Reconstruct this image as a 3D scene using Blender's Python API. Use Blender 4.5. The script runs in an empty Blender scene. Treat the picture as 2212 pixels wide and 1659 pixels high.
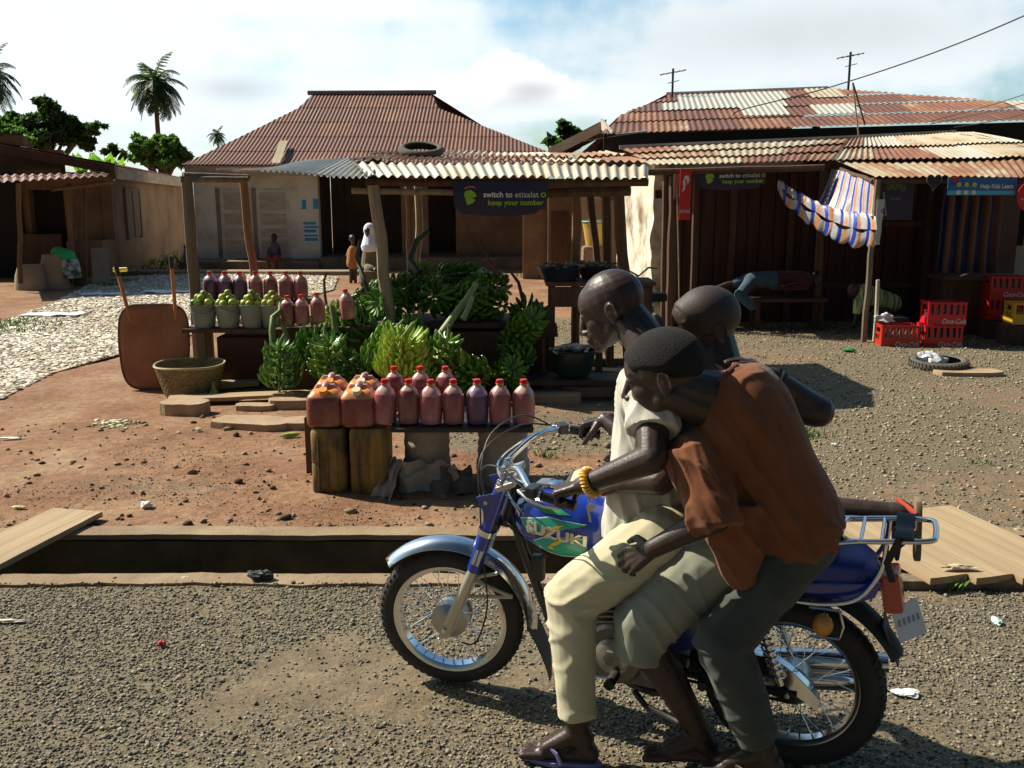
import bpy, bmesh, math, random
import numpy as np
from mathutils import Vector, Matrix, Euler, noise, Quaternion
from mathutils.bvhtree import BVHTree
random.seed(7)
RNG = np.random.default_rng(7)
R = math.radians
C = bpy.context.scene.collection
PI = math.pi

# ------------------------------------------------------------------ camera maths
FPX = 2029.0
TH = R(11.5)
CH = 1.93
def ray(px, py):
    u = (px - 1106) / FPX; v = (829.5 - py) / FPX
    return Vector((u, math.cos(TH) + v*math.sin(TH), -math.sin(TH) + v*math.cos(TH)))
def at(px, py, Y):
    d = ray(px, py); t = Y / d.y
    return Vector((d.x*t, Y, CH + d.z*t))
def gnd(px, py, z=0.0):
    d = ray(px, py); t = (z - CH) / d.z
    return Vector((d.x*t, d.y*t, z))
BO = Vector((0.95, 2.93, 0)); BF = Vector((-.9165, .40, 0)); BL = Vector((-.40, -.9165, 0))
BROT = math.atan2(.40, -.9165)
def bk(px, py, l):
    d = ray(px, py)
    t = (l + BO.dot(BL)) / d.dot(BL)
    p = d*t + Vector((0, 0, CH)) - BO
    return Vector((p.dot(BF), l, p.z))

# ------------------------------------------------------------------ materials
MATS = {}
def nodes(m):
    m.use_nodes = True
    return m.node_tree.nodes, m.node_tree.links
def mat(name, c1, c2=None, scale=5, rough=.6, metal=0, bump=0, bscale=60, stretch=(1, 1, 1), c3=None,
        bstretch=None, rnd=0, spec=.5, sharp=.25, coat=0, detail=6, island=0, uv=False, bdist=.01, trans=0, sheen=0, rrange=0):
    if name in MATS: return MATS[name]
    m = bpy.data.materials.new(name); N, K = nodes(m)
    b = N['Principled BSDF']
    b.inputs['Roughness'].default_value = rough
    b.inputs['Metallic'].default_value = metal
    b.inputs['Specular IOR Level'].default_value = spec
    b.inputs['Coat Weight'].default_value = coat
    b.inputs['Coat Roughness'].default_value = .08
    if sheen: b.inputs['Sheen Weight'].default_value = sheen
    if trans: b.inputs['Transmission Weight'].default_value = trans
    tc = N.new('ShaderNodeTexCoord')
    mp = N.new('ShaderNodeMapping'); mp.inputs['Scale'].default_value = stretch
    K.new(tc.outputs['UV' if uv else 'Object'], mp.inputs['Vector'])
    base = None
    if c2 is None:
        b.inputs['Base Color'].default_value = (*c1, 1)
    else:
        n = N.new('ShaderNodeTexNoise'); n.inputs['Scale'].default_value = scale; n.inputs['Detail'].default_value = detail
        n.inputs['Roughness'].default_value = .62
        K.new(mp.outputs[0], n.inputs['Vector'])
        r = N.new('ShaderNodeValToRGB'); e = r.color_ramp.elements
        e[0].position = .5 - sharp; e[0].color = (*c1, 1); e[1].position = .5 + sharp; e[1].color = (*c2, 1)
        if c3: x = e.new(.5); x.color = (*c3, 1)
        fac = n.outputs['Fac']
        if island:
            g = N.new('ShaderNodeNewGeometry'); mx = N.new('ShaderNodeMix'); mx.inputs[0].default_value = island
            K.new(n.outputs['Fac'], mx.inputs[2]); K.new(g.outputs['Random Per Island'], mx.inputs[3]); fac = mx.outputs[0]
        K.new(fac, r.inputs[0]); base = r.outputs[0]
        if rrange:
            ma = N.new('ShaderNodeMapRange'); ma.inputs[3].default_value = rough - rrange; ma.inputs[4].default_value = rough + rrange
            K.new(n.outputs['Fac'], ma.inputs[0]); K.new(ma.outputs[0], b.inputs['Roughness'])
    if rnd:
        oi = N.new('ShaderNodeObjectInfo'); hs = N.new('ShaderNodeHueSaturation')
        if base: K.new(base, hs.inputs['Color'])
        else: hs.inputs['Color'].default_value = (*c1, 1)
        mr = N.new('ShaderNodeMapRange'); mr.inputs[3].default_value = 1 - rnd; mr.inputs[4].default_value = 1 + rnd
        K.new(oi.outputs['Random'], mr.inputs[0]); K.new(mr.outputs[0], hs.inputs['Value'])
        mr2 = N.new('ShaderNodeMapRange'); mr2.inputs[3].default_value = .5 + rnd*.05; mr2.inputs[4].default_value = .5 - rnd*.05
        K.new(oi.outputs['Random'], mr2.inputs[0]); K.new(mr2.outputs[0], hs.inputs['Hue'])
        base = hs.outputs[0]
    if base: K.new(base, b.inputs['Base Color'])
    if bump:
        n2 = N.new('ShaderNodeTexNoise'); n2.inputs['Scale'].default_value = bscale; n2.inputs['Detail'].default_value = 5
        if bstretch:
            m2 = N.new('ShaderNodeMapping'); m2.inputs['Scale'].default_value = bstretch
            K.new(tc.outputs['UV' if uv else 'Object'], m2.inputs['Vector']); K.new(m2.outputs[0], n2.inputs['Vector'])
        else: K.new(mp.outputs[0], n2.inputs['Vector'])
        bp = N.new('ShaderNodeBump'); bp.inputs['Strength'].default_value = bump; bp.inputs['Distance'].default_value = bdist
        K.new(n2.outputs['Fac'], bp.inputs['Height']); K.new(bp.outputs[0], b.inputs['Normal'])
    MATS[name] = m
    return m

def sheet_mat(name, bias):
    """corrugated iron: zinc going to rust; 'tone' attribute per sheet, streaks running down the slope"""
    m = bpy.data.materials.new(name); N, K = nodes(m); b = N['Principled BSDF']
    b.inputs['Roughness'].default_value = .62; b.inputs['Metallic'].default_value = .12
    at_ = N.new('ShaderNodeAttribute'); at_.attribute_name = 'tone'
    tc = N.new('ShaderNodeTexCoord')
    mp = N.new('ShaderNodeMapping'); mp.inputs['Scale'].default_value = (1.9, .32, 1); K.new(tc.outputs['UV'], mp.inputs[0])
    n = N.new('ShaderNodeTexNoise'); n.inputs['Scale'].default_value = 1.6; n.inputs['Detail'].default_value = 8; n.inputs['Roughness'].default_value = .7
    K.new(mp.outputs[0], n.inputs[0])
    mp2 = N.new('ShaderNodeMapping'); mp2.inputs['Scale'].default_value = (1, 1, 1); K.new(tc.outputs['UV'], mp2.inputs[0])
    n2 = N.new('ShaderNodeTexNoise'); n2.inputs['Scale'].default_value = 2.2; n2.inputs['Detail'].default_value = 8; K.new(mp2.outputs[0], n2.inputs[0])
    a = N.new('ShaderNodeMath'); a.operation = 'MULTIPLY_ADD'; a.inputs[1].default_value = .9; K.new(n.outputs[0], a.inputs[0]); K.new(at_.outputs['Fac'], a.inputs[2])
    a2 = N.new('ShaderNodeMath'); a2.operation = 'MULTIPLY_ADD'; a2.inputs[1].default_value = .5; K.new(n2.outputs[0], a2.inputs[0]); K.new(a.outputs[0], a2.inputs[2])
    a3 = N.new('ShaderNodeMath'); a3.operation = 'ADD'; a3.inputs[1].default_value = bias - .7; K.new(a2.outputs[0], a3.inputs[0])
    r = N.new('ShaderNodeValToRGB'); e = r.color_ramp.elements
    e[0].position = .14; e[0].color = (.42, .42, .37, 1)
    e[1].position = .95; e[1].color = (.14, .053, .028, 1)
    for p, c in ((.28, (.43, .37, .265)), (.46, (.37, .29, .185)), (.55, (.30, .15, .072)), (.72, (.22, .088, .042))):
        x = e.new(p); x.color = (*c, 1)
    K.new(a3.outputs[0], r.inputs[0]); K.new(r.outputs[0], b.inputs['Base Color'])
    n3 = N.new('ShaderNodeTexNoise'); n3.inputs['Scale'].default_value = 30; K.new(mp.outputs[0], n3.inputs[0])
    bp = N.new('ShaderNodeBump'); bp.inputs['Strength'].default_value = .35; bp.inputs['Distance'].default_value = .004
    K.new(n3.outputs[0], bp.inputs['Height']); K.new(bp.outputs[0], b.inputs['Normal'])
    return m

# ------------------------------------------------------------------ mesh builder
class MB:
    def __init__(s): s.v = []; s.f = []; s.uv = []; s.tone = []; s.t = 0.; s.sm = True
    def add(s, vs, fs, uvs=None):
        o = len(s.v); s.v += [tuple(p) for p in vs]; s.f += [tuple(i + o for i in f) for f in fs]
        s.uv += (uvs if uvs else [(0, 0)]*len(vs)); s.tone += [s.t]*len(vs)
        return s
    def box(s, c, d, rot=None, taper=1):
        x, y, z = d[0]/2, d[1]/2, d[2]/2
        vs = [Vector((sx*x*(taper if sz > 0 else 1), sy*y*(taper if sz > 0 else 1), sz*z)) for sz in (-1, 1) for sy in (-1, 1) for sx in (-1, 1)]
        if rot is not None:
            q = rot if isinstance(rot, (Quaternion, Matrix)) else Euler(rot).to_matrix()
            vs = [q @ p for p in vs]
        vs = [p + Vector(c) for p in vs]
        return s.add(vs, [(0, 2, 3, 1), (4, 5, 7, 6), (0, 1, 5, 4), (2, 6, 7, 3), (0, 4, 6, 2), (1, 3, 7, 5)])
    def tube(s, pts, rad, n=8, cap=True, flat=None):
        pts = [Vector(p) for p in pts]
        if not isinstance(rad, (list, tuple)): rad = [rad]*len(pts)
        vs = []; fs = []; up = None; k = len(pts)
        for i, p in enumerate(pts):
            t = (pts[min(i+1, k-1)] - pts[max(i-1, 0)]).normalized()
            if up is None:
                up = Vector((0, 0, 1)) if abs(t.z) < .9 else Vector((1, 0, 0))
            x = t.cross(up)
            if x.length < 1e-4: x = t.cross(Vector((0, 1, 0)))
            x.normalize(); y = x.cross(t).normalized(); up = y
            for j in range(n):
                a = 2*PI*j/n
                vs.append(p + rad[i]*(math.cos(a)*x + math.sin(a)*y*(flat or 1)))
        for i in range(k-1):
            for j in range(n):
                j2 = (j+1) % n
                fs.append((i*n+j, i*n+j2, (i+1)*n+j2, (i+1)*n+j))
        if cap: fs += [tuple(range(n-1, -1, -1)), tuple((k-1)*n + j for j in range(n))]
        return s.add(vs, fs)
    def lathe(s, prof, n=24, M=None, closed=False, sq=0):
        """prof: (r,z) list about local z; sq>0 squares the section"""
        vs = []; fs = []; k = len(prof)
        for (r, z) in prof:
            for j in range(n):
                a = 2*PI*j/n; c, d = math.cos(a), math.sin(a)
                if sq:
                    w = 1/((abs(c)**sq + abs(d)**sq)**(1/sq)); c *= w; d *= w
                vs.append(Vector((r*c, r*d, z)))
        for i in range(k if closed else k-1):
            i2 = (i+1) % k
            for j in range(n):
                j2 = (j+1) % n
                fs.append((i*n+j, i*n+j2, i2*n+j2, i2*n+j))
        if not closed:
            if prof[0][0] > 1e-5: fs.append(tuple(range(n-1, -1, -1)))
            if prof[-1][0] > 1e-5: fs.append(tuple((k-1)*n + j for j in range(n)))
        if M is not None: vs = [M @ p for p in vs]
        return s.add(vs, fs)
    def grid(s, fn, nu, nv, uvf=None):
        vs = [fn(i/nu, j/nv) for j in range(nv+1) for i in range(nu+1)]
        fs = [(j*(nu+1)+i, j*(nu+1)+i+1, (j+1)*(nu+1)+i+1, (j+1)*(nu+1)+i) for j in range(nv) for i in range(nu)]
        uvs = [(uvf(i/nu, j/nv) if uvf else (i/nu, j/nv)) for j in range(nv+1) for i in range(nu+1)]
        return s.add(vs, fs, uvs)
    def slab(s, fn, nu, nv, th, uvf=None):
        """a grid with thickness th (Vector)"""
        th = Vector(th); o = len(s.v)
        s.grid(fn, nu, nv, uvf); s.grid(lambda a, b: Vector(fn(a, b)) + th, nu, nv, uvf)
        n = (nu+1)*(nv+1); w = nu+1
        for i in range(nu):
            s.f.append((o+i, o+n+i, o+n+i+1, o+i+1)); b = o+nv*w
            s.f.append((b+i+1, b+n+i+1, b+n+i, b+i))
        for j in range(nv):
            s.f.append((o+(j+1)*w, o+n+(j+1)*w, o+n+j*w, o+j*w)); b = o+nu
            s.f.append((b+j*w, b+n+j*w, b+n+(j+1)*w, b+(j+1)*w))
        return s
    def ball(s, c, r, nu=12, nv=8, M=None):
        rr = Vector(r) if isinstance(r, (tuple, list, Vector)) else Vector((r, r, r))
        vs = []; 
        for j in range(nv+1):
            th = PI*j/nv
            for i in range(nu):
                a = 2*PI*i/nu
                p = Vector((rr.x*math.sin(th)*math.cos(a), rr.y*math.sin(th)*math.sin(a), rr.z*math.cos(th)))
                if M is not None: p = M @ p
                vs.append(p + Vector(c))
        fs = [(j*nu+i, (j+1)*nu+i, (j+1)*nu+(i+1) % nu, j*nu+(i+1) % nu) for j in range(nv) for i in range(nu)]
        return s.add(vs, fs)
    def build(s, name, m, parent=None, smooth=True, bevel=0, angle=40):
        me = bpy.data.meshes.new(name)
        me.from_pydata(s.v, [], s.f); me.update()
        if any(u != (0, 0) for u in s.uv[:4000]):
            ul = me.uv_layers.new(name='UVMap'); li = np.empty(len(me.loops), dtype=np.int32); me.loops.foreach_get('vertex_index', li)
            ul.data.foreach_set('uv', np.array(s.uv, dtype=np.float32)[li].ravel())
        if any(s.tone):
            a = me.attributes.new('tone', 'FLOAT', 'POINT'); a.data.foreach_set('value', np.array(s.tone, dtype=np.float32))
        bm = bmesh.new(); bm.from_mesh(me)
        bmesh.ops.remove_doubles(bm, verts=bm.verts, dist=1e-5)
        bmesh.ops.recalc_face_normals(bm, faces=bm.faces)
        if bevel:
            ed = [e for e in bm.edges if len(e.link_faces) == 2 and e.calc_face_angle(0) > R(30)]
            bmesh.ops.bevel(bm, geom=ed, offset=bevel, segments=2, affect='EDGES', profile=.6, clamp_overlap=True)
        bm.to_mesh(me); bm.free()
        return finish(name, me, m, parent, smooth, angle)

def finish(name, me, m, parent=None, smooth=True, angle=40):
    me.materials.append(m)
    if smooth:
        me.shade_smooth()
        try: me.set_sharp_from_angle(angle=R(angle))
        except Exception: pass
    o = bpy.data.objects.new(name, me); C.objects.link(o)
    if parent is not None: o.parent = parent
    return o
def tag(o, label=None, cat=None, group=None, kind=None):
    if label: o['label'] = label
    if cat: o['category'] = cat
    if group: o['group'] = group
    if kind: o['kind'] = kind
    return o
def thing(name, label, cat, loc=(0, 0, 0), rz=0, group=None, rot=None):
    o = bpy.data.objects.new(name, None); C.objects.link(o); o.empty_display_size = .1
    o.location = loc; o.rotation_euler = rot if rot else (0, 0, rz)
    return tag(o, label, cat, group)
def dup(root, loc=None, rot=None, label=None, group=None, scale=None):
    r = root.copy(); C.objects.link(r)
    if loc is not None: r.location = loc
    if rot is not None: r.rotation_euler = rot
    if scale is not None: r.scale = scale if hasattr(scale, '__len__') else (scale,)*3
    if label: r['label'] = label
    if group: r['group'] = group
    for ch in list(root.children):
        c = ch.copy(); C.objects.link(c); c.parent = r
        for g in list(ch.children):
            d = g.copy(); C.objects.link(d); d.parent = c
    return r
def nz(x, y, z=0, s=1): return noise.noise(Vector((x*s, y*s, z*s)))
def lerp(a, b, t): return a + (b - a)*t
ORD = ['first', 'second', 'third', 'fourth', 'fifth', 'sixth', 'seventh', 'eighth', 'ninth', 'tenth', 'eleventh', 'twelfth',
       'thirteenth', 'fourteenth', 'fifteenth', 'sixteenth', 'seventeenth', 'eighteenth', 'nineteenth', 'twentieth']
def text_mesh(body, size, ext=.001, shear=0, sx=1, bold=0):
    cu = bpy.data.curves.new('t', 'FONT'); cu.body = body; cu.size = size; cu.extrude = ext; cu.shear = shear; cu.resolution_u = 3
    cu.align_x = 'CENTER'; cu.align_y = 'CENTER'; cu.offset = bold
    o = bpy.data.objects.new('t', cu); C.objects.link(o)
    dg = bpy.context.evaluated_depsgraph_get(); me = bpy.data.meshes.new_from_object(o.evaluated_get(dg))
    bpy.data.objects.remove(o); bpy.data.curves.remove(cu)
    for v in me.vertices: v.co.x *= sx
    return me
def text_part(body, size, m, parent, M, name='lettering', **k):
    """text in its own xy plane, placed by matrix M in the parent's frame"""
    me = text_mesh(body, size, **k)
    me.transform(M)
    o = finish(name, me, m, parent, False)
    return o

# smooth union of primitives -> one continuous surface
def blob(name, prims, voxel, m, parent=None, smooth=4, fold=None, xf=None):
    mb = MB()
    for p in prims:
        if p[0] == 'c':       # tapered capsule with round ends
            a, b, r1, r2 = Vector(p[1]), Vector(p[2]), p[3], p[4]
            fl = p[5] if len(p) > 5 else (1, 1)
            d = b - a; L = max(d.length, 1e-5); t = d / L
            pts = []; rad = []
            for k in (-80, -55, -30): pts.append(a + t*r1*math.sin(R(k))); rad.append(r1*math.cos(R(k)))
            for k in (0, .25, .5, .75, 1): pts.append(lerp(a, b, k)); rad.append(lerp(r1, r2, k))
            for k in (30, 55, 80): pts.append(b + t*r2*math.sin(R(k))); rad.append(r2*math.cos(R(k)))
            mb.tube(pts, rad, 14)
        elif p[0] == 'f':     # chain with flat open-looking ends: list of pts, radii
            mb.tube(p[1], p[2], 20)
        elif p[0] == 'e':
            mb.ball(p[1], p[2], 18, 12, p[3] if len(p) > 3 else None)
        elif p[0] == 'l':     # loft of ellipse sections: (centre, xaxis*rx, yaxis*ry)
            secs = p[1]; n = 28; vs = []; fs = []; q = p[2] if len(p) > 2 else 2
            for (c, X, Y) in secs:
                for j in range(n):
                    a_ = 2*PI*j/n; ca, sa = math.cos(a_), math.sin(a_)
                    w = 1/((abs(ca)**q + abs(sa)**q)**(1/q))
                    vs.append(Vector(c) + w*ca*Vector(X) + w*sa*Vector(Y))
            for i in range(len(secs)-1):
                for j in range(n): fs.append((i*n+j, i*n+(j+1) % n, (i+1)*n+(j+1) % n, (i+1)*n+j))
            fs += [tuple(range(n-1, -1, -1)), tuple((len(secs)-1)*n + j for j in range(n))]
            mb.add(vs, fs)
    me = bpy.data.meshes.new(name + '_raw'); me.from_pydata(mb.v, [], mb.f)
    bm = bmesh.new(); bm.from_mesh(me); bmesh.ops.recalc_face_normals(bm, faces=bm.faces); bm.to_mesh(me); bm.free()
    o = bpy.data.objects.new('tmp', me); C.objects.link(o)
    md = o.modifiers.new('r', 'REMESH'); md.mode = 'VOXEL'; md.voxel_size = voxel; md.adaptivity = 0
    if smooth:
        ms = o.modifiers.new('s', 'SMOOTH'); ms.factor = .6; ms.iterations = smooth
    dg = bpy.context.evaluated_depsgraph_get(); out = bpy.data.meshes.new_from_object(o.evaluated_get(dg))
    bpy.data.objects.remove(o); bpy.data.meshes.remove(me)
    out.name = name
    if fold:
        n = len(out.vertices); co = np.empty(n*3, dtype=np.float32); no = np.empty(n*3, dtype=np.float32)
        out.vertices.foreach_get('co', co); out.vertex_normals.foreach_get('vector', no)
        co = co.reshape(-1, 3); no = no.reshape(-1, 3)
        d = np.array([fold(Vector(c)) for c in co.tolist()], dtype=np.float32)
        co += no*d[:, None]; out.vertices.foreach_set('co', co.ravel()); out.update()
    out.materials.clear()
    o2 = finish(name, out, m, parent, True, 180)
    return o2
# ------------------------------------------------------------------ camera, light, sky
cam = bpy.data.cameras.new('camera'); cam.sensor_width = 36; cam.lens = FPX/2212*36; cam.clip_end = 2000; cam.clip_start = .05
co_ = bpy.data.objects.new('camera', cam); C.objects.link(co_); co_.location = (0, 0, CH); co_.rotation_euler = (PI/2 - TH, 0, 0)
bpy.context.scene.camera = co_
SUN = Vector((-.915*math.cos(R(43)), .40*math.cos(R(43)), math.sin(R(43)))).normalized()
sl = bpy.data.lights.new('sun', 'SUN'); sl.energy = 5.0; sl.angle = R(.5); sl.color = (1, .92, .76)
so = bpy.data.objects.new('sun', sl); C.objects.link(so); so.rotation_euler = SUN.to_track_quat('Z', 'Y').to_euler()
so.location = (-20, 10, 20)
w = bpy.data.worlds.new('World'); bpy.context.scene.world = w; w.use_nodes = True
N, K = w.node_tree.nodes, w.node_tree.links; bg = N['Background']; bg.inputs['Strength'].default_value = .064
sky = N.new('ShaderNodeTexSky'); sky.sky_type = 'NISHITA'; sky.sun_disc = False; sky.sun_elevation = R(43)
sky.sun_rotation = math.atan2(-.915, .40); sky.dust_density = 1.5; sky.air_density = 1.0; sky.ozone_density = 1.5
tc = N.new('ShaderNodeTexCoord'); sx = N.new('ShaderNodeSeparateXYZ'); K.new(tc.outputs['Generated'], sx.inputs[0])
def mnode(op, a, b=None, c=None, clamp=False):
    n = N.new('ShaderNodeMath'); n.operation = op; n.use_clamp = clamp
    for i, v in enumerate((a, b, c)):
        if v is None: continue
        if isinstance(v, (int, float)): n.inputs[i].default_value = v
        else: K.new(v, n.inputs[i])
    return n.outputs[0]
den = mnode('ADD', mnode('MAXIMUM', sx.outputs[2], 0.0), .12)
cx = mnode('DIVIDE', sx.outputs[0], den); cy = mnode('DIVIDE', sx.outputs[1], den)
cb = N.new('ShaderNodeCombineXYZ'); K.new(cx, cb.inputs[0]); K.new(cy, cb.inputs[1])
n1 = N.new('ShaderNodeTexNoise'); n1.inputs['Scale'].default_value = 1.05; n1.inputs['Detail'].default_value = 9; n1.inputs['Roughness'].default_value = .55
K.new(cb.outputs[0], n1.inputs[0])
# haze of thin cloud, denser towards the left where the sun stands
dotn = N.new('ShaderNodeVectorMath'); dotn.operation = 'DOT_PRODUCT'; K.new(tc.outputs['Generated'], dotn.inputs[0]); dotn.inputs[1].default_value = SUN
near = mnode('POWER', mnode('MAXIMUM', dotn.outputs['Value'], 0.0), 1.6)
def puff(px, py, rx, ry, amp):
    """a cloud in one direction of the sky"""
    d = ray(px, py).normalized(); r_ = Vector((d.y, -d.x, 0)).normalized(); u_ = r_.cross(d)
    def dt(v):
        q = N.new('ShaderNodeVectorMath'); q.operation = 'DOT_PRODUCT'; K.new(tc.outputs['Generated'], q.inputs[0]); q.inputs[1].default_value = v
        return q.outputs['Value']
    a_ = mnode('MULTIPLY', dt(r_), FPX/rx); b_ = mnode('MULTIPLY', dt(u_), FPX/ry)
    f_ = mnode('GREATER_THAN', dt(d), 0.0)
    s_ = mnode('ADD', mnode('POWER', mnode('ABSOLUTE', a_), 2.0), mnode('POWER', mnode('ABSOLUTE', b_), 2.0))
    return mnode('MULTIPLY', mnode('MULTIPLY', mnode('EXPONENT', mnode('MULTIPLY', s_, -1.0)), amp), f_)
n2 = N.new('ShaderNodeTexNoise'); n2.inputs['Scale'].default_value = 11; n2.inputs['Detail'].default_value = 8; n2.inputs['Roughness'].default_value = .55
K.new(tc.outputs['Generated'], n2.inputs[0])
wob = mnode('MULTIPLY', mnode('SUBTRACT', n2.outputs[0], .5), 1.5)
body = mnode('ADD', mnode('ADD', puff(1090, 170, 140, 75, .5), puff(880, 215, 200, 45, .75)), mnode('ADD', puff(1230, 225, 230, 40, .55), puff(1800, 90, 460, 130, 1.15)))
body2 = mnode('ADD', puff(250, 140, 620, 260, .75), puff(740, 10, 240, 25, .6))
cov = mnode('ADD', mnode('ADD', body, body2), mnode('ADD', mnode('MULTIPLY', near, .55), mnode('MULTIPLY', n1.outputs[0], .9)))
cov = mnode('ADD', cov, wob)
low_ = N.new('ShaderNodeMapRange'); low_.interpolation_type = 'SMOOTHSTEP'; low_.inputs[1].default_value = .30; low_.inputs[2].default_value = .50; low_.inputs[3].default_value = 0; low_.inputs[4].default_value = .62; K.new(sx.outputs[2], low_.inputs[0])  # clouds thinned high overhead, out of view, to cut the fill light
cov = mnode('SUBTRACT', cov, low_.outputs[0])
bh_ = N.new('ShaderNodeMapRange'); bh_.interpolation_type = 'SMOOTHSTEP'; bh_.inputs[1].default_value = .35; bh_.inputs[2].default_value = -.25; bh_.inputs[3].default_value = 0; bh_.inputs[4].default_value = .55; K.new(sx.outputs[1], bh_.inputs[0])  # clouds thinned behind the view to cut fill on surfaces facing it
cov = mnode('SUBTRACT', cov, bh_.outputs[0])
mr = N.new('ShaderNodeMapRange'); mr.interpolation_type = 'SMOOTHSTEP'; mr.inputs[1].default_value = .62; mr.inputs[2].default_value = 1.35; K.new(cov, mr.inputs[0])
# cloud brightness: white tops, grey bellies
grey = mnode('ADD', mnode('ADD', puff(1150, 190, 80, 34, .42), puff(510, 192, 75, 26, .5)), mnode('ADD', puff(1760, 70, 420, 75, .40), puff(1000, 218, 170, 18, .22)))
grey = mnode('ADD', grey, mnode('MULTIPLY', wob, .18))
brt = mnode('SUBTRACT', mnode('ADD', 11.0, mnode('MULTIPLY', near, 1.2)), mnode('MULTIPLY', grey, 6.0))
cc = N.new('ShaderNodeCombineXYZ')
K.new(mnode('MULTIPLY', brt, .92), cc.inputs[0]); K.new(mnode('MULTIPLY', brt, 1.0), cc.inputs[1]); K.new(mnode('MULTIPLY', brt, 1.04), cc.inputs[2])
skyb = N.new('ShaderNodeVectorMath'); skyb.operation = 'MULTIPLY'; K.new(sky.outputs[0], skyb.inputs[0])
fr_ = N.new('ShaderNodeMapRange'); fr_.interpolation_type = 'SMOOTHSTEP'; fr_.inputs[1].default_value = -.25; fr_.inputs[2].default_value = .35; fr_.inputs[3].default_value = .40; fr_.inputs[4].default_value = 1.6; K.new(sx.outputs[1], fr_.inputs[0])  # unseen sky behind the view dimmed to cut the fill
fc_ = N.new('ShaderNodeCombineXYZ'); K.new(mnode('MULTIPLY', fr_.outputs[0], .8), fc_.inputs[0]); K.new(fr_.outputs[0], fc_.inputs[1]); K.new(fr_.outputs[0], fc_.inputs[2]); K.new(fc_.outputs[0], skyb.inputs[1])
mx = N.new('ShaderNodeMix'); mx.data_type = 'RGBA'; K.new(mr.outputs[0], mx.inputs[0]); K.new(skyb.outputs[0], mx.inputs[6]); K.new(cc.outputs[0], mx.inputs[7])
n3_ = N.new('ShaderNodeTexNoise'); n3_.inputs['Scale'].default_value = 22; n3_.inputs['Detail'].default_value = 9; n3_.inputs['Roughness'].default_value = .6; K.new(tc.outputs['Generated'], n3_.inputs[0])
cum = mnode('ADD', mnode('ADD', puff(1095, 150, 75, 42, 1.1), puff(1010, 190, 130, 34, .95)), mnode('ADD', puff(1180, 200, 90, 32, .9), puff(880, 215, 120, 22, .7)))
cum = mnode('ADD', cum, mnode('MULTIPLY', mnode('SUBTRACT', n3_.outputs[0], .5), 1.5))
cm_ = N.new('ShaderNodeMapRange'); cm_.interpolation_type = 'SMOOTHSTEP'; cm_.inputs[1].default_value = .35; cm_.inputs[2].default_value = 1.0; K.new(cum, cm_.inputs[0])
bel = mnode('ADD', mnode('MULTIPLY', puff(1150, 196, 85, 30, 1.0), .85), mnode('MULTIPLY', puff(1040, 222, 150, 12, 1.0), .35))
cb_ = mnode('MULTIPLY', mnode('SUBTRACT', 15.0, mnode('MULTIPLY', bel, 8.0)), 1.0)
c3_ = N.new('ShaderNodeCombineXYZ'); K.new(mnode('MULTIPLY', cb_, .97), c3_.inputs[0]); K.new(cb_, c3_.inputs[1]); K.new(mnode('MULTIPLY', cb_, 1.02), c3_.inputs[2])
mx2 = N.new('ShaderNodeMix'); mx2.data_type = 'RGBA'; K.new(cm_.outputs[0], mx2.inputs[0]); K.new(mx.outputs[2], mx2.inputs[6]); K.new(c3_.outputs[0], mx2.inputs[7])
K.new(mx2.outputs[2], bg.inputs['Color'])
vs_ = bpy.context.scene.view_settings; vs_.view_transform = 'Standard'; vs_.look = 'None'; vs_.exposure = .55; vs_.gamma = 1
bpy.context.scene.cycles.max_bounces = 6
bpy.context.scene.cycles.use_denoising = True

# ------------------------------------------------------------------ ground
D0, D1 = 4.54, 5.09        # drain edges
def sst(a, b, x):
    t = min(1, max(0, (x-a)/(b-a))); return t*t*(3-2*t)
def gz(x, y):
    if D0-.14 < y < D1+.16: return 0.0
    h = .022*nz(x, y, 0, .7) + .007*nz(x, y, 3, 3.1) + .003*nz(x, y, 5, 9)
    if y < D0: return h*.6*sst(0, .3, D0-.14-y) - .004
    h *= sst(0, .4, y-D1-.16)
    h += .05*sst(5.4, 6.6, y)*sst(1.0, -.3, abs(x+1.8)-1.9)*sst(9, 7.5, y)
    h += .05*sst(5.6, 8, y)*sst(1.6, 3.5, x)*(.6+nz(x, y, 8, .5))
    if y > 14: h *= .4
    return h
def gravel_w(x, y):
    """how much of the ground is loose gravel rather than red dirt"""
    if y < D0-.12:
        return .9 - .50*sst(.24, .52, nz(x*.7, y*1.2, 2, .9) + .3*nz(x, y, 27, 3.3) + .30*sst(2.95, 2.5, y)*sst(1.2, -1, x))
    e = nz(x, y, 4, .8)*.5 + nz(x, y, 6, 2.5)*.3
    a = sst(.3, 2.0, x + e*1.6 + (y-6)*.10)*sst(16, 13.5, y)
    b = .45*sst(.0, .5, nz(x*.5, y*1.3, 9, 1.0) + .2)*sst(6.9, 5.9, y)
    c = .8*sst(1.1, .3, abs(x-.35)+abs(y-5.55)*.8)
    d = .7*sst(2.2, 1.2, abs(x-.9))*sst(9.6, 7.2, y)*sst(6.4, 7.0, y)
    return min(1, max(a*(.55+.45*sst(-.35, .1, nz(x, y, 12, .7))), b, c, d))
xs = sorted(set([-600, -200, -90, -50, -30] + [round(-20+i*.5, 3) for i in range(28)] + [round(-6+i*.09, 3) for i in range(int(15/.09))] + [round(9+i*.6, 3) for i in range(20)] + [30, 50, 90, 200, 600]))
ys = [-30, -8, -2, 0, 1] + [round(1.5+i*.06, 3) for i in range(int((D0-.07-1.5)/.06))] + [D0-.06, D0-.055, D1+.055, D1+.06] + [round(D1+.10+i*.07, 3) for i in range(int(6/.07))] + [round(11.2+i*.2, 3) for i in range(60)] + [24, 26, 30, 36, 45, 60, 90, 150, 300, 900]
ys = sorted(set(ys))
gm = MB(); W = len(xs); vs = []; fs = []; gw = []
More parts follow.
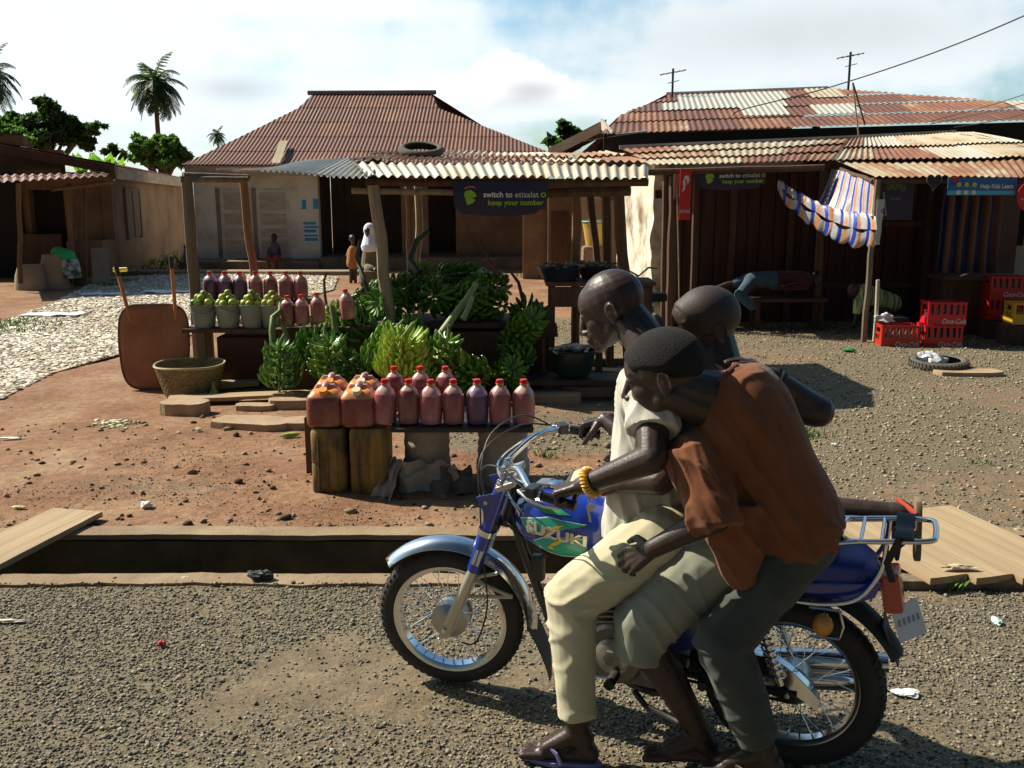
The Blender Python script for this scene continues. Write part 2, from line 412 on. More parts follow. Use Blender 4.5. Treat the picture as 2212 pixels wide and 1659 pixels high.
for y in ys:
    for x in xs:
        z = gz(x, y)
        if D0-.057 < y < D1+.057: z = -.75
        vs.append((x, y, z)); gw.append(gravel_w(x, y))
for j in range(len(ys)-1):
    for i in range(W-1): fs.append((j*W+i, j*W+i+1, (j+1)*W+i+1, (j+1)*W+i))
me = bpy.data.meshes.new('ground'); me.from_pydata(vs, [], fs)
a = me.attributes.new('grav', 'FLOAT', 'POINT'); a.data.foreach_set('value', np.array(gw, dtype=np.float32))
gmt = bpy.data.materials.new('ground_soil'); N, K = nodes(gmt); b = N['Principled BSDF']; b.inputs['Roughness'].default_value = .92; b.inputs['Specular IOR Level'].default_value = .2
tc = N.new('ShaderNodeTexCoord')
def nn(sc, det=7, rough=.6):
    n = N.new('ShaderNodeTexNoise'); n.inputs['Scale'].default_value = sc; n.inputs['Detail'].default_value = det; n.inputs['Roughness'].default_value = rough
    K.new(tc.outputs['Object'], n.inputs[0]); return n.outputs[0]
def ramp(f, *st):
    r = N.new('ShaderNodeValToRGB'); e = r.color_ramp.elements
    e[0].position = st[0][0]; e[0].color = (*st[0][1], 1); e[1].position = st[-1][0]; e[1].color = (*st[-1][1], 1)
    for p, c in st[1:-1]: x = e.new(p); x.color = (*c, 1)
    K.new(f, r.inputs[0]); return r.outputs[0]
dirt = ramp(nn(1.3), (.3, (.215, .112, .062)), (.48, (.295, .162, .092)), (.68, (.38, .245, .15)))
dark = ramp(nn(14, 8, .7), (.36, (.55, .5, .45)), (.58, (1, 1, 1)))
mm = N.new('ShaderNodeMix'); mm.data_type = 'RGBA'; mm.blend_type = 'MULTIPLY'; mm.inputs[0].default_value = .8; K.new(dirt, mm.inputs[6]); K.new(dark, mm.inputs[7])
grv = ramp(nn(60, 6, .75), (.34, (.065, .052, .033)), (.5, (.16, .128, .084)), (.66, (.30, .245, .165)))
ga = N.new('ShaderNodeAttribute'); ga.attribute_name = 'grav'
f1 = mnode('ADD', mnode('MULTIPLY', mnode('SUBTRACT', nn(9, 8, .7), .5), 1.3), ga.outputs['Fac'])
mr = N.new('ShaderNodeMapRange'); mr.inputs[1].default_value = .3; mr.inputs[2].default_value = .62; K.new(f1, mr.inputs[0])
m2 = N.new('ShaderNodeMix'); m2.data_type = 'RGBA'; sy_ = N.new('ShaderNodeSeparateXYZ'); K.new(tc.outputs['Object'], sy_.inputs[0]); ry_ = N.new('ShaderNodeMapRange'); ry_.inputs[1].default_value = 4.55; ry_.inputs[2].default_value = 4.35; K.new(sy_.outputs[1], ry_.inputs[0]); tan_ = ramp(nn(5, 8, .7), (.35, (.13, .095, .06)), (.65, (.27, .205, .13))); mt_ = N.new('ShaderNodeMix'); mt_.data_type = 'RGBA'; K.new(ry_.outputs[0], mt_.inputs[0]); K.new(mm.outputs[2], mt_.inputs[6]); K.new(tan_, mt_.inputs[7])
K.new(mr.outputs[0], m2.inputs[0]); K.new(mt_.outputs[2], m2.inputs[6]); K.new(grv, m2.inputs[7])
K.new(m2.outputs[2], b.inputs['Base Color'])
bp = N.new('ShaderNodeBump'); bp.inputs['Strength'].default_value = .9; bp.inputs['Distance'].default_value = .02
K.new(mnode('ADD', mnode('MULTIPLY', nn(50, 6, .7), .5), nn(11, 6)), bp.inputs['Height']); K.new(bp.outputs[0], b.inputs['Normal'])
g = finish('ground', me, gmt, None, True, 60); g['kind'] = 'structure'

# concrete drain with its two lips
M_conc = mat('concrete_lip', (.18, .115, .066), (.34, .25, .155), 3, .92, bump=.6, bscale=40, c3=(.26, .18, .105))
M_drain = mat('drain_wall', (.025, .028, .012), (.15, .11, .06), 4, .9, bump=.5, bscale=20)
mb = MB()
for (ya, yb, s0) in ((D0-.13, D0, 1), (D1, D1+.14, 2)):
    def lip(u, v, ya=ya, yb=yb, s0=s0):
        x = -9+18*u; e = .014*nz(x, s0, 0, 2.2) + .010*nz(x, s0, 0, 9) - .03*max(0, nz(x, s0, 7, 3.1)-.35)
        y = lerp(ya, yb, v) + (e if (v > .5) == (s0 == 1) else e*2)
        return Vector((x, y, .012 + .004*nz(x, y, 0, 6)))
    mb.slab(lip, 360, 2, (0, 0, -.03))
mb.build('drain_kerb', M_conc, None)['kind'] = 'structure'
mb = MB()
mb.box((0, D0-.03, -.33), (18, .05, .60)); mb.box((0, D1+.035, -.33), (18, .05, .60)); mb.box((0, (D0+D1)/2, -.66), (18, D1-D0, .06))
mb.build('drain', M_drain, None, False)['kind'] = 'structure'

# ------------------------------------------------------------------ loose stones (nobody could count them)
ph = (1+5**.5)/2
ICO = np.array([(-1, ph, 0), (1, ph, 0), (-1, -ph, 0), (1, -ph, 0), (0, -1, ph), (0, 1, ph), (0, -1, -ph), (0, 1, -ph), (ph, 0, -1), (ph, 0, 1), (-ph, 0, -1), (-ph, 0, 1)])/math.sqrt(1+ph*ph)
ICF = np.array([(0, 11, 5), (0, 5, 1), (0, 1, 7), (0, 7, 10), (0, 10, 11), (1, 5, 9), (5, 11, 4), (11, 10, 2), (10, 7, 6), (7, 1, 8), (3, 9, 4), (3, 4, 2), (3, 2, 6), (3, 6, 8), (3, 8, 9), (4, 9, 5), (2, 4, 11), (6, 2, 10), (8, 6, 7), (9, 8, 1)])
def scatter(name, pts, size, m, aniso=(.6, 1.2, .35, .8), jit=.28, tilt=.5, sink=.25, smooth=False, parent=None):
    """pts n x 3, size n"""
    n = len(pts); pts = np.array(pts, dtype=np.float64); size = np.array(size)
    v = np.repeat(ICO[None], n, 0) * (1 + RNG.uniform(-jit, jit, (n, 12, 1)))
    sc = np.stack([RNG.uniform(aniso[0], aniso[1], n)*1.15, RNG.uniform(aniso[0], aniso[1], n)*.9, RNG.uniform(aniso[2], aniso[3], n)], 1)
    v *= sc[:, None, :]*size[:, None, None]
    az = RNG.uniform(0, 2*PI, n); tx = RNG.normal(0, tilt, n)*.5
    c, s = np.cos(tx), np.sin(tx); y, z = v[..., 1].copy(), v[..., 2].copy()
    v[..., 1] = y*c[:, None]-z*s[:, None]; v[..., 2] = y*s[:, None]+z*c[:, None]
    c, s = np.cos(az), np.sin(az); x, y = v[..., 0].copy(), v[..., 1].copy()
    v[..., 0] = x*c[:, None]-y*s[:, None]; v[..., 1] = x*s[:, None]+y*c[:, None]
    v += pts[:, None, :]; v[..., 2] += (size*sc[:, 2]*(1-sink*2))[:, None]
    f = (ICF[None]+np.arange(n)[:, None, None]*12).reshape(-1)
    me = bpy.data.meshes.new(name); me.vertices.add(n*12); me.vertices.foreach_set('co', v.astype(np.float32).ravel())
    me.loops.add(n*60); me.loops.foreach_set('vertex_index', f.astype(np.int32))
    me.polygons.add(n*20); me.polygons.foreach_set('loop_start', np.arange(0, n*60, 3, dtype=np.int32)); me.polygons.foreach_set('loop_total', np.full(n*20, 3, dtype=np.int32))
    me.update(); me.validate()
    return finish(name, me, m, parent, smooth, 70)
M_stone = mat('stone', (.085, .08, .064), (.34, .295, .215), 30, .85, island=.75, c3=(.20, .18, .138), sharp=.32, spec=.3)
M_stone2 = mat('stone_pale', (.12, .10, .07), (.50, .41, .27), 30, .85, island=.75, c3=(.30, .25, .165), sharp=.32, spec=.3)
M_clod = mat('clod', (.08, .05, .032), (.34, .25, .17), 30, .9, island=.8, sharp=.3, spec=.2)
pts = []; sz = []
n_try = 95000
X = RNG.uniform(-3.6, 3.4, n_try); Y = 2.2 + (D0-.015-2.2)*RNG.uniform(0, 1, n_try); T = RNG.uniform(0, 1, n_try)
for x, y, t in zip(X, Y, T):
    if abs(x) > y*.56+.7: continue
    dn = gravel_w(x, y); dn = (.18 + .82*sst(.45, .8, dn))*(.55 + .45*sst(-.3, .2, nz(x, y, 15, 1.7)))
    dn *= 1 - .80*sst(D0-.15, D0-.09, y)
    if t < dn*.9: pts.append((x, y, gz(x, y) if y < D0-.135 else .011)); sz.append(.0036 + .0095*RNG.beta(1.3, 4.2))
o = scatter('road_gravel', pts, sz, M_stone, sink=.18); o['kind'] = 'stuff'; o['label'] = 'loose grey brown gravel covering the road below the drain'
pts = []; sz = []
n_try = 52000
Y = 5.15 + 9.5*RNG.uniform(0, 1, n_try)**1.25; X = RNG.uniform(-1.2, 9, n_try); T = RNG.uniform(0, 1, n_try)
for x, y, t in zip(X, Y, T):
    if x > y*.56+.7: continue
    dn = sst(.35, .8, gravel_w(x, y)+.25*nz(x, y, 20, 2.2))
    if t < dn*(.75): pts.append((x, y, gz(x, y))); sz.append(.006 + .020*RNG.beta(1.3, 5.5))
o = scatter('yard_gravel', pts, sz, M_stone2, sink=.2); o['kind'] = 'stuff'; o['label'] = 'pale gravel strewn over the yard in front of the wooden shop'
pts = []; sz = []
for k in range(17000):
    y = 5.25 + 3.2*random.random()**1.5; x = random.uniform(-4.6, 1.4)
    dn = .10 + .90*sst(-.15, .4, nz(x*.6, y*1.2, 31, 1.1)+nz(x, y, 33, 3)*.4+.2*sst(6.3, 5.6, y))*sst(7.6, 6.2, y)
    if random.random() < dn: pts.append((x, y, gz(x, y))); sz.append(.0025 + .022*random.betavariate(1.0, 12))
for k in range(420):
    y = 5.25 + 2.6*random.random()**1.3; x = random.uniform(-4.4, 1.5); pts.append((x, y, gz(x, y))); sz.append(random.uniform(.010, .022) if k % 7 else random.uniform(.02, .036))
o = scatter('dirt_rubble', pts, sz, M_clod, sink=.25); o['kind'] = 'stuff'; o['label'] = 'small clods and pebbles scattered over the red dirt beyond the drain'

# ------------------------------------------------------------------ corrugated sheets
def corrugated(mb, fn, width, length, pitch=.08, amp=.012, seg=6, rows=1, sheet=.8, tone=.5, tvar=.5, seed=0, x0=0, vtop=None, lift=.012, edge=.02, wav=.0):
    """fn(s, v) -> (point, normal) with s metres across, v 0..1 up the slope; each course a row of overlapping sheets"""
    rr = random.Random(seed); V3 = Vector
    for k in range(rows):
        v0, v1 = k/rows, (k+1)/rows + (.03/max(rows, 1) if k < rows-1 else 0)
        nsh = max(1, round(width/sheet)); off = rr.uniform(0, sheet)
        s = 0; i = 0
        while s < width - 1e-6:
            s1 = min(width, (i+1)*sheet - (off if rows > 1 else 0) + .0)
            i += 1
            if s1 <= s: continue
            s2 = min(width, s1 + .04)
            mb.t = min(1.2, max(.001, tone + rr.uniform(-tvar, tvar)))
            e0 = rr.uniform(-edge, edge); dz = lift*(1 - .0) + rr.uniform(0, .006)
            n = max(2, int((s2-s)/pitch*seg))
            nv = 3
            vs = []; uvs = []
            for j in range(nv+1):
                for q in range(n+1):
                    ss = lerp(s, s2, q/n); vt = v1
                    if vtop: vt = min(v1, vtop(ss))
                    vb = v0 + (e0/max(length, .1))
                    if vt <= vb: vb = vt
                    v = lerp(vb, vt, j/nv)
                    p, nr = fn(ss, v)
                    h = amp*math.cos(2*PI*(ss+x0)/pitch) + dz*(1-(v-v0)/(v1-v0+1e-9)) + .001*(i % 2) + wav*nz(ss, v*length, seed, 1.3)
                    vs.append(p + nr*h); uvs.append((ss + seed*3.7, v*length + k*.37 + rr.random()*0 + i*.13))
            fs = [(j*(n+1)+q, j*(n+1)+q+1, (j+1)*(n+1)+q+1, (j+1)*(n+1)+q) for j in range(nv) for q in range(n)]
            mb.add(vs, fs, uvs); s = s1
    mb.t = 0
def plane_fn(A, B, Cc, D):
    """A,B lower corners; Cc,D upper corners (over A and B)"""
    A, B, Cc, D = map(Vector, (A, B, Cc, D)); W_ = (B-A).length
    def fn(s, v):
        u = s/W_; p = lerp(lerp(A, B, u), lerp(Cc, D, u), v)
        nr = (B-A).cross(lerp(Cc-A, D-B, u)).normalized()
        if nr.z < 0: nr = -nr
        return p, nr
    return fn, W_, (Cc-A).length
def solid_sheet(o, th=.0012):
    return o
M_rusty = sheet_mat('iron_rusty', .40); M_mixed = sheet_mat('iron_mixed', .22); M_zinc = sheet_mat('iron_zinc', -.02)
M_wood = mat('weathered_wood', (.07, .036, .02), (.20, .12, .07), 2.2, .85, bump=.5, bscale=8, stretch=(6, 6, .5), c3=(.12, .068, .038))  # wood darkened, shade at posts and sheds put into the colour
M_woodg = mat('grey_wood', (.09, .066, .045), (.28, .21, .145), 2.2, .85, bump=.5, bscale=8, stretch=(7, 7, .6), c3=(.17, .125, .083))
M_dark = mat('dark_wood', (.05, .024, .014), (.13, .065, .035), 2, .8, bump=.4, bscale=6, stretch=(5, 5, .5))
def pole(name_mb, a, b, r, bend=.02, seed=0, n=9):
    a, b = Vector(a), Vector(b); pts = []; rad = []
    for i in range(n+1):
        t = i/n; p = lerp(a, b, t); s = math.sin(PI*t)
        p = p + Vector((nz(t*3, seed, 0)*bend*2*s, nz(t*3, seed, 7)*bend*s, nz(t*3, seed, 9)*bend*s*.5))
        pts.append(p); rad.append(r*(1+.12*nz(t*6, seed, 3)))
    name_mb.tube(pts, rad, 8)
    return name_mb
# ------------------------------------------------------------------ central house with the gablet roof
M_plaster = mat('white_plaster', (.44, .39, .32), (.74, .70, .64), 1.6, .9, bump=.3, bscale=20, c3=(.66, .61, .54), sharp=.22)
M_mud = mat('mud_plaster', (.13, .075, .045), (.28, .19, .12), 1.2, .92, bump=.5, bscale=12, c3=(.20, .13, .08), sharp=.2)
M_mud2 = mat('ochre_plaster', (.075, .05, .032), (.22, .145, .066), .8, .92, bump=.5, bscale=12, c3=(.17, .105, .058), sharp=.2)  # ochre darkened, shade on the mud house put into the colour
M_stain = mat('stained_plinth', (.13, .09, .06), (.30, .22, .15), 2.5, .92, bump=.5, bscale=14)
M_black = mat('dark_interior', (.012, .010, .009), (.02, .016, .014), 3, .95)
M_doorw = mat('painted_door', (.50, .46, .40), (.74, .70, .62), 1.8, .85, bump=.4, bscale=10, stretch=(1, 1, 3), c3=(.56, .51, .45))
M_fascia = mat('fascia_board', (.22, .17, .12), (.42, .34, .25), 2, .85, bump=.4, bscale=10, stretch=(.6, 1, 4))
M_concb = mat('step_concrete', (.22, .17, .12), (.38, .30, .21), 2, .92, bump=.5, bscale=25)
def hbox(mb, a, b, y0, y1, z0, z1): mb.box(((a+b)/2, (y0+y1)/2, (z0+z1)/2), (b-a, y1-y0, z1-z0))

hA = thing('roofed_house', 'white plastered house under a broad rusty red roof, behind the fruit stall', 'house', (0, 25, 0))
def pA(px, py, Y=25): p = at(px, py, Y); return p - Vector((0, 25, 0))
xl = pA(392, 360, 24.2).x; xr = pA(1215, 325, 24.2).x + .4
ez = pA(560, 356, 24.2).z
rl, rr_ = pA(676, 203, 29.5).x, pA(934, 203, 29.5).x; rz_ = pA(800, 203, 29.5).z
gl, gr = pA(655, 240, 29).x, pA(948, 240, 29).x; gzz = rz_-.55
def roofA(s, v):
    x = xl + s; vv = max(0.0, v)
    y = -.8 + 5.3*vv
    z = ez + (rz_-ez)*(vv**1.12)
    return Vector((x, y, z)), Vector((0, -.55, .83))
def vtopA(s):
    x = xl + s
    def hip(a, b, c, x):   # a eave x, b gablet x, c ridge x
        t = (x-a)/(b-a)
        if t < 0: return 0.0
        if t < 1: return .80*(t**.86)
        t2 = (x-b)/(c-b)
        return min(1.0, .80+.2*t2) if abs(c-b) > 1e-6 else 1.0
    return max(0.02, min(hip(xl, gl, rl, x), hip(xr, gr, rr_, x)))
mb = MB(); corrugated(mb, roofA, xr-xl, 6.5, pitch=.105, amp=.013, seg=6, rows=5, sheet=1.05, tone=.56, tvar=.14, seed=3, vtop=vtopA, lift=.008, edge=.008)
# a patch of newer sheet, narrow
mb.t = .02
p0 = pA(588, 356, 24.0); p1 = pA(606, 308, 25.6)
for i in range(2):
    a0 = p0 + Vector((i*.1, -.06, .05)); mb.add([a0, a0+Vector((.11, 0, 0)), p1+Vector((.11+i*.1, -.06, .05)), p1+Vector((i*.1, -.06, .05))], [(0, 1, 2, 3)], [(0, 0), (.1, 0), (.1, 1.5), (0, 1.5)])
mb.t = 0
roof = mb.build('roof', M_rusty, hA, True)
mb = MB()
yb = roofA(0, 1)[0].y
for (xe, xg, xr2) in ((xl, gl, rl), (xr, gr, rr_)):
    pe = Vector((xe, -.8, ez)); pg = roofA(xg-xl, .80)[0]; pr = roofA(xr2-xl, 1)[0]
    sgn = -1 if xe < 0 and xe == xl else 1
    mb.t = .62
    prev = pe
    for k in range(1, 33):
        xk = lerp(xe, xg, k/32); cur = roofA(xk-xl, vtopA(xk-xl))[0]
        mb.add([prev, cur, Vector((cur.x, 2*yb-cur.y, cur.z)), Vector((prev.x, 2*yb-prev.y, prev.z))], [(0, 1, 2, 3)], [(0, 0), (0, 1), (4, 1), (4, 0)]); prev = cur
    mb.add([pg, pr, Vector((pg.x, 2*yb-pg.y, pg.z))], [(0, 1, 2)])
mb.t = .62
mb.add([Vector((rl, yb, rz_)), Vector((rr_, yb, rz_)), Vector((xr, 2*yb+.8, ez)), Vector((xl, 2*yb+.8, ez))], [(0, 1, 2, 3)])
mb.t = 0
o = mb.build('roof_end', M_rusty, hA, False)
mb = MB(); mb.tube([(rl-.15, yb-.02, rz_+.03), (rr_+.12, yb-.02, rz_+.05)], .07, 8); mb.build('ridge_cap', mat('ridge_zinc', (.30, .32, .36), (.18, .12, .09), 1.5, .6, metal=.3), roof)
mb = MB(); hbox(mb, xl+.05, xr-.05, -.74, -.68, ez-.26, ez-.02); mb.box((xl+.05, 3, ez-.13), (.05, 7.2, .24)); mb.build('fascia', M_fascia, hA, False)
# walls: white pier + doors to the left, dark veranda, beige walls to the right
zt = ez-.02
wl = pA(428, 560).x
mb = MB()
def xA(px, Y=25): return at(px, 500, Y).x
hbox(mb, wl, xA(470), 0, .25, -.05, zt); hbox(mb, xA(470), xA(655), 0.04, .25, 2.05, zt); hbox(mb, xA(628), xA(690), 0, .25, -.05, zt)
mb.box((wl+.12, 5, zt/2-.02), (.24, 9.5, zt+.05))
mb.build('wall', M_plaster, hA, False)
mb = MB()
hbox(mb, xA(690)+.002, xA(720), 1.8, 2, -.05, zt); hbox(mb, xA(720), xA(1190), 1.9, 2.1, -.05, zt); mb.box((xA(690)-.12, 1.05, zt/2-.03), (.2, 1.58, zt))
mb.build('veranda_wall', mat('shade_plaster', (.04, .032, .025), (.10, .075, .055), 1.2, .9, bump=.4, bscale=12), hA, False)  # veranda shade put into the plaster colour
mb = MB()
for (a_, b_) in ((xA(868), xA(925)), (xA(1085), xA(1180))): hbox(mb, a_, b_, 0, .22, -.05, zt)
hbox(mb, xA(985), xA(1085), .02, .2, -.05, zt-.0)
mb.build('pier', M_mud, hA, False)
mb = MB(); hbox(mb, wl-.2, xA(700), -.9, 0, -.05, .22); hbox(mb, xA(700), xA(1190), -.7, 1.8, -.05, .30); mb.build('plinth', M_stain, hA, False, bevel=.02)
def panel_door(pxa, pxb, nm, lab=None):
    xa, xb = xA(pxa), xA(pxb); mb = MB(); z0, z1 = .24, 2.05
    hbox(mb, xa, xb, .06, .12, z0, z1)
    d = mb.build(nm, mat('door_panel', (.36, .28, .24), (.56, .50, .43), 2.5, .85, bump=.4, bscale=9, stretch=(1, 1, 4)), hA, False)  # recess shade put into the colour: panels darker than the rails
    mb = MB()
    for z in (z0+.05, .75, 1.05, 1.45, z1-.06): hbox(mb, xa+.04, xb-.04, .035, .06, z-.05, z+.05)
    for x in (xa+.05, xb-.05): hbox(mb, x-.05, x+.05, .03, .058, z0, z1)
    mb.build('rail', M_doorw, d, False)
    return d
panel_door(478, 548, 'door'); panel_door(556, 628, 'door')
mb = MB(); hbox(mb, xA(548), xA(556), -.01, .1, .24, 2.05); hbox(mb, xA(470), xA(478), -.01, .1, .24, 2.05); mb.build('door_frame', mat('door_frame_w', (.16, .13, .10), (.30, .26, .21), 3, .8), hA, False)
# blue notice on the pier
M_blue = mat('poster_blue', (.02, .22, .42), (.05, .36, .60), 8, .7)
nt = thing('wall_notice', 'faded pale blue painted notice on the white pier of the central house', 'notice', (xA(672), 24.985, 1.25))
mb = MB(); mb.box((0, 0, -.32), (.40, .006, .56)); mb.build('notice_board', mat('poster_white', (.62, .65, .66), (.72, .73, .72), 6, .8), nt, False)
mb = MB()
for (cx_, cz_, w_, h_) in ((-.15, .38, .11, .24), (.15, .40, .12, .26), (-.02, -.10, .34, .07), (.02, -.20, .36, .06), (-.02, -.30, .32, .08), (.0, -.42, .36, .05), (0, -.52, .34, .08)): mb = MB(); mb.box((cx_, -.006, cz_), (w_, .008, h_)); mb.build('print_block', M_blue, nt, False)

# ------------------------------------------------------------------ left house
hB = thing('mud_house', 'long ochre mud house in shade at the left with a lean-to and a dark doorway', 'house', (-9.2, 22, 0))
def pB(px, py, Y): return at(px, py, Y) - Vector((-9.2, 22, 0))
c0 = Vector((0, 0, 0)); c1 = Vector((-1.75, 10, 0)); dB = (c1-c0).normalized()
mb = MB()
def quadwall(mb, A, B, z0, z1a, z1b, th=.22):
    A, B = Vector(A), Vector(B); n = (B-A).cross(Vector((0, 0, 1))).normalized()*th
    vs = [A+Vector((0, 0, z0)), B+Vector((0, 0, z0)), B+Vector((0, 0, z1b)), A+Vector((0, 0, z1a))]
    vs += [v - n for v in vs]
    mb.add(vs, [(0, 1, 2, 3), (7, 6, 5, 4), (0, 4, 5, 1), (1, 5, 6, 2), (2, 6, 7, 3), (3, 7, 4, 0)])
zc = pB(250, 372, 22).z
quadwall(mb, c0, c1, -.05, zc, zc-.05)
hbox(mb, -1.1, -.0, -.0, .22, -.05, zc); hbox(mb, -1.9, -1.1, .0, .22, 2.0, zc+.5)
hbox(mb, -10, -1.9, 0, .22, -.05, 3.2)
mb.build('wall', M_mud2, hB, False)
mb = MB(); hbox(mb, -2.0, -1.0, .25, .3, 0, 2.05); hbox(mb, -7, -2.05, -.12, -.02, 0, 2.35); mb.build('doorway', M_black, hB, False)  # black sheets stand in for the dark indoors and under the lean-to
mb = MB(); w0 = c0 + dB*1.3; w1 = c0 + dB*2.8
quadwall(mb, w0+Vector((.04, 0, 0)), w1+Vector((.04, 0, 0)), .85, 2.0, 1.98, .06); ww = mb.build('window', M_dark, hB, False)
mb = MB()
quadwall(mb, c0+dB*1.2+Vector((.06, 0, 0)), c0+dB*1.3+Vector((.06, 0, 0)), .8, 2.05, 2.05, .08); quadwall(mb, w1+Vector((.06, 0, 0)), w1+dB*.1+Vector((.06, 0, 0)), .8, 2.05, 2.05, .08)
quadwall(mb, c0+dB*1.3+Vector((.05, 0, 0)), w1+Vector((.05, 0, 0)), 1.98, 2.06, 2.06, .07); quadwall(mb, c0+dB*2.0+Vector((.055, 0, 0)), c0+dB*2.06+Vector((.055, 0, 0)), .85, 1.98, 1.98, .07)
mb.build('frame', M_wood, ww, False)
# roof: gable verge dropping to the corner, eave running back
ev0 = pB(247, 357, 21.4); ev1 = pB(405, 388, 32.5)
vg = pB(-260, 262, 21.4)
back = vg + (ev1-ev0)
fn, W_, L_ = plane_fn(ev0, ev1, vg, back)
mb = MB(); corrugated(mb, fn, W_, L_, pitch=.16, amp=.022, rows=5, sheet=.9, tone=.5, tvar=.25, seed=9)
mb.build('roof', M_rusty, hB, True)
mb = MB()
def board(mb, a, b, h, th=.04, n=Vector((0, -1, 0))):
    a, b = Vector(a), Vector(b); z = Vector((0, 0, h)); t = n.normalized()*th
    vs = [a, b, b+z, a+z]; vs += [v + t for v in vs]
    mb.add(vs, [(0, 1, 2, 3), (7, 6, 5, 4), (0, 4, 5, 1), (1, 5, 6, 2), (2, 6, 7, 3), (3, 7, 4, 0)])
board(mb, vg+Vector((0, 0, -.20)), ev0+Vector((0, 0, -.20)), .19); mb.build('verge_board', M_dark, hB, False)
mb = MB(); board(mb, ev0+Vector((.02, 0, -.30)), ev1+Vector((.02, 0, -.26)), .27, .04, Vector((1, .2, 0))); mb.build('fascia', M_fascia, hB, False)
# gable infill and lean-to
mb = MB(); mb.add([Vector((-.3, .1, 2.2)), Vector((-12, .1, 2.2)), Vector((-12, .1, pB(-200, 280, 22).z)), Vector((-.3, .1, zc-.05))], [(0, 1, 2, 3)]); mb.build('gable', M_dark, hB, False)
la, lb = pB(-120, 402, 17.8), pB(232, 381, 19.2); lc, ld = pB(-120, 375, 21.9), pB(240, 372, 21.9)
fn, W_, L_ = plane_fn(la, lb, lc, ld)
mb = MB(); corrugated(mb, fn, W_, L_, pitch=.15, amp=.022, rows=2, sheet=.9, tone=.62, tvar=.1, seed=12, edge=.12)
mb.build('lean_to_roof', M_rusty, hB, True)
mb = MB()
pole(mb, pB(148, 395, 19.6), pB(158, 590, 19.6), .055, seed=1); pole(mb, pB(40, 395, 18.6), pB(44, 612, 18.6), .05, seed=2); pole(mb, pB(110, 410, 19.4), pB(250, 392, 19.8), .04, seed=3)
mb.build('lean_to_post', M_wood, hB)
mb = MB(); q = pB(143, 511, 21); q2 = pB(228, 585, 21)
mb.box(((q.x+q2.x)/2, q.y+.3, .42), (q2.x-q.x, .7, .95)); mb.build('low_wall', M_mud2, hB, False, bevel=.03)

# ------------------------------------------------------------------ big house at the right, behind the shop
hC = thing('patched_house', 'large house with a patched rust and zinc roof rising behind the wooden shop', 'house', (5, 17, 0))
oC = Vector((5, 17, 0))
def pC(px, py, Y): return at(px, py, Y) - oC
A = pC(1328, 290, 17); B = pC(2330, 258, 16); T0 = pC(1440, 208, 21); T1 = pC(1785, 192, 21); T2 = pC(2400, 250, 20.4)
WC = (B-A).length; up = (T0-A)
tl = (T0-A).dot((B-A).normalized())
eC = (B-A).normalized(); sC = pC(1650, 196, 21) - (A + eC*((pC(1650, 196, 21)-A).dot(eC)))
kT0 = (T0-A).dot(eC)/1.0; kT1 = (T1-A).dot(eC); sL = (pC(1303, 262, 18.2)-A)
def roofC(s, v):
    return A + eC*(s-.25) + sC*v, eC.cross(sC).normalized()
def vtopC(s):
    s_ = s-.25
    if s_ < 0: return max(.02, .30 + s_*1.2)
    if s_ < kT0: return .38 + .50*(s_/kT0)**.8
    if s_ < kT1: return 1.0
    if s_ < kT1+.55: return 1 - .12*(s_-kT1)/.55
    return max(.05, .88 - .55*(s_-kT1-.55)/(WC-kT1-.55))
mb = MB(); corrugated(mb, roofC, WC+.25, sC.length, pitch=.11, amp=.012, rows=4, sheet=.85, tone=.62, tvar=.22, seed=21, vtop=vtopC, lift=.02)
rC = mb.build('roof', M_mixed, hC, True)
mb = MB()   # paler sheets laid over the top courses
def overlay(s0, s1, v0, v1, tone):
    mb.t = tone; n = int((s1-s0)/.018)
    vs = []; uvs = []
    for j in range(3):
        v = lerp(v0, v1, j/2)
        for i in range(n+1):
            s = lerp(s0, s1, i/n); p, nr = roofC(s, v); vs.append(p + nr*(.03 + .012*math.cos(2*PI*s/.11))); uvs.append((s, v*4))
    mb.add(vs, [(j*(n+1)+i, j*(n+1)+i+1, (j+1)*(n+1)+i+1, (j+1)*(n+1)+i) for j in range(2) for i in range(n)], uvs)
for o4 in ((kT0+.45, kT0+2.7, .70, .92, .001), (kT0+.1, kT0+2.5, .50, .70, .001), (2.6, 3.4, .28, .50, .15), (3.9, 4.7, .26, .50, .1), (kT1-.3, kT1+.35, .70, .97, .3), (7.3, 8.9, .22, .42, .25)):
    mb = MB(); overlay(*o4); mb.t = 0; mb.build('roof_patch', M_zinc, rC, True)

mb = MB(); a_ = roofC(kT0+.25, 1.0)[0]; b_ = roofC(kT1+.25, 1.0)[0]; mb.tube([a_, b_], .05, 6)
mb.build('ridge_cap', mat('ridge_zinc', (.30, .32, .36)), rC)
mb = MB()  # hip ends and rear slope
pts_ = [roofC(s, vtopC(s))[0] for s in (0, .26, .26+kT0*.5, .25+kT0)]
bk_ = Vector((0, 4.5, -1.2))
mb.t = .6
for i in range(3): mb.add([pts_[i], pts_[i+1], pts_[i+1]+bk_, pts_[i]+bk_], [(0, 1, 2, 3)])
mb.add([b_, a_, a_+bk_, b_+bk_], [(0, 1, 2, 3)]); mb.t = 0
mb.build('roof_back', M_rusty, rC, False)
mb = MB(); board(mb, A+Vector((-.2, .0, -.30)), B+Vector((0, 0, -.32)), .30, .05, Vector((0, -1, 0))); mb.build('eave_board', M_black, hC, False)
mb = MB(); board(mb, pC(1303, 262, 18.2)+Vector((0, 0, -.12)), A+Vector((0, 0, -.14)), .16, .06, Vector((-1, -.3, 0))); mb.build('verge_board', mat('pale_board', (.55, .50, .42), (.35, .28, .22), 4, .8), hC, False)
mb = MB()
fr = A + Vector((.55, .7, 0)); fe = B + Vector((0, .6, 0))
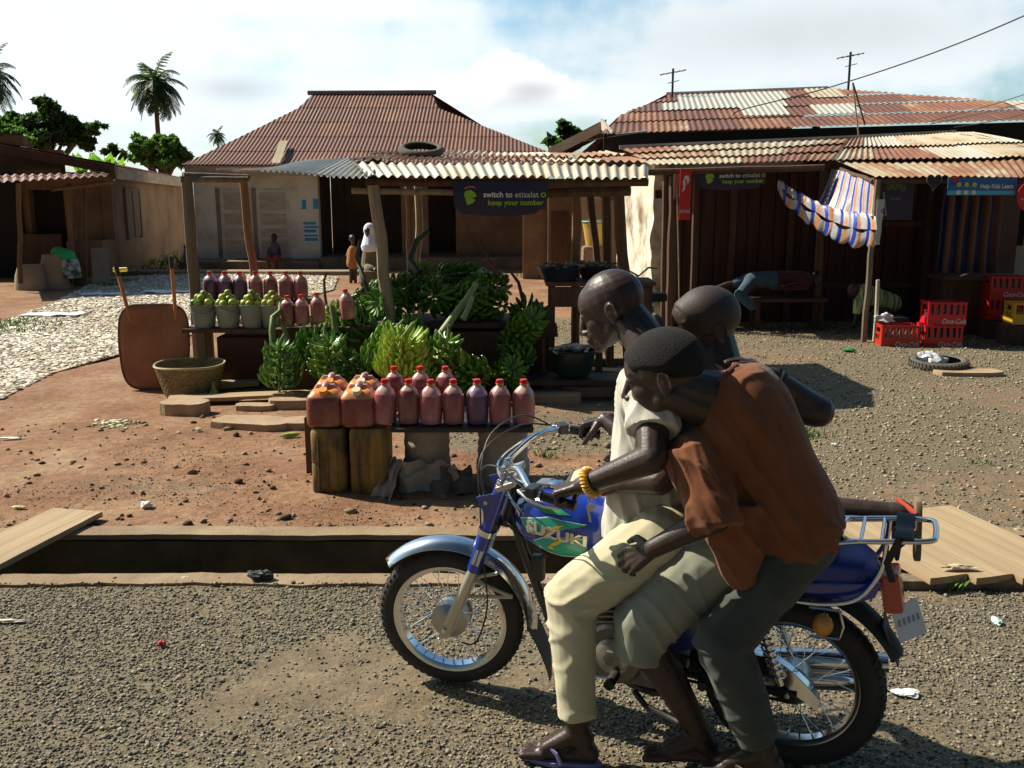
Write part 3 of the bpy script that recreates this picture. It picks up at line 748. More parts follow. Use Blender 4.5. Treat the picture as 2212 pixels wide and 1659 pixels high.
hbox(mb, fr.x, fr.x+3.0, fr.y, fr.y+.2, -.05, fr.z-.1); mb.build('wall', M_plaster, hC, False)
mb = MB(); hbox(mb, fr.x+3.0, fe.x, fr.y-.2, fr.y, -.05, fr.z+.1); mb.box((fr.x+.1, fr.y+4, 1.3), (.2, 7.6, 2.7)); mb.build('side_wall', mat('brown_boards', (.10, .055, .04), (.18, .11, .075), 2, .9, bump=.3, bscale=10), hC, False)
mb = MB()
for px in (1795, 2020, 2215): p = pC(px, 290, 16.6); mb.box((p.x, fr.y-.26, 2.6), (.12, .08, 1.0))
mb.build('wall_post', M_black, hC, False)
# side wing sloping away at the left
wa = pC(1303, 262, 18.2); wb = pC(1195, 322, 18.2)
fn, W_, L_ = plane_fn(wb, wb+Vector((.4, 5, 0)), wa, wa+Vector((.4, 5, 0)))
mb = MB(); corrugated(mb, fn, W_, L_, pitch=.13, amp=.02, rows=2, sheet=.85, tone=.8, tvar=.1, seed=31); mb.build('wing_roof', M_rusty, hC, True)
mb = MB(); board(mb, wb+Vector((-.1, -.05, -.18)), wa+Vector((.05, -.05, -.16)), .19, .06); mb.build('wing_verge', mat('pale_board', (.5, .5, .5)), hC, False)
mb = MB(); mb.add([wb+Vector((.5, .3, -.1)), wa+Vector((.1, .3, -.15)), A+Vector((.8, .3, -.1)), A+Vector((.8, .3, -1.2)), wb+Vector((.5, .3, -.9))], [(0, 1, 2, 3, 4)]); mb.build('wing_gable', M_dark, hC, False)

# ------------------------------------------------------------------ wooden shop
M_plank = mat('shop_plank', (.030, .010, .008), (.105, .038, .024), 1.6, .85, bump=.5, bscale=6, stretch=(5, 5, .4), c3=(.060, .021, .014))  # planks darkened, shade on the shop front put into their colour
sD = thing('wooden_shop', 'low shop of dark reddish planks under rust streaked corrugated sheets, banners hung along its front', 'shop', (5, 14, 0))
oD = Vector((5, 14, 0))
def pD(px, py, Y): return at(px, py, Y) - oD
A = pD(1398, 360, 13.3); B = pD(1800, 350, 13.1); A2 = pD(1338, 322, 15.2); B2 = pD(1835, 299, 15.2)
fn, W_, L_ = plane_fn(A, B, A2, B2)
mb = MB(); corrugated(mb, fn, W_, L_, pitch=.085, amp=.0115, rows=3, sheet=.8, tone=.34, tvar=.26, seed=41, wav=.012, edge=.05, lift=.025)
A = pD(1778, 353, 13.3); Bq = pD(1886, 383, 12.0); Cq = pD(2340, 384, 12.0); Dq = pD(2062, 287, 15.2)
# front awning of the shop
fa, Wf, Lf = plane_fn(Bq, Cq, pD(1800, 349, 13.25), pD(2330, 338, 13.25))
corrugated(mb, fa, Wf, Lf, pitch=.09, amp=.012, rows=1, sheet=.9, tone=.28, tvar=.12, seed=44, wav=.02, edge=.04)
fb, Wb, Lb = plane_fn(pD(1800, 350, 13.1), pD(2330, 341, 13.1), pD(1835, 299, 15.2), pD(2100, 285, 15.2))
corrugated(mb, fb, Wb, Lb, pitch=.09, amp=.0115, rows=2, sheet=.85, tone=.26, tvar=.28, seed=47, wav=.015, edge=.05, lift=.03)
mb.build('roof', M_mixed, sD, True)
mb = MB(); mb.tube([pD(1338, 318, 15.25), pD(1830, 297, 15.25), pD(2064, 285, 15.25)], .035, 6); mb.build('ridge_cap', mat('ridge_zinc', (.3, .3, .3)), sD)
# plank front wall
mb = MB(); x = pD(1412, 500, 14).x; xe = pD(2012, 500, 14).x; i = 0
while x < xe:
    wd = random.uniform(.16, .27); 
    mb.box((x+wd/2, random.uniform(-.012, .012), 1.12), (wd-.012, .035, 2.30+random.uniform(-.03, .03)), (0, 0, random.uniform(-.02, .02)))
    x += wd; i += 1
mb.build('wall', M_plank, sD, False)
mb = MB(); hbox(mb, pD(1412, 500, 14).x, xe, .05, .09, 0, 2.25); mb.build('dark_backing', M_black, sD, False)  # black sheet stands in for the unlit interior behind the plank gaps
mb = MB()
for z in (.55, 1.45, 2.15): hbox(mb, pD(1760, 500, 14).x, xe, -.06, -.02, z, z+.07)
for px in (1580, 1705, 1880, 2000): p = pD(px, 500, 14); mb.box((p.x, -.06, 1.1), (.09, .05, 2.2))
mb.build('batten', M_dark, sD, False)
mb = MB()
for (px, pyt, pyb, Y, r, s) in ((1456, 380, 745, 13.2, .07, 5), (1440, 370, 745, 13.4, .05, 8), (1780, 365, 700, 13.3, .06, 6), (1505, 375, 700, 13.6, .05, 7)):
    a_ = pD(px, pyt, Y); b_ = gnd(px, pyb); b_ = Vector((a_.x+.02, a_.y, -.05)); pole(mb, a_, b_, r, seed=s)
pole(mb, pD(1400, 372, 13.2), pD(1780, 362, 13.0), .045, seed=10)
mb.build('post', M_dark, sD)
# front posts of the awning
mb = MB(); a_ = pD(1897, 388, 12.0); b_ = Vector((a_.x-.03, a_.y, -.03)); pole(mb, a_, b_, .04, seed=11, bend=.03); mb.build('awning_post', M_woodg, sD)
mb = MB(); a_ = pD(1886, 390, 12.05); pole(mb, a_, pD(2340, 392, 12.05), .035, seed=12); pole(mb, pD(1886, 392, 12.05), pD(1800, 360, 13.3), .03, seed=13); mb.build('awning_beam', M_dark, sD)
# side wall of crumbling mud, lit by the sun
M_crumb = mat('crumbling_mud', (.20, .14, .085), (.78, .72, .60), 1.7, .95, bump=.9, bscale=7, c3=(.62, .54, .42), sharp=.16, bdist=.03)
mb = MB()
sw0 = pD(1410, 600, 13.95); sw1 = pD(1334, 560, 17.2)
def swf(u, v):
    p = lerp(Vector((sw0.x, sw0.y, 0)), Vector((sw1.x, sw1.y, 0)), u); z = v*2.35
    ed = .10*nz(0, v*4, 3, 2)*(1-u)
    return p + Vector((-.07*nz(u*3, v*3, 2) - .03*nz(u*10, v*10, 5) - .02, ed, z))
mb.slab(swf, 30, 30, (.18, 0, 0)); mb.build('side_wall', M_crumb, sD, True)
# sunlit pieces glimpsed at the far right
hE = thing('yellow_wall_house', 'house with a sunlit cream and white wall glimpsed past the curtain at the right edge', 'house', (9.2, 19, 0))
mb = MB(); hbox(mb, -2.6, 3.5, 0, .2, -.05, 2.5); mb.build('wall', mat('cream_wall', (.50, .38, .24), (.68, .60, .48), .8, .9, bump=.3), hE, False)
mb = MB(); hbox(mb, .25, 1.0, -.08, -.01, .9, 1.9); mb.build('window', M_black, hE, False)
mb = MB(); hbox(mb, -2.7, 3.6, -.5, .8, 2.5, 2.56); mb.build('roof', M_dark, hE, False)

# ------------------------------------------------------------------ house glimpsed between, pale side
hF = thing('pale_hut', 'small cream plastered hut sunlit in the gap between the two big houses', 'hut', (2.1, 21, 0))
def pF(px, py, Y): return at(px, py, Y) - Vector((2.1, 21, 0))
mb = MB(); xa, xb = pF(1238, 500, 21).x, pF(1330, 500, 21).x
hbox(mb, xa, xb+.6, 0, .2, -.05, 2.4); mb.build('wall', mat('cream_mud', (.42, .31, .19), (.66, .56, .40), 1.2, .92, bump=.5, bscale=14, c3=(.58, .47, .32), stretch=(1, 1, .5)), hF, False)
mb = MB(); hbox(mb, xa-.55, xa-.02, .1, .3, -.05, 2.2); hbox(mb, xa-1.1, xa-.56, .5, .7, -.05, 2.1); mb.build('wall_back', M_mud, hF, False)
mb = MB(); hbox(mb, xa-.5, xa-.1, .02, .09, .1, 1.5); mb.build('door', M_dark, hF, False)
mb = MB(); fn, W_, L_ = plane_fn((xa-1.2, -.4, 2.35), (xb+.7, -.4, 2.35), (xa-1.2, 2.2, 2.75), (xb+.7, 2.2, 2.75)); corrugated(mb, fn, W_, L_, tone=.6, tvar=.1, seed=51); mb.build('roof', M_rusty, hF, True)

# ------------------------------------------------------------------ palms, trees, bushes
def leafm(name, *a, **k):
    m = mat(name, *a, **k); N, K = m.node_tree.nodes, m.node_tree.links; b = N['Principled BSDF']; o = [n for n in N if n.type == 'OUTPUT_MATERIAL'][0]
    t = N.new('ShaderNodeBsdfTranslucent'); x = N.new('ShaderNodeMixShader'); x.inputs[0].default_value = .42
    g = N.new('ShaderNodeMix'); g.data_type = 'RGBA'; g.blend_type = 'MULTIPLY'; g.inputs[0].default_value = 1; g.inputs[7].default_value = (1.5, 1.6, .8, 1)
    K.new(b.inputs['Base Color'].links[0].from_socket, g.inputs[6]); K.new(g.outputs[2], t.inputs[0]); K.new(b.outputs[0], x.inputs[1]); K.new(t.outputs[0], x.inputs[2]); K.new(x.outputs[0], o.inputs[0]); return m
M_leaf = leafm('tree_leaf', (.018, .050, .014), (.06, .13, .03), 20, .55, island=.85, c3=(.035, .085, .02))
M_leafl = leafm('bush_leaf', (.05, .12, .025), (.13, .25, .05), 20, .55, island=.85)
M_palm = leafm('palm_leaf', (.022, .045, .016), (.05, .09, .028), 8, .5, island=.6)
M_bark = mat('bark', (.07, .05, .035), (.16, .12, .085), 3, .9, bump=.6, bscale=12)
M_ban = leafm('banana_leaf', (.10, .26, .03), (.22, .42, .06), 3, .45)
def leaves_mesh(name, blobs, n, size, m, parent):
    """many small leaves spread in clumps"""
    cen = []; nb = len(blobs); wts = np.array([b_[1][0]*b_[1][1]*b_[1][2] for b_ in blobs]); wts = wts/wts.sum()
    sub_ = []
    for b_ in blobs:
        for _ in range(11):
            u_ = RNG.normal(0, 1, 3); u_ /= np.linalg.norm(u_); u_ *= RNG.uniform(.45, 1.05); sub_.append((tuple(np.array(b_[0])+u_*np.array(b_[1])), tuple(np.array(b_[1])*RNG.uniform(.22, .42))))
    blobs = sub_; nb = len(blobs); wts = np.array([b_[1][0]**1.5 for b_ in blobs]); wts = wts/wts.sum()
    idx = RNG.choice(nb, n, p=wts); d = RNG.normal(0, 1, (n, 3)); d /= np.linalg.norm(d, axis=1)[:, None]; r = RNG.uniform(.45, 1.08, n)**.6
    c = np.array([b_[0] for b_ in blobs])[idx] + d*r[:, None]*np.array([b_[1] for b_ in blobs])[idx]
    a = RNG.normal(0, 1, (n, 3)); a /= np.linalg.norm(a, axis=1)[:, None]; b_ = np.cross(a, RNG.normal(0, 1, (n, 3))); b_ /= np.linalg.norm(b_, axis=1)[:, None]
    s = size*RNG.uniform(.6, 1.4, n)[:, None]
    v = np.stack([c - a*s, c + b_*s*.5, c + a*s, c - b_*s*.5], 1)
    me = bpy.data.meshes.new(name); me.vertices.add(n*4); me.vertices.foreach_set('co', v.astype(np.float32).ravel())
    me.loops.add(n*4); me.loops.foreach_set('vertex_index', np.arange(n*4, dtype=np.int32)); me.polygons.add(n)
    me.polygons.foreach_set('loop_start', np.arange(0, n*4, 4, dtype=np.int32)); me.polygons.foreach_set('loop_total', np.full(n, 4, dtype=np.int32)); me.update(); me.validate()
    return finish(name, me, m, parent, False)
def broad_tree(name, label, base, blobs, n, size, m, cat='tree', trunk=.25):
    t = thing(name, label, cat, base)
    mb = MB(); top = Vector((0, 0, 0))
    for bl in blobs: top += Vector(bl[0])
    top /= len(blobs)
    pole(mb, (0, 0, -.2), (top.x*.5, 0, top.z*.7), trunk, .3, seed=len(blobs)); mb.build('trunk', M_bark, t)
    for k, bl in enumerate(blobs[:9]):
        mb = MB(); mb.tube([Vector((top.x*.4, 0, top.z*.55)), lerp(Vector((top.x*.4, 0, top.z*.55)), Vector(bl[0]), .55)+Vector((0, 0, .2)), Vector(bl[0])], [trunk*.5, trunk*.3, trunk*.08], 6); mb.build('limb', M_bark, t)
    leaves_mesh('crown', blobs, n, size, m, t)
    return t
def blobs_px(base, lst, Y):
    out = []
    for (px, py, rx, ry) in lst:
        p = at(px, py, Y) - Vector(base); s = Y/FPX
        out.append((tuple(p + Vector((0, random.uniform(-1, 1)*rx*s*.5, 0))), (rx*s, rx*s, ry*s)))
    return out
Yt = 46; base = (at(90, 300, Yt).x, Yt, 0)
broad_tree('broad_tree', 'big dark broadleaf tree behind the mud house at the left', base, blobs_px(base, [(92, 240, 30, 22), (120, 262, 42, 22), (70, 262, 38, 22), (35, 262, 30, 22), (150, 285, 40, 20), (190, 280, 22, 9), (212, 273, 16, 6), (120, 300, 50, 24), (60, 305, 50, 26), (110, 232, 20, 14), (10, 270, 26, 22), (170, 310, 26, 14)], Yt), 9000, .17, M_leaf)
Yt = 40; base = (at(10, 300, Yt).x, Yt, 0)
broad_tree('broad_tree', 'lighter green tree at the left edge below the cut-off palm', base, blobs_px(base, [(10, 288, 34, 16), (-30, 270, 30, 24), (40, 305, 30, 14), (-10, 310, 40, 20)], Yt), 3500, .15, M_leafl)
Yt = 42; base = (at(345, 330, Yt).x, Yt, 0)
broad_tree('bushy_tree', 'light green bushy tree below the tall palm between the two houses', base, blobs_px(base, [(345, 325, 40, 24), (375, 315, 22, 20), (310, 315, 26, 18), (292, 298, 9, 8), (300, 340, 30, 16), (395, 345, 20, 20), (360, 350, 40, 18), (345, 300, 14, 10)], Yt), 5200, .13, M_leafl)
Yt = 36; base = (at(235, 330, Yt).x, Yt, 0)
broad_tree('shrub', 'small dark shrub peeping over the mud house roof', base, blobs_px(base, [(238, 325, 14, 10), (262, 335, 12, 8)], Yt), 900, .12, M_leaf, 'shrub', .08)
Yt = 34; base = (at(1225, 310, Yt).x, Yt, 0)
broad_tree('slender_tree', 'slender tree with tufts of big leaves in the gap between the two big roofs', base, blobs_px(base, [(1216, 268, 7, 6), (1228, 280, 8, 6), (1247, 287, 9, 6), (1232, 298, 14, 7), (1188, 304, 8, 6), (1210, 285, 6, 6), (1215, 306, 14, 6)], Yt), 420, .19, M_leaf, 'tree', .06)
# banana plants behind the mud house
for k, (px, py) in enumerate(((172, 322), (207, 330), (245, 332), (226, 322))):
    bY = 33; p = at(px, py, bY); t = thing('banana_plant', f'bright banana plant tip above the mud house roof, {ORD[k]} of four', 'banana plant', (p.x, bY, 0), group='banana plants behind the mud house')
    if k == 3: t['label'] = 'bright banana leaf standing between two others above the mud house roof'
    mb = MB(); pole(mb, (0, 0, -.1), (0, 0, p.z-.8), .12); mb.build('stem', M_bark, t)
    for q in range(5):
        a_ = q*1.25+k; mb = MB(); dx, dy = math.cos(a_), math.sin(a_)
        def lf(u, v, dx=dx, dy=dy, z=p.z):
            t_ = v; wv = .2*math.sin(PI*min(1, t_*.95+.03))
            c_ = Vector((dx*.5*t_**1.4, dy*.5*t_**1.4, z-1.0+1.15*t_-.25*t_*t_)); return c_ + Vector((-dy, dx, 0))*(u-.5)*2*wv + Vector((0, 0, -abs(u-.5)*.1))
        mb.grid(lf, 4, 8); mb.build('leaf', M_ban, t)
def palm(label, px, py, Y, rad, n, pxt, pyt, seed, name='palm_tree', dr_=.19):
    rr = random.Random(seed); top = at(px, py, Y); base = at(pxt, pyt, Y)
    t = thing(name, label, 'palm tree', (base.x, Y, 0)); T = top - Vector((base.x, Y, 0))
    mb = MB(); mb.tube([(0, 0, -.2), (T.x*.3, 0, T.z*.5), (T.x*.8, 0, T.z*.85), tuple(T)], [rad*.09, rad*.07, rad*.06, rad*.07], 8); mb.build('trunk', M_bark, t)
    for k in range(n):
        mb = MB(); az = k*2.399+rr.uniform(-.2, .2); el = R(lerp(82, -38, (k/n)**.85))
        L = rad*rr.uniform(.85, 1.1); steps = 12; p = Vector(T); d = Vector((math.cos(az)*math.cos(el), math.sin(az)*math.cos(el), math.sin(el))); pts = [p.copy()]
        for i in range(steps):
            d = (d + Vector((0, 0, -dr_*rr.uniform(.7, 1.2)))).normalized(); p = p + d*L/steps; pts.append(p.copy())
        side = Vector((-math.sin(az), math.cos(az), 0))
        mb.tube(pts, [rad*.018*(1-i/(steps+2)) for i in range(steps+1)], 4)
        for i in range(1, steps+1):
            for sub in (0, .5):
                q = lerp(pts[i-1], pts[i], sub+.25); ll = rad*.30*math.sin(PI*min(.97, (i+sub)/(steps+1)*.85+.12)); fw = (pts[i]-pts[i-1]).normalized()
                for sg in (-1, 1):
                    dr = (side*sg*1.0 + fw*.7 + Vector((0, 0, -.55+rr.uniform(-.3, .2)))).normalized()
                    wv = fw*rad*.016
                    mb.add([q-wv, q+wv, q+dr*ll*.6+wv, q+dr*ll, q+dr*ll*.6-wv], [(0, 1, 2, 3, 4)])
        mb.build('frond', M_palm, t, False)
    return t
palm('tall palm standing against the sky above the bushy tree', 334, 184, 70, 2.7, 40, 342, 300, 1)
palm('palm cut off by the left edge of the picture', -26, 165, 52, 2.0, 34, -30, 330, 2)
palm('small palm tip peeping over the left slope of the rusty roof', 470, 292, 70, .95, 20, 470, 330, 4)
# ------------------------------------------------------------------ fruit stall: roof on poles
M_zinc2 = sheet_mat('iron_pale', .06)
sS = thing('market_stall', 'open stall of crooked poles under pale corrugated sheets, with a tyre lying on its roof', 'stall', (-.2, 9.2, 0))
oS = Vector((-.2, 9.2, 0))
def pS(px, py, Y): return at(px, py, Y) - oS
mb = MB()
fn, W_, L_ = plane_fn(pS(788, 384, 9.1), pS(1400, 388, 9.1), pS(760, 349, 10.1), pS(1400, 354, 10.1))
corrugated(mb, fn, W_, L_, pitch=.088, amp=.015, seg=8, rows=1, sheet=.72, tone=.10, tvar=.16, seed=61, wav=.02, edge=.02)
fn, W_, L_ = plane_fn(pS(752, 352, 10.0), pS(1398, 357, 10.0), pS(832, 329, 11.5), pS(1312, 329, 11.5))
corrugated(mb, fn, W_, L_, pitch=.088, amp=.014, seg=6, rows=2, sheet=.75, tone=.42, tvar=.30, seed=64, wav=.04, edge=.06, lift=.03)
fn, W_, L_ = plane_fn(pS(560, 373, 9.9), pS(800, 387, 8.95), pS(668, 346, 12.0), pS(830, 340, 10.8))
corrugated(mb, fn, W_, L_, pitch=.088, amp=.014, seg=6, rows=1, sheet=.8, tone=-.05, tvar=.05, seed=67, wav=.02, edge=.02)
fn, W_, L_ = plane_fn(pS(466, 371, 11.4), pS(570, 374, 9.95), pS(470, 365, 12.4), pS(600, 362, 11.8))
corrugated(mb, fn, W_, L_, pitch=.088, amp=.014, seg=6, rows=1, sheet=.8, tone=.6, tvar=.1, seed=69, wav=.02, edge=.03)
mb.build('roof', M_zinc2, sS, True)
def one_pole(a, b, r, m, nm='post', seed=0, bend=.03):
    mb = MB(); pole(mb, a, b, r, bend, seed, 12); return mb.build(nm, m, sS)
M_bamboo = mat('pole_pale', (.13, .10, .062), (.34, .27, .18), 3, .8, bump=.5, bscale=14, stretch=(4, 4, .7), c3=(.31, .24, .16))
M_polered = mat('pole_red', (.16, .07, .035), (.32, .17, .09), 3, .8, bump=.5, bscale=10, stretch=(4, 4, .7))
def foot(px, py, Y): p = pS(px, py, Y); return p
def vpost(px, Y, zt, r, m, seed, dx=0, bend=.03, zb=-.05):
    x = at(px, 500, Y).x - oS.x
    return one_pole((x+dx, Y-oS.y, zt), (x, Y-oS.y, zb), r, m, 'post', seed, bend)
one_pole(pS(403, 380, 9.9), Vector((pS(422, 660, 9.9).x, 9.9-oS.y, -.05)), .060, M_woodg, seed=21, bend=.02)
one_pole(pS(525, 385, 10.4), Vector((pS(556, 600, 10.4).x, 10.4-oS.y, -.05)), .045, M_polered, seed=22, bend=.05)
one_pole(pS(806, 400, 9.2), Vector((pS(862, 720, 9.2).x, 9.2-oS.y, -.05)), .058, M_bamboo, seed=23, bend=.04)
one_pole(pS(884, 392, 10.8), Vector((pS(886, 600, 10.8).x, 10.8-oS.y, -.05)), .05, M_polered, seed=24)
one_pole(pS(902, 392, 11.2), Vector((pS(905, 600, 11.2).x, 11.2-oS.y, -.05)), .045, M_bamboo, seed=25)
one_pole(pS(1243, 395, 9.9), Vector((pS(1246, 640, 9.9).x, 9.9-oS.y, -.05)), .048, M_polered, seed=26)
one_pole(pS(1335, 392, 9.4), Vector((pS(1366, 640, 9.4).x, 9.4-oS.y, -.05)), .055, M_wood, seed=27, bend=.05)
one_pole(pS(1308, 392, 10.4), Vector((pS(1322, 600, 10.4).x, 10.4-oS.y, -.05)), .05, M_wood, seed=28)
one_pole(pS(1272, 395, 11.2), Vector((pS(1318, 600, 11.2).x, 11.2-oS.y, -.05)), .045, M_dark, seed=29)
one_pole(pS(395, 378, 9.9), pS(538, 383, 10.4), .030, M_woodg, 'beam', 30, .01)
one_pole(pS(388, 387, 9.85), pS(535, 388, 10.3), .032, M_woodg, 'beam', 31, .01)
one_pole(pS(760, 412, 9.25), pS(985, 416, 9.25), .030, M_bamboo, 'beam', 32, .02)
one_pole(pS(1180, 417, 9.3), pS(1362, 413, 9.3), .045, M_wood, 'beam', 33, .01)
one_pole(pS(1180, 396, 9.2), pS(1400, 393, 9.2), .042, M_wood, 'beam', 34, .01)
one_pole(pS(790, 394, 9.2), pS(1180, 396, 9.2), .035, M_dark, 'beam', 37, .01)
one_pole(pS(1338, 395, 9.3), pS(1300, 375, 11.2), .035, M_dark, 'beam', 35, .01)
# tyre on the roof, and the one on the ground
M_rub = mat('tyre_rubber', (.018, .017, .016), (.045, .040, .034), 14, .75, bump=.3, bscale=80)
M_rubd = mat('dusty_rubber', (.06, .055, .045), (.14, .125, .10), 6, .9, bump=.5, bscale=50)
def tyre_mesh(Rm, r, name, m, parent=None, w=1.0, lugs=0, open_=True, nseg=64):
    mb = MB(); pr = []
    for k in range(14):
        a = -130 + 260*k/13; pr.append((Rm + r*math.cos(R(a))*1.0, r*w*math.sin(R(a))))
    pr2 = pr + [(p[0]*.985+.0, p[1]*.86) for p in reversed(pr)]
    n = nseg
    mb.lathe(pr2, n, closed=True)
    if lugs:
        for k in range(lugs):
            a = 2*PI*k/lugs
            for sg in (-1, 1):
                M_ = Matrix.Rotation(a + sg*.25*2*PI/lugs, 4, 'Z'); c = M_ @ Vector((Rm + r*.93, 0, sg*r*w*.42)); mb.box(c, (.014, .012, r*w*.75), M_.to_3x3() @ Euler((sg*.35, 0, 0)).to_matrix())
    return mb.build(name, m, parent)
p = at(910, 331, 10.7)
t = tyre_mesh(.21, .045, 'tyre', M_rubd); t.location = p + Vector((0, 0, .035)); t.rotation_euler = (R(17), R(2), 0)
tag(t, 'old motorcycle tyre lying on top of the stall roof', 'tyre')
g_ = gnd(2026, 800); t = tyre_mesh(.26, .05, 'tyre', M_rubd, lugs=46); t.location = (g_.x, g_.y, gz(g_.x, g_.y)+.05); t.rotation_euler = (R(3), R(-2), 0)
tag(t, 'bald tyre lying flat on the ground in front of the red crates', 'tyre')

# ------------------------------------------------------------------ banners and signs
M_navy = mat('banner_navy', (.012, .010, .035), (.030, .022, .055), 3, .55, bump=.3, bscale=5)
M_white = mat('print_white', (.72, .72, .70)); M_lime = mat('print_lime', (.28, .50, .04)); M_orange = mat('print_orange', (.75, .20, .03))
M_red = mat('sign_red', (.55, .01, .015), (.62, .03, .02), 4, .5); M_green2 = mat('print_green', (.10, .42, .08))
def banner(label, px0, px1, py0, py1, Y, seed, sk=0, txt=True):
    a, b = at(px0, py0, Y), at(px1, py1, Y); wd, ht = b.x-a.x, a.z-b.z
    t = thing('banner', label, 'banner', ((a.x+b.x)/2, Y, (a.z+b.z)/2), rot=(0, R(sk), 0))
    def sf(x, z): return -.02*nz(x*2.2, z*1.5, seed, 1.4) - .012*math.sin(x*9+seed) + .03*(z/ht)**2
    def fn(u, v):
        x = (u-.5)*wd; z = (v-.5)*ht; sag = .04*(1-v)*math.sin(PI*u)-.03*(1-v)*(1 if u > .9 or u < .06 else 0)
        return Vector((x*(1-.05*(1-v)), sf(x, z), z - sag))
    mb = MB(); mb.slab(fn, 30, 12, (0, .004, 0)); mb.build('cloth', M_navy, t)
    RX = Matrix.Rotation(PI/2, 4, 'X'); k = wd/1.30
    def put(body, size, m, x, z, nm='lettering', **kw):
        me = text_mesh(body, size, .001, **kw); me.transform(RX); 
        for v in me.vertices: v.co.x += x; v.co.z += z; v.co.y += sf(v.co.x, v.co.z) - .006
        return finish(nm, me, m, t, False)
    put('switch to', .105*k, M_white, -.03*k, .02*k, bold=.002); put('etisalat', .115*k, M_white, .36*k, .02*k); put('keep your number', .100*k, M_lime, .21*k, -.085*k, bold=.002)
    # round emblem: green leaf-like head with an orange arc, and a small green knot after the word
    mb = MB()
    def pl(pts, m_, nm):
        mb = MB(); n = len(pts); mb.add([Vector((x*k, sf(x*k, z*k)-.007, z*k)) for x, z in pts], [tuple(range(n))]); return mb.build(nm, m_, t, False)
    pl([(-.47, .07), (-.40, .085), (-.34, .05), (-.315, -.0), (-.36, -.02), (-.40, .0), (-.35, -.04), (-.33, -.05), (-.38, -.10), (-.45, -.115), (-.47, -.03), (-.49, .02)], M_lime, 'emblem')
    arc = [( -.40+.12*math.cos(a), -.0+.12*math.sin(a)) for a in [R(130-k_*14) for k_ in range(6)]]; arc2 = [(-.40+.135*math.cos(a), .0+.135*math.sin(a)) for a in [R(60+k_*14) for k_ in range(6)]]
    pl(arc+arc2, M_orange, 'emblem_arc')
    q = [(.585+.035*math.cos(a)*1.1, .02+.035*math.sin(a)) for a in [2*PI*i/12 for i in range(12)]]; q2 = [(.585+.018*math.cos(a)*1.1, .02+.018*math.sin(a)) for a in [2*PI*i/12 for i in range(12)]]
    mb = MB(); vs = [Vector((x*k, sf(x*k, z*k)-.007, z*k)) for x, z in q+q2]; mb.add(vs, [(i, (i+1) % 12, 12+(i+1) % 12, 12+i) for i in range(12)]); mb.build('emblem_knot', M_lime, t, False)
    return t
banner('dark banner with white and green lettering hung under the stall roof', 976, 1184, 390, 458, 9.05, 1)
banner('smaller dark banner with white and green lettering on the wooden shop front', 1505, 1655, 360, 404, 13.15, 5, -1.5)
RX = Matrix.Rotation(PI/2, 4, 'X')
a = at(1480, 420, 13.0); t = thing('shop_sign', 'narrow red vertical sign with white lettering on the wooden shop front', 'sign', a, 0)
mb = MB(); mb.box((0, 0, 0), (.15, .015, .68)); mb.build('sign_board', M_red, t, False)
text_part('airtel', .085, M_white, t, Matrix.Translation((0, -.011, -.22)) @ RX, sx=.8)
mb = MB(); pr = [(.02, .12), (.05, .19), (.035, .25), (-.01, .25), (-.04, .17), (-.03, .09), (-.05, .03), (-.01, .06), (.0, .14), (-.01, .20), (.012, .20), (.02, .15)]
mb.add([Vector((x, -.011, z)) for x, z in pr], [tuple(range(len(pr)))]); mb.build('emblem', M_white, t, False)
a = at(1463, 375, 13.05); t = thing('paper_notice', 'small pale paper notice beside the red vertical sign on the shop', 'notice', at(1463, 403, 13.05)); mb = MB(); mb.box((0, 0, 0), (.10, .008, .34)); mb.build('sheet', mat('old_paper', (.22, .15, .12), (.34, .26, .2), 4, .9), t, False)
mb = MB(); a = at(1463, 420, 13.02); mb.tube([a, at(1466, 560, 13.02), Vector((at(1469, 700, 13.0).x, 13.0, 0))], .011, 6); tag(mb.build('stick', M_bamboo), 'thin pale stick leaning upright below the small paper notice', 'stick')
# blue children poster text board
a0, a1 = at(2047, 383, 11.9), at(2192, 422, 11.9)
t = thing('shop_board', 'bright blue board with white lettering hung from the awning edge', 'sign', ((a0.x+a1.x)/2, 11.88, (a0.z+a1.z)/2))
wd, ht = a1.x-a0.x, a0.z-a1.z
mb = MB(); mb.box((0, 0, 0), (wd, .012, ht)); mb.build('sign_board', mat('board_blue', (.012, .04, .22), (.03, .22, .50), 2.2, .4, stretch=(.4, 1, 3)), t, False)
text_part('Help Kids Learn', .074, M_white, t, Matrix.Translation((wd*.21, -.009, -.0)) @ RX, sx=.85, bold=.002)
mb = MB(); mb.box((-wd*.01, -.008, -ht*.35), (wd*.98, .006, ht*.22)); mb.build('board_band', mat('board_cyan', (.10, .45, .68)), t, False)
for k in range(3):
    mb = MB(); x = -wd*.34 + k*.095; M_ = Matrix.Translation((x, -.009, .02)) @ Matrix.Rotation(PI/2, 4, 'X'); mb.lathe([(.0, 0), (.030, 0), (.030, .003), (0, .003)], 14, M_); mb.build('badge', mat('badge_yellow', (.55, .50, .12)), t, False)
    mb = MB(); mb.box((x, -.010, -.075), (.05, .006, .05)); mb.build('badge_box', M_white, t, False)
mb = MB(); M_ = Matrix.Translation((-wd*.40, -.010, ht*.40)) @ Matrix.Rotation(PI/2, 4, 'X'); mb.lathe([(.0, 0), (.038, 0), (.038, .003), (0, .003)], 14, M_); mb.build('badge_round', M_red, t, False)
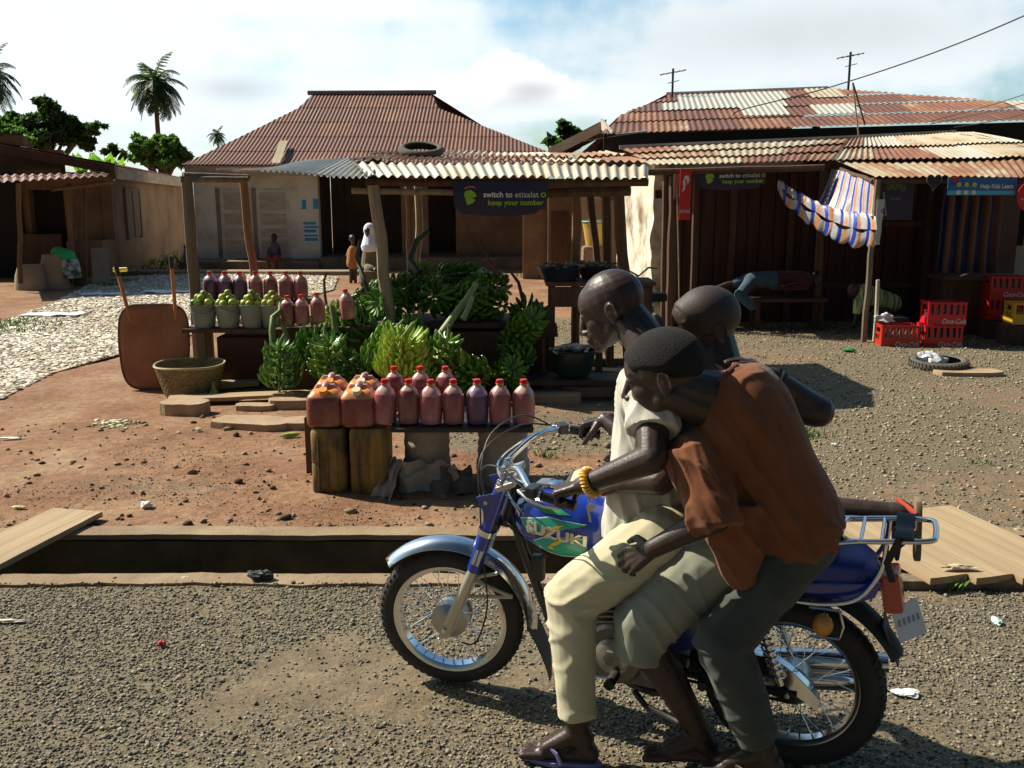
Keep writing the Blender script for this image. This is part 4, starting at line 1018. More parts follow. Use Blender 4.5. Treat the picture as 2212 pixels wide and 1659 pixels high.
# dark poster, heart frame, red disc sign, torn strip
a0, a1 = at(1812, 385, 12.15), at(1880, 470, 12.15)
a0, a1 = at(1895, 382, 12.1), at(1975, 475, 12.1)
t = thing('dark_poster', 'dark poster with green lettering hanging beside the striped awning', 'poster', ((a0.x+a1.x)/2, 12.12, (a0.z+a1.z)/2))
mb = MB(); mb.box((0, 0, 0), (a1.x-a0.x-.05, .006, a0.z-a1.z)); mb.build('sheet', M_navy, t, False)
text_part('0809ja', .12, mat('print_dim', (.14, .20, .05)), t, Matrix.Translation((0, -.006, .14)) @ RX, sx=.8)
text_part('etisalat', .05, mat('print_dimw', (.2, .2, .2)), t, Matrix.Translation((0, -.006, .0)) @ RX)
a = at(2018, 392, 11.95); t = thing('heart_sign', 'dark heart shaped sign with a pale outline under the awning', 'sign', a)
hp = [(16*math.sin(q)**3/17*.10*1.0, (13*math.cos(q)-5*math.cos(2*q)-2*math.cos(3*q)-math.cos(4*q))/17*.115) for q in [2*PI*i/40 for i in range(40)]]
mb = MB(); mb.tube([Vector((x, 0, z)) for x, z in hp+hp[:1]], .005, 5, False); mb.build('outline', M_woodg, t)
mb = MB(); mb.add([Vector((x*.97, .003, z*.97)) for x, z in hp], [tuple(range(40))]); mb.build('sheet', M_navy, t, False)
a = at(2232, 424, 11.8); t = thing('round_sign', 'round red sign with white writing cut by the right edge, below the awning', 'sign', a)
mb = MB(); mb.lathe([(0, -.005), (.20, -.005), (.20, .005), (0, .005)], 36, Matrix.Rotation(PI/2, 4, 'X')); mb.build('disc', M_red, t, False)
text_part('C', .20, M_white, t, Matrix.Translation((-.03, -.007, .07)) @ RX); text_part('we serve', .05, M_white, t, Matrix.Translation((-.06, -.007, -.03)) @ RX)
a0 = at(1898, 480, 11.93)
t = thing('torn_poster', 'torn white poster strip wrapped round the awning post', 'poster', a0); mb = MB()
mb.slab(lambda u, v: Vector(((u-.5)*.095*(.55+.45*v) + .01*nz(v*5, 2), -.02+.02*math.sin(u*3)+.015*nz(u*2, v*6), (v-.5)*.56)), 4, 14, (0, .003, 0)); mb.build('sheet', mat('strip_white', (.45, .50, .52), (.62, .66, .68), 5, .8), t)
text_part('e', .10, mat('print_black', (.03, .04, .05)), t, Matrix.Translation((.022, -.045, .15)) @ RX)

# ------------------------------------------------------------------ striped tarpaulin awnings
def stripe_mat(name, k, pal):
    m = bpy.data.materials.new(name); N, K = nodes(m); b = N['Principled BSDF']; b.inputs['Roughness'].default_value = .45
    tc = N.new('ShaderNodeTexCoord'); s = N.new('ShaderNodeSeparateXYZ'); K.new(tc.outputs['UV'], s.inputs[0])
    f = N.new('ShaderNodeMath'); f.operation = 'MULTIPLY'; f.inputs[1].default_value = k; K.new(s.outputs[0], f.inputs[0])
    g = N.new('ShaderNodeMath'); g.operation = 'FRACT'; K.new(f.outputs[0], g.inputs[0])
    r = N.new('ShaderNodeValToRGB'); r.color_ramp.interpolation = 'CONSTANT'; e = r.color_ramp.elements
    e[0].position = 0; e[0].color = (*pal[0], 1); e[1].position = .28; e[1].color = (*pal[1], 1)
    for p, c in ((.52, pal[0]), (.62, pal[2]), (.86, pal[0])): x = e.new(p); x.color = (*c, 1)
    K.new(g.outputs[0], r.inputs[0]); K.new(r.outputs[0], b.inputs['Base Color'])
    n = N.new('ShaderNodeTexNoise'); n.inputs['Scale'].default_value = 9; n.inputs['Detail'].default_value = 6; K.new(tc.outputs['Object'], n.inputs[0])
    bp = N.new('ShaderNodeBump'); bp.inputs['Strength'].default_value = .6; bp.inputs['Distance'].default_value = .02; K.new(n.outputs[0], bp.inputs['Height']); K.new(bp.outputs[0], b.inputs['Normal'])
    return m
M_str = stripe_mat('striped_tarp', 7, ((.42, .42, .46), (.02, .05, .42), (.62, .26, .10)))
M_str2 = stripe_mat('striped_curtain', 5, ((.10, .075, .09), (.015, .02, .13), (.22, .085, .04)))
t = thing('striped_tarpaulin', 'blue, white and orange striped plastic awning sagging from shop roof to post', 'tarpaulin', (5, 13, 0)); o5 = Vector((5, 13, 0))
r0, r1, r2 = at(1680, 398, 13.2), at(1770, 470, 12.7), at(1888, 480, 12.0)
def rollpt(u):
    a = lerp(r0, r1, min(1, u/.45)) if u < .45 else lerp(r1, r2, (u-.45)/.55)
    x = lerp(r0.x, r2.x, u); Y = lerp(13.2, 12.0, u); py = 398 + 82*math.sin(min(1, u*1.15)*PI/2)
    return at(lerp(1682, 1888, u), py, Y)
mb = MB()
def rollf(u, v):
    c = rollpt(u); rad = (.05 + .085*math.sin(PI*min(1, u*.9+.1)*.55))*(1+.20*nz(u*14, v*1.5, 3)+.10*abs(math.sin(u*34))); a = 2*PI*v
    return c - o5 + Vector((.03*nz(u*9, v*2), -math.cos(a)*rad*.8, math.sin(a)*rad*1.35 - .04 - .05*u + (-.05*abs(math.sin(u*17)) if math.sin(a) < 0 else 0)))
mb.grid(rollf, 90, 18); mb.build('roll', M_str, t)
mb = MB(); c0_, c1_, c2_, c3_ = at(1752, 470, 12.9)-o5, at(1884, 478, 12.02)-o5, at(1797, 364, 13.2)-o5, at(1888, 386, 12.06)-o5
mb.slab(lambda u, v: lerp(lerp(c0_, c1_, u), lerp(c2_, c3_, u), v) + Vector((0, 0, -.05*math.sin(PI*v)))+Vector((.02*nz(u*8, v*2), .03*math.sin(u*22)*(1-v)+.02*nz(u*5, v*5, 4), 0)), 40, 12, (0, .004, 0)); mb.build('hanging_sheet', M_str, t)
mb = MB(); mb.tube([at(1880, 468, 11.98)-o5, at(1914, 464, 11.95)-o5, at(1908, 415, 12.0)-o5], .012, 6); mb.build('pole', M_bamboo, t)
t = thing('striped_curtain', 'dark striped cloth curtain hanging behind the blue board at the shop end', 'curtain', (0, 0, 0)); 
b0, b1 = at(2035, 420, 13.4), at(2168, 420, 13.4); zb = at(2100, 590, 13.4).z; t.location = ((b0.x+b1.x)/2, 13.4, 0); wdc = b1.x-b0.x
mb = MB(); mb.slab(lambda u, v: Vector(((u-.5)*wdc*(1-.06*v), .05*math.sin(u*30)+.03*nz(u*6, v*2), lerp(zb, b0.z+.1, v))), 60, 6, (0, .004, 0)); mb.build('cloth', M_str2, t)

# ------------------------------------------------------------------ oil jugs
def oil_mat(name, c1, c2, c3, top, zt):
    m = mat(name, c1, c2, 6, .32, c3=c3, rnd=.28, coat=.4, sharp=.2, rrange=.08); N, K = m.node_tree.nodes, m.node_tree.links; b = N['Principled BSDF']
    tc = [n for n in N if n.type == 'TEX_COORD'][0]; s = N.new('ShaderNodeSeparateXYZ'); K.new(tc.outputs['Object'], s.inputs[0]); oi = N.new('ShaderNodeObjectInfo')
    a = N.new('ShaderNodeMath'); a.operation = 'MULTIPLY_ADD'; a.inputs[1].default_value = .05; K.new(oi.outputs['Random'], a.inputs[0]); K.new(s.outputs[2], a.inputs[2])
    r = N.new('ShaderNodeMapRange'); r.inputs[1].default_value = zt; r.inputs[2].default_value = zt+.012; K.new(a.outputs[0], r.inputs[0])
    x = N.new('ShaderNodeMix'); x.data_type = 'RGBA'; K.new(r.outputs[0], x.inputs[0]); K.new(b.inputs['Base Color'].links[0].from_socket, x.inputs[6]); x.inputs[7].default_value = (*top, 1); K.new(x.outputs[2], b.inputs['Base Color']); return m
M_oil = oil_mat('oil_jug', (.24, .036, .045), (.56, .26, .24), (.40, .125, .13), (.55, .30, .25), .225)
M_can = oil_mat('oil_can', (.20, .022, .020), (.44, .17, .13), (.30, .055, .045), (.60, .26, .12), .20)
M_oilv = oil_mat('oil_jug_violet', (.10, .035, .085), (.20, .12, .20), (.15, .06, .12), (.36, .25, .32), .225)  # violet tint is a bluish reflection put into the jug colour
M_cap = mat('red_cap', (.62, .012, .02), (.70, .03, .03), 9, .35); M_capy = mat('amber_cap', (.80, .30, .03)); M_capw = mat('cream_cap', (.70, .62, .42))
M_amb = mat('amber_neck', (.70, .26, .04), (.62, .18, .05), 6, .35)
def make_jug(m):
    t = thing('oil_jug', 'x', 'jug')
    mb = MB(); pr = [(.0, 0), (.055, 0), (.066, .008), (.070, .03), (.071, .10), (.070, .165), (.066, .195), (.056, .220), (.040, .240), (.024, .252), (.0205, .262), (.0205, .272)]
    mb.lathe(pr, 28, sq=2.6); mb.build('body', m, t)
    mb = MB(); mb.lathe([(.021, .262), (.026, .264), (.026, .270), (.021, .272)], 20); mb.build('collar', M_amb, t)
    mb = MB(); mb.tube([(0.0, .020, .258), (.0, .042, .262), (0, .062, .245), (0, .066, .205), (0, .062, .175)], [.010, .012, .012, .012, .010], 8); mb.build('handle', M_amb, t)
    mb = MB(); mb.lathe([(.0235, .270), (.0235, .292), (.021, .296), (0, .296)], 20)
    for k in range(16):
        a_ = 2*PI*k/16; mb.box((.0238*math.cos(a_), .0238*math.sin(a_), .281), (.0025, .003, .02), (0, 0, a_))
    mb.build('cap', M_cap, t); return t
jug = make_jug(M_oil); jugv = make_jug(M_oilv); used = {}
def put_jug(pr, loc, rz, label, group, sc=1.0, tilt=0):
    rot = (tilt, 0, rz)
    if id(pr) not in used:
        used[id(pr)] = 1; pr.location = loc; pr.rotation_euler = rot; pr.scale = (sc,)*3; pr['label'] = label; pr['group'] = group; return pr
    return dup(pr, loc, rot, label, group, sc)
zt = at(1000, 920, 5.85).z; bz = zt-.03
for k, px in enumerate((833, 884, 932, 980, 1031, 1080, 1131)):
    p = at(px, 918, 5.92)
    put_jug(jugv if k == 4 else jug, (p.x, 5.92+random.uniform(-.01, .01), zt), random.uniform(-.7, .7), f'red capped palm oil jug, {ORD[k]} from left in the front row on the bench', 'oil jugs on the low bench', .985)
for k, px in enumerate((851, 908, 962)):
    p = at(px, 800, 6.38)
    put_jug(jug, (p.x, 6.38, zt), random.uniform(-.7, .7), f'palm oil jug in the back row on the low bench, {ORD[k]} from the left', 'oil jugs on the low bench', .985)
# bench: black board on sack-wrapped drums and two grimy jerrycans
M_blk = mat('black_board', (.018, .014, .014), (.05, .035, .03), 5, .6)
bn = thing('low_bench', 'low bench of a black board on sack-wrapped drums carrying the oil jugs', 'bench', (0, 5.9, 0))
xa, xb = at(843, 920, 5.83).x, at(1152, 920, 5.83).x
mb = MB(); mb.box(((xa+xb)/2, .20, bz+.013), (xb-xa, .62, .026)); mb.build('board', M_blk, bn, False, bevel=.004)
M_sack = mat('sackcloth', (.26, .22, .17), (.46, .41, .34), 4, .92, bump=.5, bscale=18, c3=(.37, .32, .26))
for (pa, pb, sd, wz) in ((866, 966, 1, 1), (1030, 1140, 2, 0)):
    cx_ = (at(pa, 960, 5.9).x + at(pb, 960, 5.9).x)/2; rd = (at(pb, 960, 5.9).x - at(pa, 960, 5.9).x)/2
    mb = MB()
    def df(u, v, cx_=cx_, rd=rd, sd=sd):
        a = 2*PI*u; r = rd*(1 + .04*nz(math.cos(a)*1.5, math.sin(a)*1.5+v*2, sd, 1.3) + .025*math.sin(v*40+3*nz(u*6, v*3, sd))*(v > .5) + (.06 if v < .42 else 0) + .03*nz(u*14, v*6, sd))
        return Vector((cx_+r*math.cos(a), .22+r*math.sin(a), bz*v))
    mb.grid(df, 48, 26); mb.build('drum_wrap', M_sack, bn)
def drape(parent, nm, pts, m, th=.004, seed=0):
    mb = MB(); a, b, c, d = [Vector(p) for p in pts]
    mb.slab(lambda u, v: lerp(lerp(a, b, u), lerp(d, c, u), v) + Vector((.02*nz(u*4, v*4, seed), .05*nz(u*3, v*3, seed+4)+.02*math.sin(u*14+seed), .03*nz(u*5, v*5, seed+8))), 16, 16, (0, th, 0)); return mb.build(nm, m, parent)
x1 = at(905, 1000, 5.8).x
drape(bn, 'loose_sack', ((x1-.15, -.02, .02), (x1+.30, -.06, .0), (x1+.22, .02, .20), (x1-.12, .0, .22)), M_sack, seed=3)
drape(bn, 'loose_sack', ((x1+.05, -.12, .01), (x1+.36, -.10, .03), (x1+.33, .04, .16), (x1+.10, .03, .17)), mat('dark_sack', (.09, .075, .055), (.17, .14, .11), 5, .9, bump=.4, bscale=20), seed=7)
drape(bn, 'loose_sack', ((x1-.32, -.10, .0), (x1-.18, -.20, .0), (x1-.12, .02, .22), (x1-.20, .02, .24)), M_sack, seed=9)
M_jerry = mat('grimy_yellow', (.02, .017, .010), (.30, .19, .045), 5, .6, bump=.2, bscale=30, c3=(.13, .09, .032), stretch=(1.6, 1.6, .9), sharp=.16, rrange=.15)
M_jerry2 = mat('grimy_yellow_b', (.04, .03, .018), (.42, .25, .04), 4, .6, bump=.2, bscale=30, c3=(.24, .15, .035), stretch=(3, 3, .5), sharp=.2, rrange=.15)
for k, (pa, pb, m_) in enumerate(((671, 752, M_jerry), (752, 838, M_jerry2))):
    cx_ = (at(pa, 1000, 5.86).x+at(pb, 1000, 5.86).x)/2; hw = (at(pb, 1000, 5.86).x-at(pa, 1000, 5.86).x)/2-.004
    t = thing('yellow_jerrycan', ('grimy blackened yellow jerrycan standing under the left oil can' if k == 0 else 'brighter dirty yellow jerrycan under the cream capped oil can'), 'jerrycan', (cx_, 6.0, 0), R(-3+4*k), 'yellow jerrycans under the oil cans')
    mb = MB(); zt_ = at(710, 926, 5.85).z - .004
    mb.lathe([(0, 0), (hw*.9, 0), (hw, .02), (hw, .2), (hw*.97, .21), (hw, .22), (hw, zt_-.03), (hw*.9, zt_-.002), (0, zt_-.002)], 36, sq=6); 
    o = mb.build('body', m_, t); 
    for v in o.data.vertices: v.co.y *= 1.35
    mb = MB()
    for sx_ in (-.5, 0, .5): mb.tube([(sx_*hw, -hw*1.35-.002, .04), (sx_*hw, -hw*1.35-.002, zt_-.05)], .006, 6)
    mb.build('rib', m_, t)
# squarish oil cans on top
def make_can(capm):
    t = thing('oil_can', 'x', 'can'); hw = .118; h = .235
    mb = MB(); mb.lathe([(0, 0), (hw*.86, 0), (hw*.97, .012), (hw, .03), (hw, h*.75), (hw*.94, h*.84), (hw*.82, h*.91)], 36, sq=4.5); o = mb.build('body', M_can, t)
    mb = MB(); mb.lathe([(hw*.82, h*.91), (hw*.72, h*.985), (hw*.5, h*1.02), (0, h*1.02)], 36, sq=4.5); mb.build('shoulder', M_amb, t)
    mb = MB(); mb.tube([(0, hw*.72, h*.90), (0, hw*.58, h*1.13), (0, 0, h*1.16), (0, -hw*.3, h*1.10), (0, -hw*.4, h*.95)], [.016, .015, .014, .015, .016], 10, flat=1.2); mb.tube([(-hw*.62, 0.02, h*.95), (-hw*.45, .02, h*1.08), (hw*.45, .02, h*1.08), (hw*.62, .02, h*.95)], .013, 8); mb.build('handle', M_oil, t)
    mb = MB(); mb.lathe([(.030, 0), (.030, .035), (.027, .040), (0, .040)], 22, Matrix.Translation((0, -hw*.62, h*.93)) @ Matrix.Rotation(R(28), 4, 'X')); mb.build('cap', capm, t)
    return t
c1_ = make_can(M_capy); c2_ = make_can(M_capw)
zc_ = at(705, 928, 5.85).z
for t, px in ((c1_, 705), (c2_, 776)):
    p = at(px, 928, 5.95); t.location = (p.x, 5.98, zc_+.004); t['group'] = 'big oil cans on the jerrycans'
c1_['label'] = 'large dark red oil can with amber cap, at the left end of the jugs'; c2_['label'] = 'large oil can with a cream cap, second from the left end of the jug row'
dup(c1_, (at(716, 828, 6.28).x, 6.28, zc_+.004), (0, 0, .05), 'large oil can standing right behind the amber capped can'); dup(c2_, (at(786, 828, 6.28).x, 6.28, zc_+.004), (0, 0, -.05), 'large oil can standing right behind the cream capped can')
mb = MB(); mb.box((at(750, 900, 6.3).x, 6.36, zc_/2), (.56, .30, zc_-.01)); tag(mb.build('crate_support', M_dark, None, False, bevel=.01), 'dark box behind the yellow jerrycans holding up the back oil cans', 'box')

# ------------------------------------------------------------------ stall tables
M_pail = mat('pail_plastic', (.15, .20, .18), (.24, .29, .26), 4, .55, rnd=.25, bump=.1, bscale=12)
Yt0 = 9.35; tz = at(441, 711, 9.2).z
tb = thing('fruit_table', 'rough dark table at the left of the stall holding the pails of fruit', 'table', (0, Yt0, 0))
xa, xb = at(392, 712, 9.2).x, at(790, 712, 9.2).x
mb = MB(); mb.box(((xa+xb)/2, .12, tz-.02), (xb-xa, .55, .04), (0, 0, R(-1))); mb.build('tabletop', M_dark, tb, False, bevel=.006)
for (px, yy) in ((441, -.08), (672, -.08), (455, .33), (700, .33)):
    mb = MB(); x = at(px, 800, Yt0+yy).x; mb.box((x, yy, tz/2-.04), (.075, .06, tz-.0)); mb.build('leg', M_woodg, tb, False, bevel=.006)
mb = MB(); mb.box((at(545, 780, 9.5).x, .2, .26), (.62, .4, .50)); mb.build('box_below', mat('reddark', (.05, .02, .014), (.10, .04, .026), 2, .8), tb, False, bevel=.02)
sz2 = at(540, 648, 10.0).z
sh = thing('jug_shelf', 'raised plank behind the fruit pails carrying a row of seven oil jugs', 'shelf', (0, 10.0, 0)); xa, xb = at(432, 650, 10).x, at(672, 650, 10).x
mb = MB(); mb.box(((xa+xb)/2, .08, sz2-.02), (xb-xa, .34, .04)); mb.build('board', M_dark, sh, False)
for px in (445, 655):
    mb = MB(); mb.box((at(px, 700, 10).x, .08, sz2/2-.02), (.07, .07, sz2-.0)); mb.build('leg', M_wood, sh, False)
for k, px in enumerate((455, 487, 519, 553, 585, 619, 650)):
    p = at(px, 648, 10.0); put_jug(jugv if k < 3 else jug, (p.x, 10.02, sz2), random.uniform(-.8, .8), f'{"violet" if k < 3 else "red"} oil jug on the raised plank behind the fruit, {ORD[k]} from the left of seven', 'oil jugs on the raised plank', 1.03)
s3 = at(650, 706, 9.05).z
mb = MB(); xa, xb = at(592, 708, 9).x, at(800, 692, 9).x; mb.box((0, 0, 0), (xb-xa, .26, .035), (0, R(-1.5), 0)); o = mb.build('side_shelf', M_dark, None, False, bevel=.004); o.location = ((xa+xb)/2, 9.12, s3-.02); tag(o, 'dark narrow plank in front of the plantains carrying four leaning jugs', 'shelf')
mb = MB(); mb.box((0, 0, 0), (.9, .18, s3-.04)); o2 = mb.build('shelf_support', M_dark, None, False); o2.location = ((xa+xb)/2, 9.15, (s3-.04)/2); tag(o2, 'dark box under the narrow jug plank', 'box')
for k, (px, py, ro) in enumerate(((620, 704, 0), (652, 702, .03), (687, 698, .05), (752, 690, .10))):
    p = at(px, py, 9.0); o = put_jug(jug, (p.x, 9.05, p.z), random.uniform(-.5, .5), f'pinkish oil jug on the narrow plank before the plantains, {ORD[k]} from the left of four', 'oil jugs on the narrow plank', .98); o.rotation_euler = (0, -ro, random.uniform(-.4, .4))
# pails heaped with fruit
M_fru = mat('green_orange', (.10, .20, .02), (.45, .42, .05), 5, .45, c3=(.26, .34, .035), rnd=.3, bump=.15, bscale=90, coat=.2)
def make_pail():
    t = thing('fruit_pail', 'x', 'pail'); mb = MB(); h = .235
    mb.lathe([(0, 0), (.095, 0), (.10, .01), (.128, h-.015), (.136, h-.012), (.136, h), (.126, h), (.098, .02), (0, .02)], 30); mb.build('bucket', M_pail, t)
    mb = MB(); mb.tube([(-.134, 0, h-.02), (-.12, -.10, h-.06), (-.04, -.15, h-.08), (.06, -.14, h-.08), (.12, -.09, h-.05), (.134, 0, h-.02)], .0035, 5); mb.build('handle', M_woodg, t); return t
pail = make_pail(); fruit = None; fn_ = 0
for k, px in enumerate((441, 493, 545, 590)):
    p = at(px, 709, 9.3); loc = (p.x, 9.33, tz); lab = f'grey green pail heaped with green oranges, {ORD[k]} from the left on the fruit table'
    if k == 0: pail.location = loc; pail['label'] = lab; pail['group'] = 'pails of fruit'
    else: dup(pail, loc, (0, 0, k*1.3), lab, 'pails of fruit')
    for q in range(12):
        if q < 7: a_ = q*2*PI/7+k; rr = .088; zz = .235+.012
        elif q < 11: a_ = q*2*PI/4+k*.7; rr = .045; zz = .235+.062
        else: a_ = 0; rr = 0; zz = .235+.105
        r_ = random.uniform(.034, .043); L_ = (p.x+rr*math.cos(a_)+random.uniform(-.01, .01), 9.33+rr*math.sin(a_), tz+zz+random.uniform(-.008, .008))
        if fruit is None:
            mb = MB(); mb.ball((0, 0, 0), (.04, .04, .038), 18, 12); fruit = mb.build('green_orange', M_fru); tag(fruit, 'green orange heaped in the first pail', 'fruit', 'green oranges heaped in the pails'); o = fruit
        else: o = fruit.copy(); C.objects.link(o)
        o.location = L_; o.scale = (r_/.04,)*3; o.rotation_euler = (random.random()*3, random.random()*3, random.random()*6); o['label'] = f'small green orange heaped in the {ORD[k]} pail from the left'
        fn_ += 1

# ------------------------------------------------------------------ plantain bunches
M_plan = mat('plantain_green', (.045, .13, .012), (.15, .31, .03), 8, .42, island=.55, rnd=.35, coat=.25, spec=.5)
M_plany = mat('plantain_yellow', (.20, .34, .035), (.42, .56, .08), 8, .42, island=.5, rnd=.15, coat=.2)
M_stalk = mat('plantain_stalk', (.07, .12, .03), (.22, .27, .08), 3, .6, bump=.3, bscale=20, stretch=(4, 4, .6), c3=(.13, .18, .05))
M_tip = mat('plantain_tip', (.03, .02, .01))
def finger(mb, base, d, up, L, r, curve):
    d = d.normalized(); pts = []; rad = []
    for i in range(7):
        t = i/6; a = curve*t; pts.append(base + d*L*(math.sin(a)/max(curve, .01)) + up*L*((1-math.cos(a))/max(curve, .01))); 
        rad.append(r*(.35, .72, .98, 1.0, .95, .68, .22)[i])
    mb.tube(pts, rad, 6)
def make_bunch(m, rows, per, L, r, H, seed, rad=.05, uptilt=.35):
    rr = random.Random(seed); t = thing('plantain_bunch', 'x', 'plantains')
    mb = MB()
    for k in range(rows):
        z = H*(k+.5)/rows; rk = rad*(1.1-.35*k/rows); off = rr.random()*2
        for q in range(per):
            a = 2*PI*q/per + off + rr.uniform(-.1, .1); dirv = Vector((math.cos(a), math.sin(a), 0)); Lk = L*(1.05-.3*k/rows)*rr.uniform(.85, 1.1)
            finger(mb, Vector((0, 0, z)) + dirv*rk, dirv*(1-.15*rr.random()) + Vector((0, 0, -uptilt*.4+rr.uniform(-.15, .15))), (Vector((0, 0, 1)) - dirv*.25).normalized(), Lk, r*rr.uniform(.85, 1.1), 1.15+rr.uniform(-.2, .2))
    mb.build('fruit', m, t)
    mb = MB(); mb.tube([(0, 0, -.12), (0, 0, H*.5), (0, 0, H), (.02, 0, H+.05), (.04, .02, H+.10)], [.010, .016, .018, .016, .013], 8); mb.build('stalk', M_stalk, t)
    return t
pb = [make_bunch(M_plan, 6, 13, .19, .021, .42, 1), make_bunch(M_plan, 5, 11, .22, .023, .36, 2, uptilt=.1), make_bunch(M_plan, 4, 14, .17, .019, .26, 3, uptilt=.6)]
pby = make_bunch(M_plany, 9, 22, .12, .0125, .34, 5, rad=.075, uptilt=-.9)
usedb = set()
def put_bunch(pr, px, py, Y, rot, label, sc=1):
    p = at(px, py, Y)
    if id(pr) not in usedb:
        usedb.add(id(pr)); pr.location = p; pr.rotation_euler = rot; pr.scale = sc if hasattr(sc, '__len__') else (sc,)*3; pr['label'] = label; pr['group'] = 'plantain bunches heaped at the stall'; return pr
    return dup(pr, p, rot, label, 'plantain bunches heaped at the stall', sc)
put_bunch(pby, 870, 822, 8.5, (R(8), R(5), 0), 'bright yellow green plantain bunch, the palest of the heap, at its front centre', (1.75, 1.4, 1.25))
front = [(604, 838, 8.6, 0, (5, 4)), (655, 800, 8.9, 1, (20, -14)), (722, 812, 8.55, 1, (-20, 10)), (775, 815, 8.5, 2, (35, 20)), (806, 790, 8.75, 0, (10, 30)), (932, 815, 8.55, 0, (15, -18)), (985, 820, 8.6, 2, (50, 30)), (1040, 822, 8.65, 1, (60, -20)), (1090, 815, 8.8, 2, (45, -40)), (1130, 790, 9.0, 0, (35, 50))]
for k, (px, py, Y, v, (ra, rb)) in enumerate(front):
    put_bunch(pb[v], px, py, Y, (R(ra), R(rb), k*1.7), f'green plantain bunch in the front row of the heap, {ORD[k]} from the left', 1.0)
mid = [(690, 760, 9.0, 2, (30, 0)), (745, 745, 9.1, 0, (20, 30)), (800, 735, 9.15, 1, (40, -20)), (960, 760, 9.0, 1, (30, 10)), (1010, 750, 9.05, 0, (60, 20)), (1065, 755, 9.1, 2, (30, -30)), (1110, 735, 9.2, 0, (50, 15)), (1150, 720, 9.4, 1, (30, 40)), (900, 740, 9.1, 2, (20, 20))]
mid = [m_ for i_, m_ in enumerate(mid) if i_ not in (3, 4, 5)]
for k, (px, py, Y, v, (ra, rb)) in enumerate(mid):
    put_bunch(pb[v], px, py, Y, (R(ra), R(rb), k*2.1+.5), f'green plantain bunch in the middle tier of the heap, {ORD[k]} from the left', .98)
top = [(705, 700, 9.6, 2, (40, 0)), (745, 660, 9.8, 0, (50, 40)), (790, 640, 9.8, 1, (70, 10)), (832, 655, 9.6, 2, (40, 30)), (880, 640, 9.5, 0, (70, 60)), (925, 625, 9.6, 1, (75, 30)), (965, 640, 9.5, 0, (60, -40)), (1005, 625, 9.6, 2, (60, 0)), (1045, 640, 9.5, 1, (70, 70)), (1090, 640, 9.6, 0, (70, -50)), (900, 590, 9.9, 2, (50, 20)), (945, 580, 9.9, 0, (80, 60)), (990, 590, 9.9, 1, (70, 100)), (1040, 595, 9.95, 2, (60, -20)), (1085, 600, 9.9, 0, (80, 10)), (860, 610, 9.9, 1, (70, -60)), (1010, 700, 9.3, 2, (50, -50)), (1085, 690, 9.4, 1, (60, 30)), (1150, 680, 9.5, 2, (40, 60))]
top = [m_ for m_ in top if m_[:2] not in ((1010, 700), (1085, 690))]
for k, (px, py, Y, v, (ra, rb)) in enumerate(top):
    put_bunch(pb[v], px, py+22, Y, (R(ra), R(rb), k*1.3), f'dark green plantain bunch on the upper tier of the heap, {ORD[k] if k < 20 else k} counted from the left', 1.0)
# backing table under the heap
hp_ = thing('heap_table', 'dark plank table buried under the heap of plantains', 'table', (at(960, 700, 9.6).x, 9.65, 0))
hw_ = 1.0; tzz = at(960, 690, 9.5).z
mb = MB(); mb.box((0, 0, tzz-.03), (2.1, .8, .05)); mb.build('tabletop', M_dark, hp_, False)
mb = MB(); mb.box((-.0, -.15, tzz/2-.05), (2.0, .5, tzz-.08)); mb.build('box_front', M_dark, hp_, False, bevel=.01)
for i, (x, y) in enumerate(((-.95, .3), (.95, .3))):
    mb = MB(); mb.box((x, y, tzz/2), (.08, .08, tzz-.04)); mb.build('leg', M_dark, hp_, False)
# bare plantain stalks poking out
def stalk(label, pts, r, m=None, Ys=9.0):
    P_ = [at(a, b, c) for a, b, c in pts]; n = len(P_)
    mb = MB(); mb.tube(P_, [r*(1-.35*i/(n-1)) for i in range(n)], 10); o = mb.build('plantain_stalk', m or M_stalk); tag(o, label, 'stalk', 'bare plantain stalks among the heap'); return o
stalk('curved green plantain stalk hooked over the fruit table beside the fourth pail', [(592, 752, 8.9), (588, 715, 8.9), (590, 685, 8.95), (606, 672, 9.0), (607, 655, 9.05)], .036)
stalk('second curved green stalk hanging just right of the hooked one', [(622, 740, 8.85), (614, 710, 8.9), (604, 690, 8.95)], .028)
M_sp = mat('pale_stalk', (.20, .24, .10), (.36, .38, .18), 4, .6)
stalk('long pale stalk slanting across the dark middle of the plantain heap', [(948, 728, 8.7), (975, 690, 8.8), (1005, 650, 8.9), (1030, 612, 9.0)], .042, M_sp)
stalk('shorter yellow green stalk leaning beside the long pale stalk', [(1000, 690, 8.75), (1012, 665, 8.8), (1022, 640, 8.85)], .03, M_sp)
M_sd = mat('dark_stalk', (.03, .05, .025), (.07, .10, .05), 4, .6)
stalk('dark stalk arching up at the back left of the heap', [(708, 680, 9.8), (702, 640, 9.9), (700, 605, 9.9), (706, 590, 9.9)], .018, M_wood)
0 and stalk('pale tipped stalk leaning left behind the seated woman side of the heap', [(765, 660, 9.7), (748, 625, 9.8), (733, 590, 9.9), (728, 570, 9.9)], .035, M_sp)
stalk('thick dark stalk rising behind the upper plantains left of the banner', [(800, 650, 9.6), (785, 600, 9.8), (770, 555, 9.9), (778, 520, 10.0)], .028, M_sd)
stalk('thick dark curved stalk left of the banner post', [(905, 590, 9.6), (885, 560, 9.7), (900, 520, 9.8), (925, 500, 9.9)], .040, M_sd)
stalk('thin brown stalk slanting below the banner', [(1075, 600, 9.6), (1055, 560, 9.7), (1035, 515, 9.8)], .02, M_wood)
stalk('thin dark stalk bending down at the right of the heap', [(1130, 650, 9.2), (1120, 610, 9.3), (1105, 590, 9.4)], .02, M_dark)
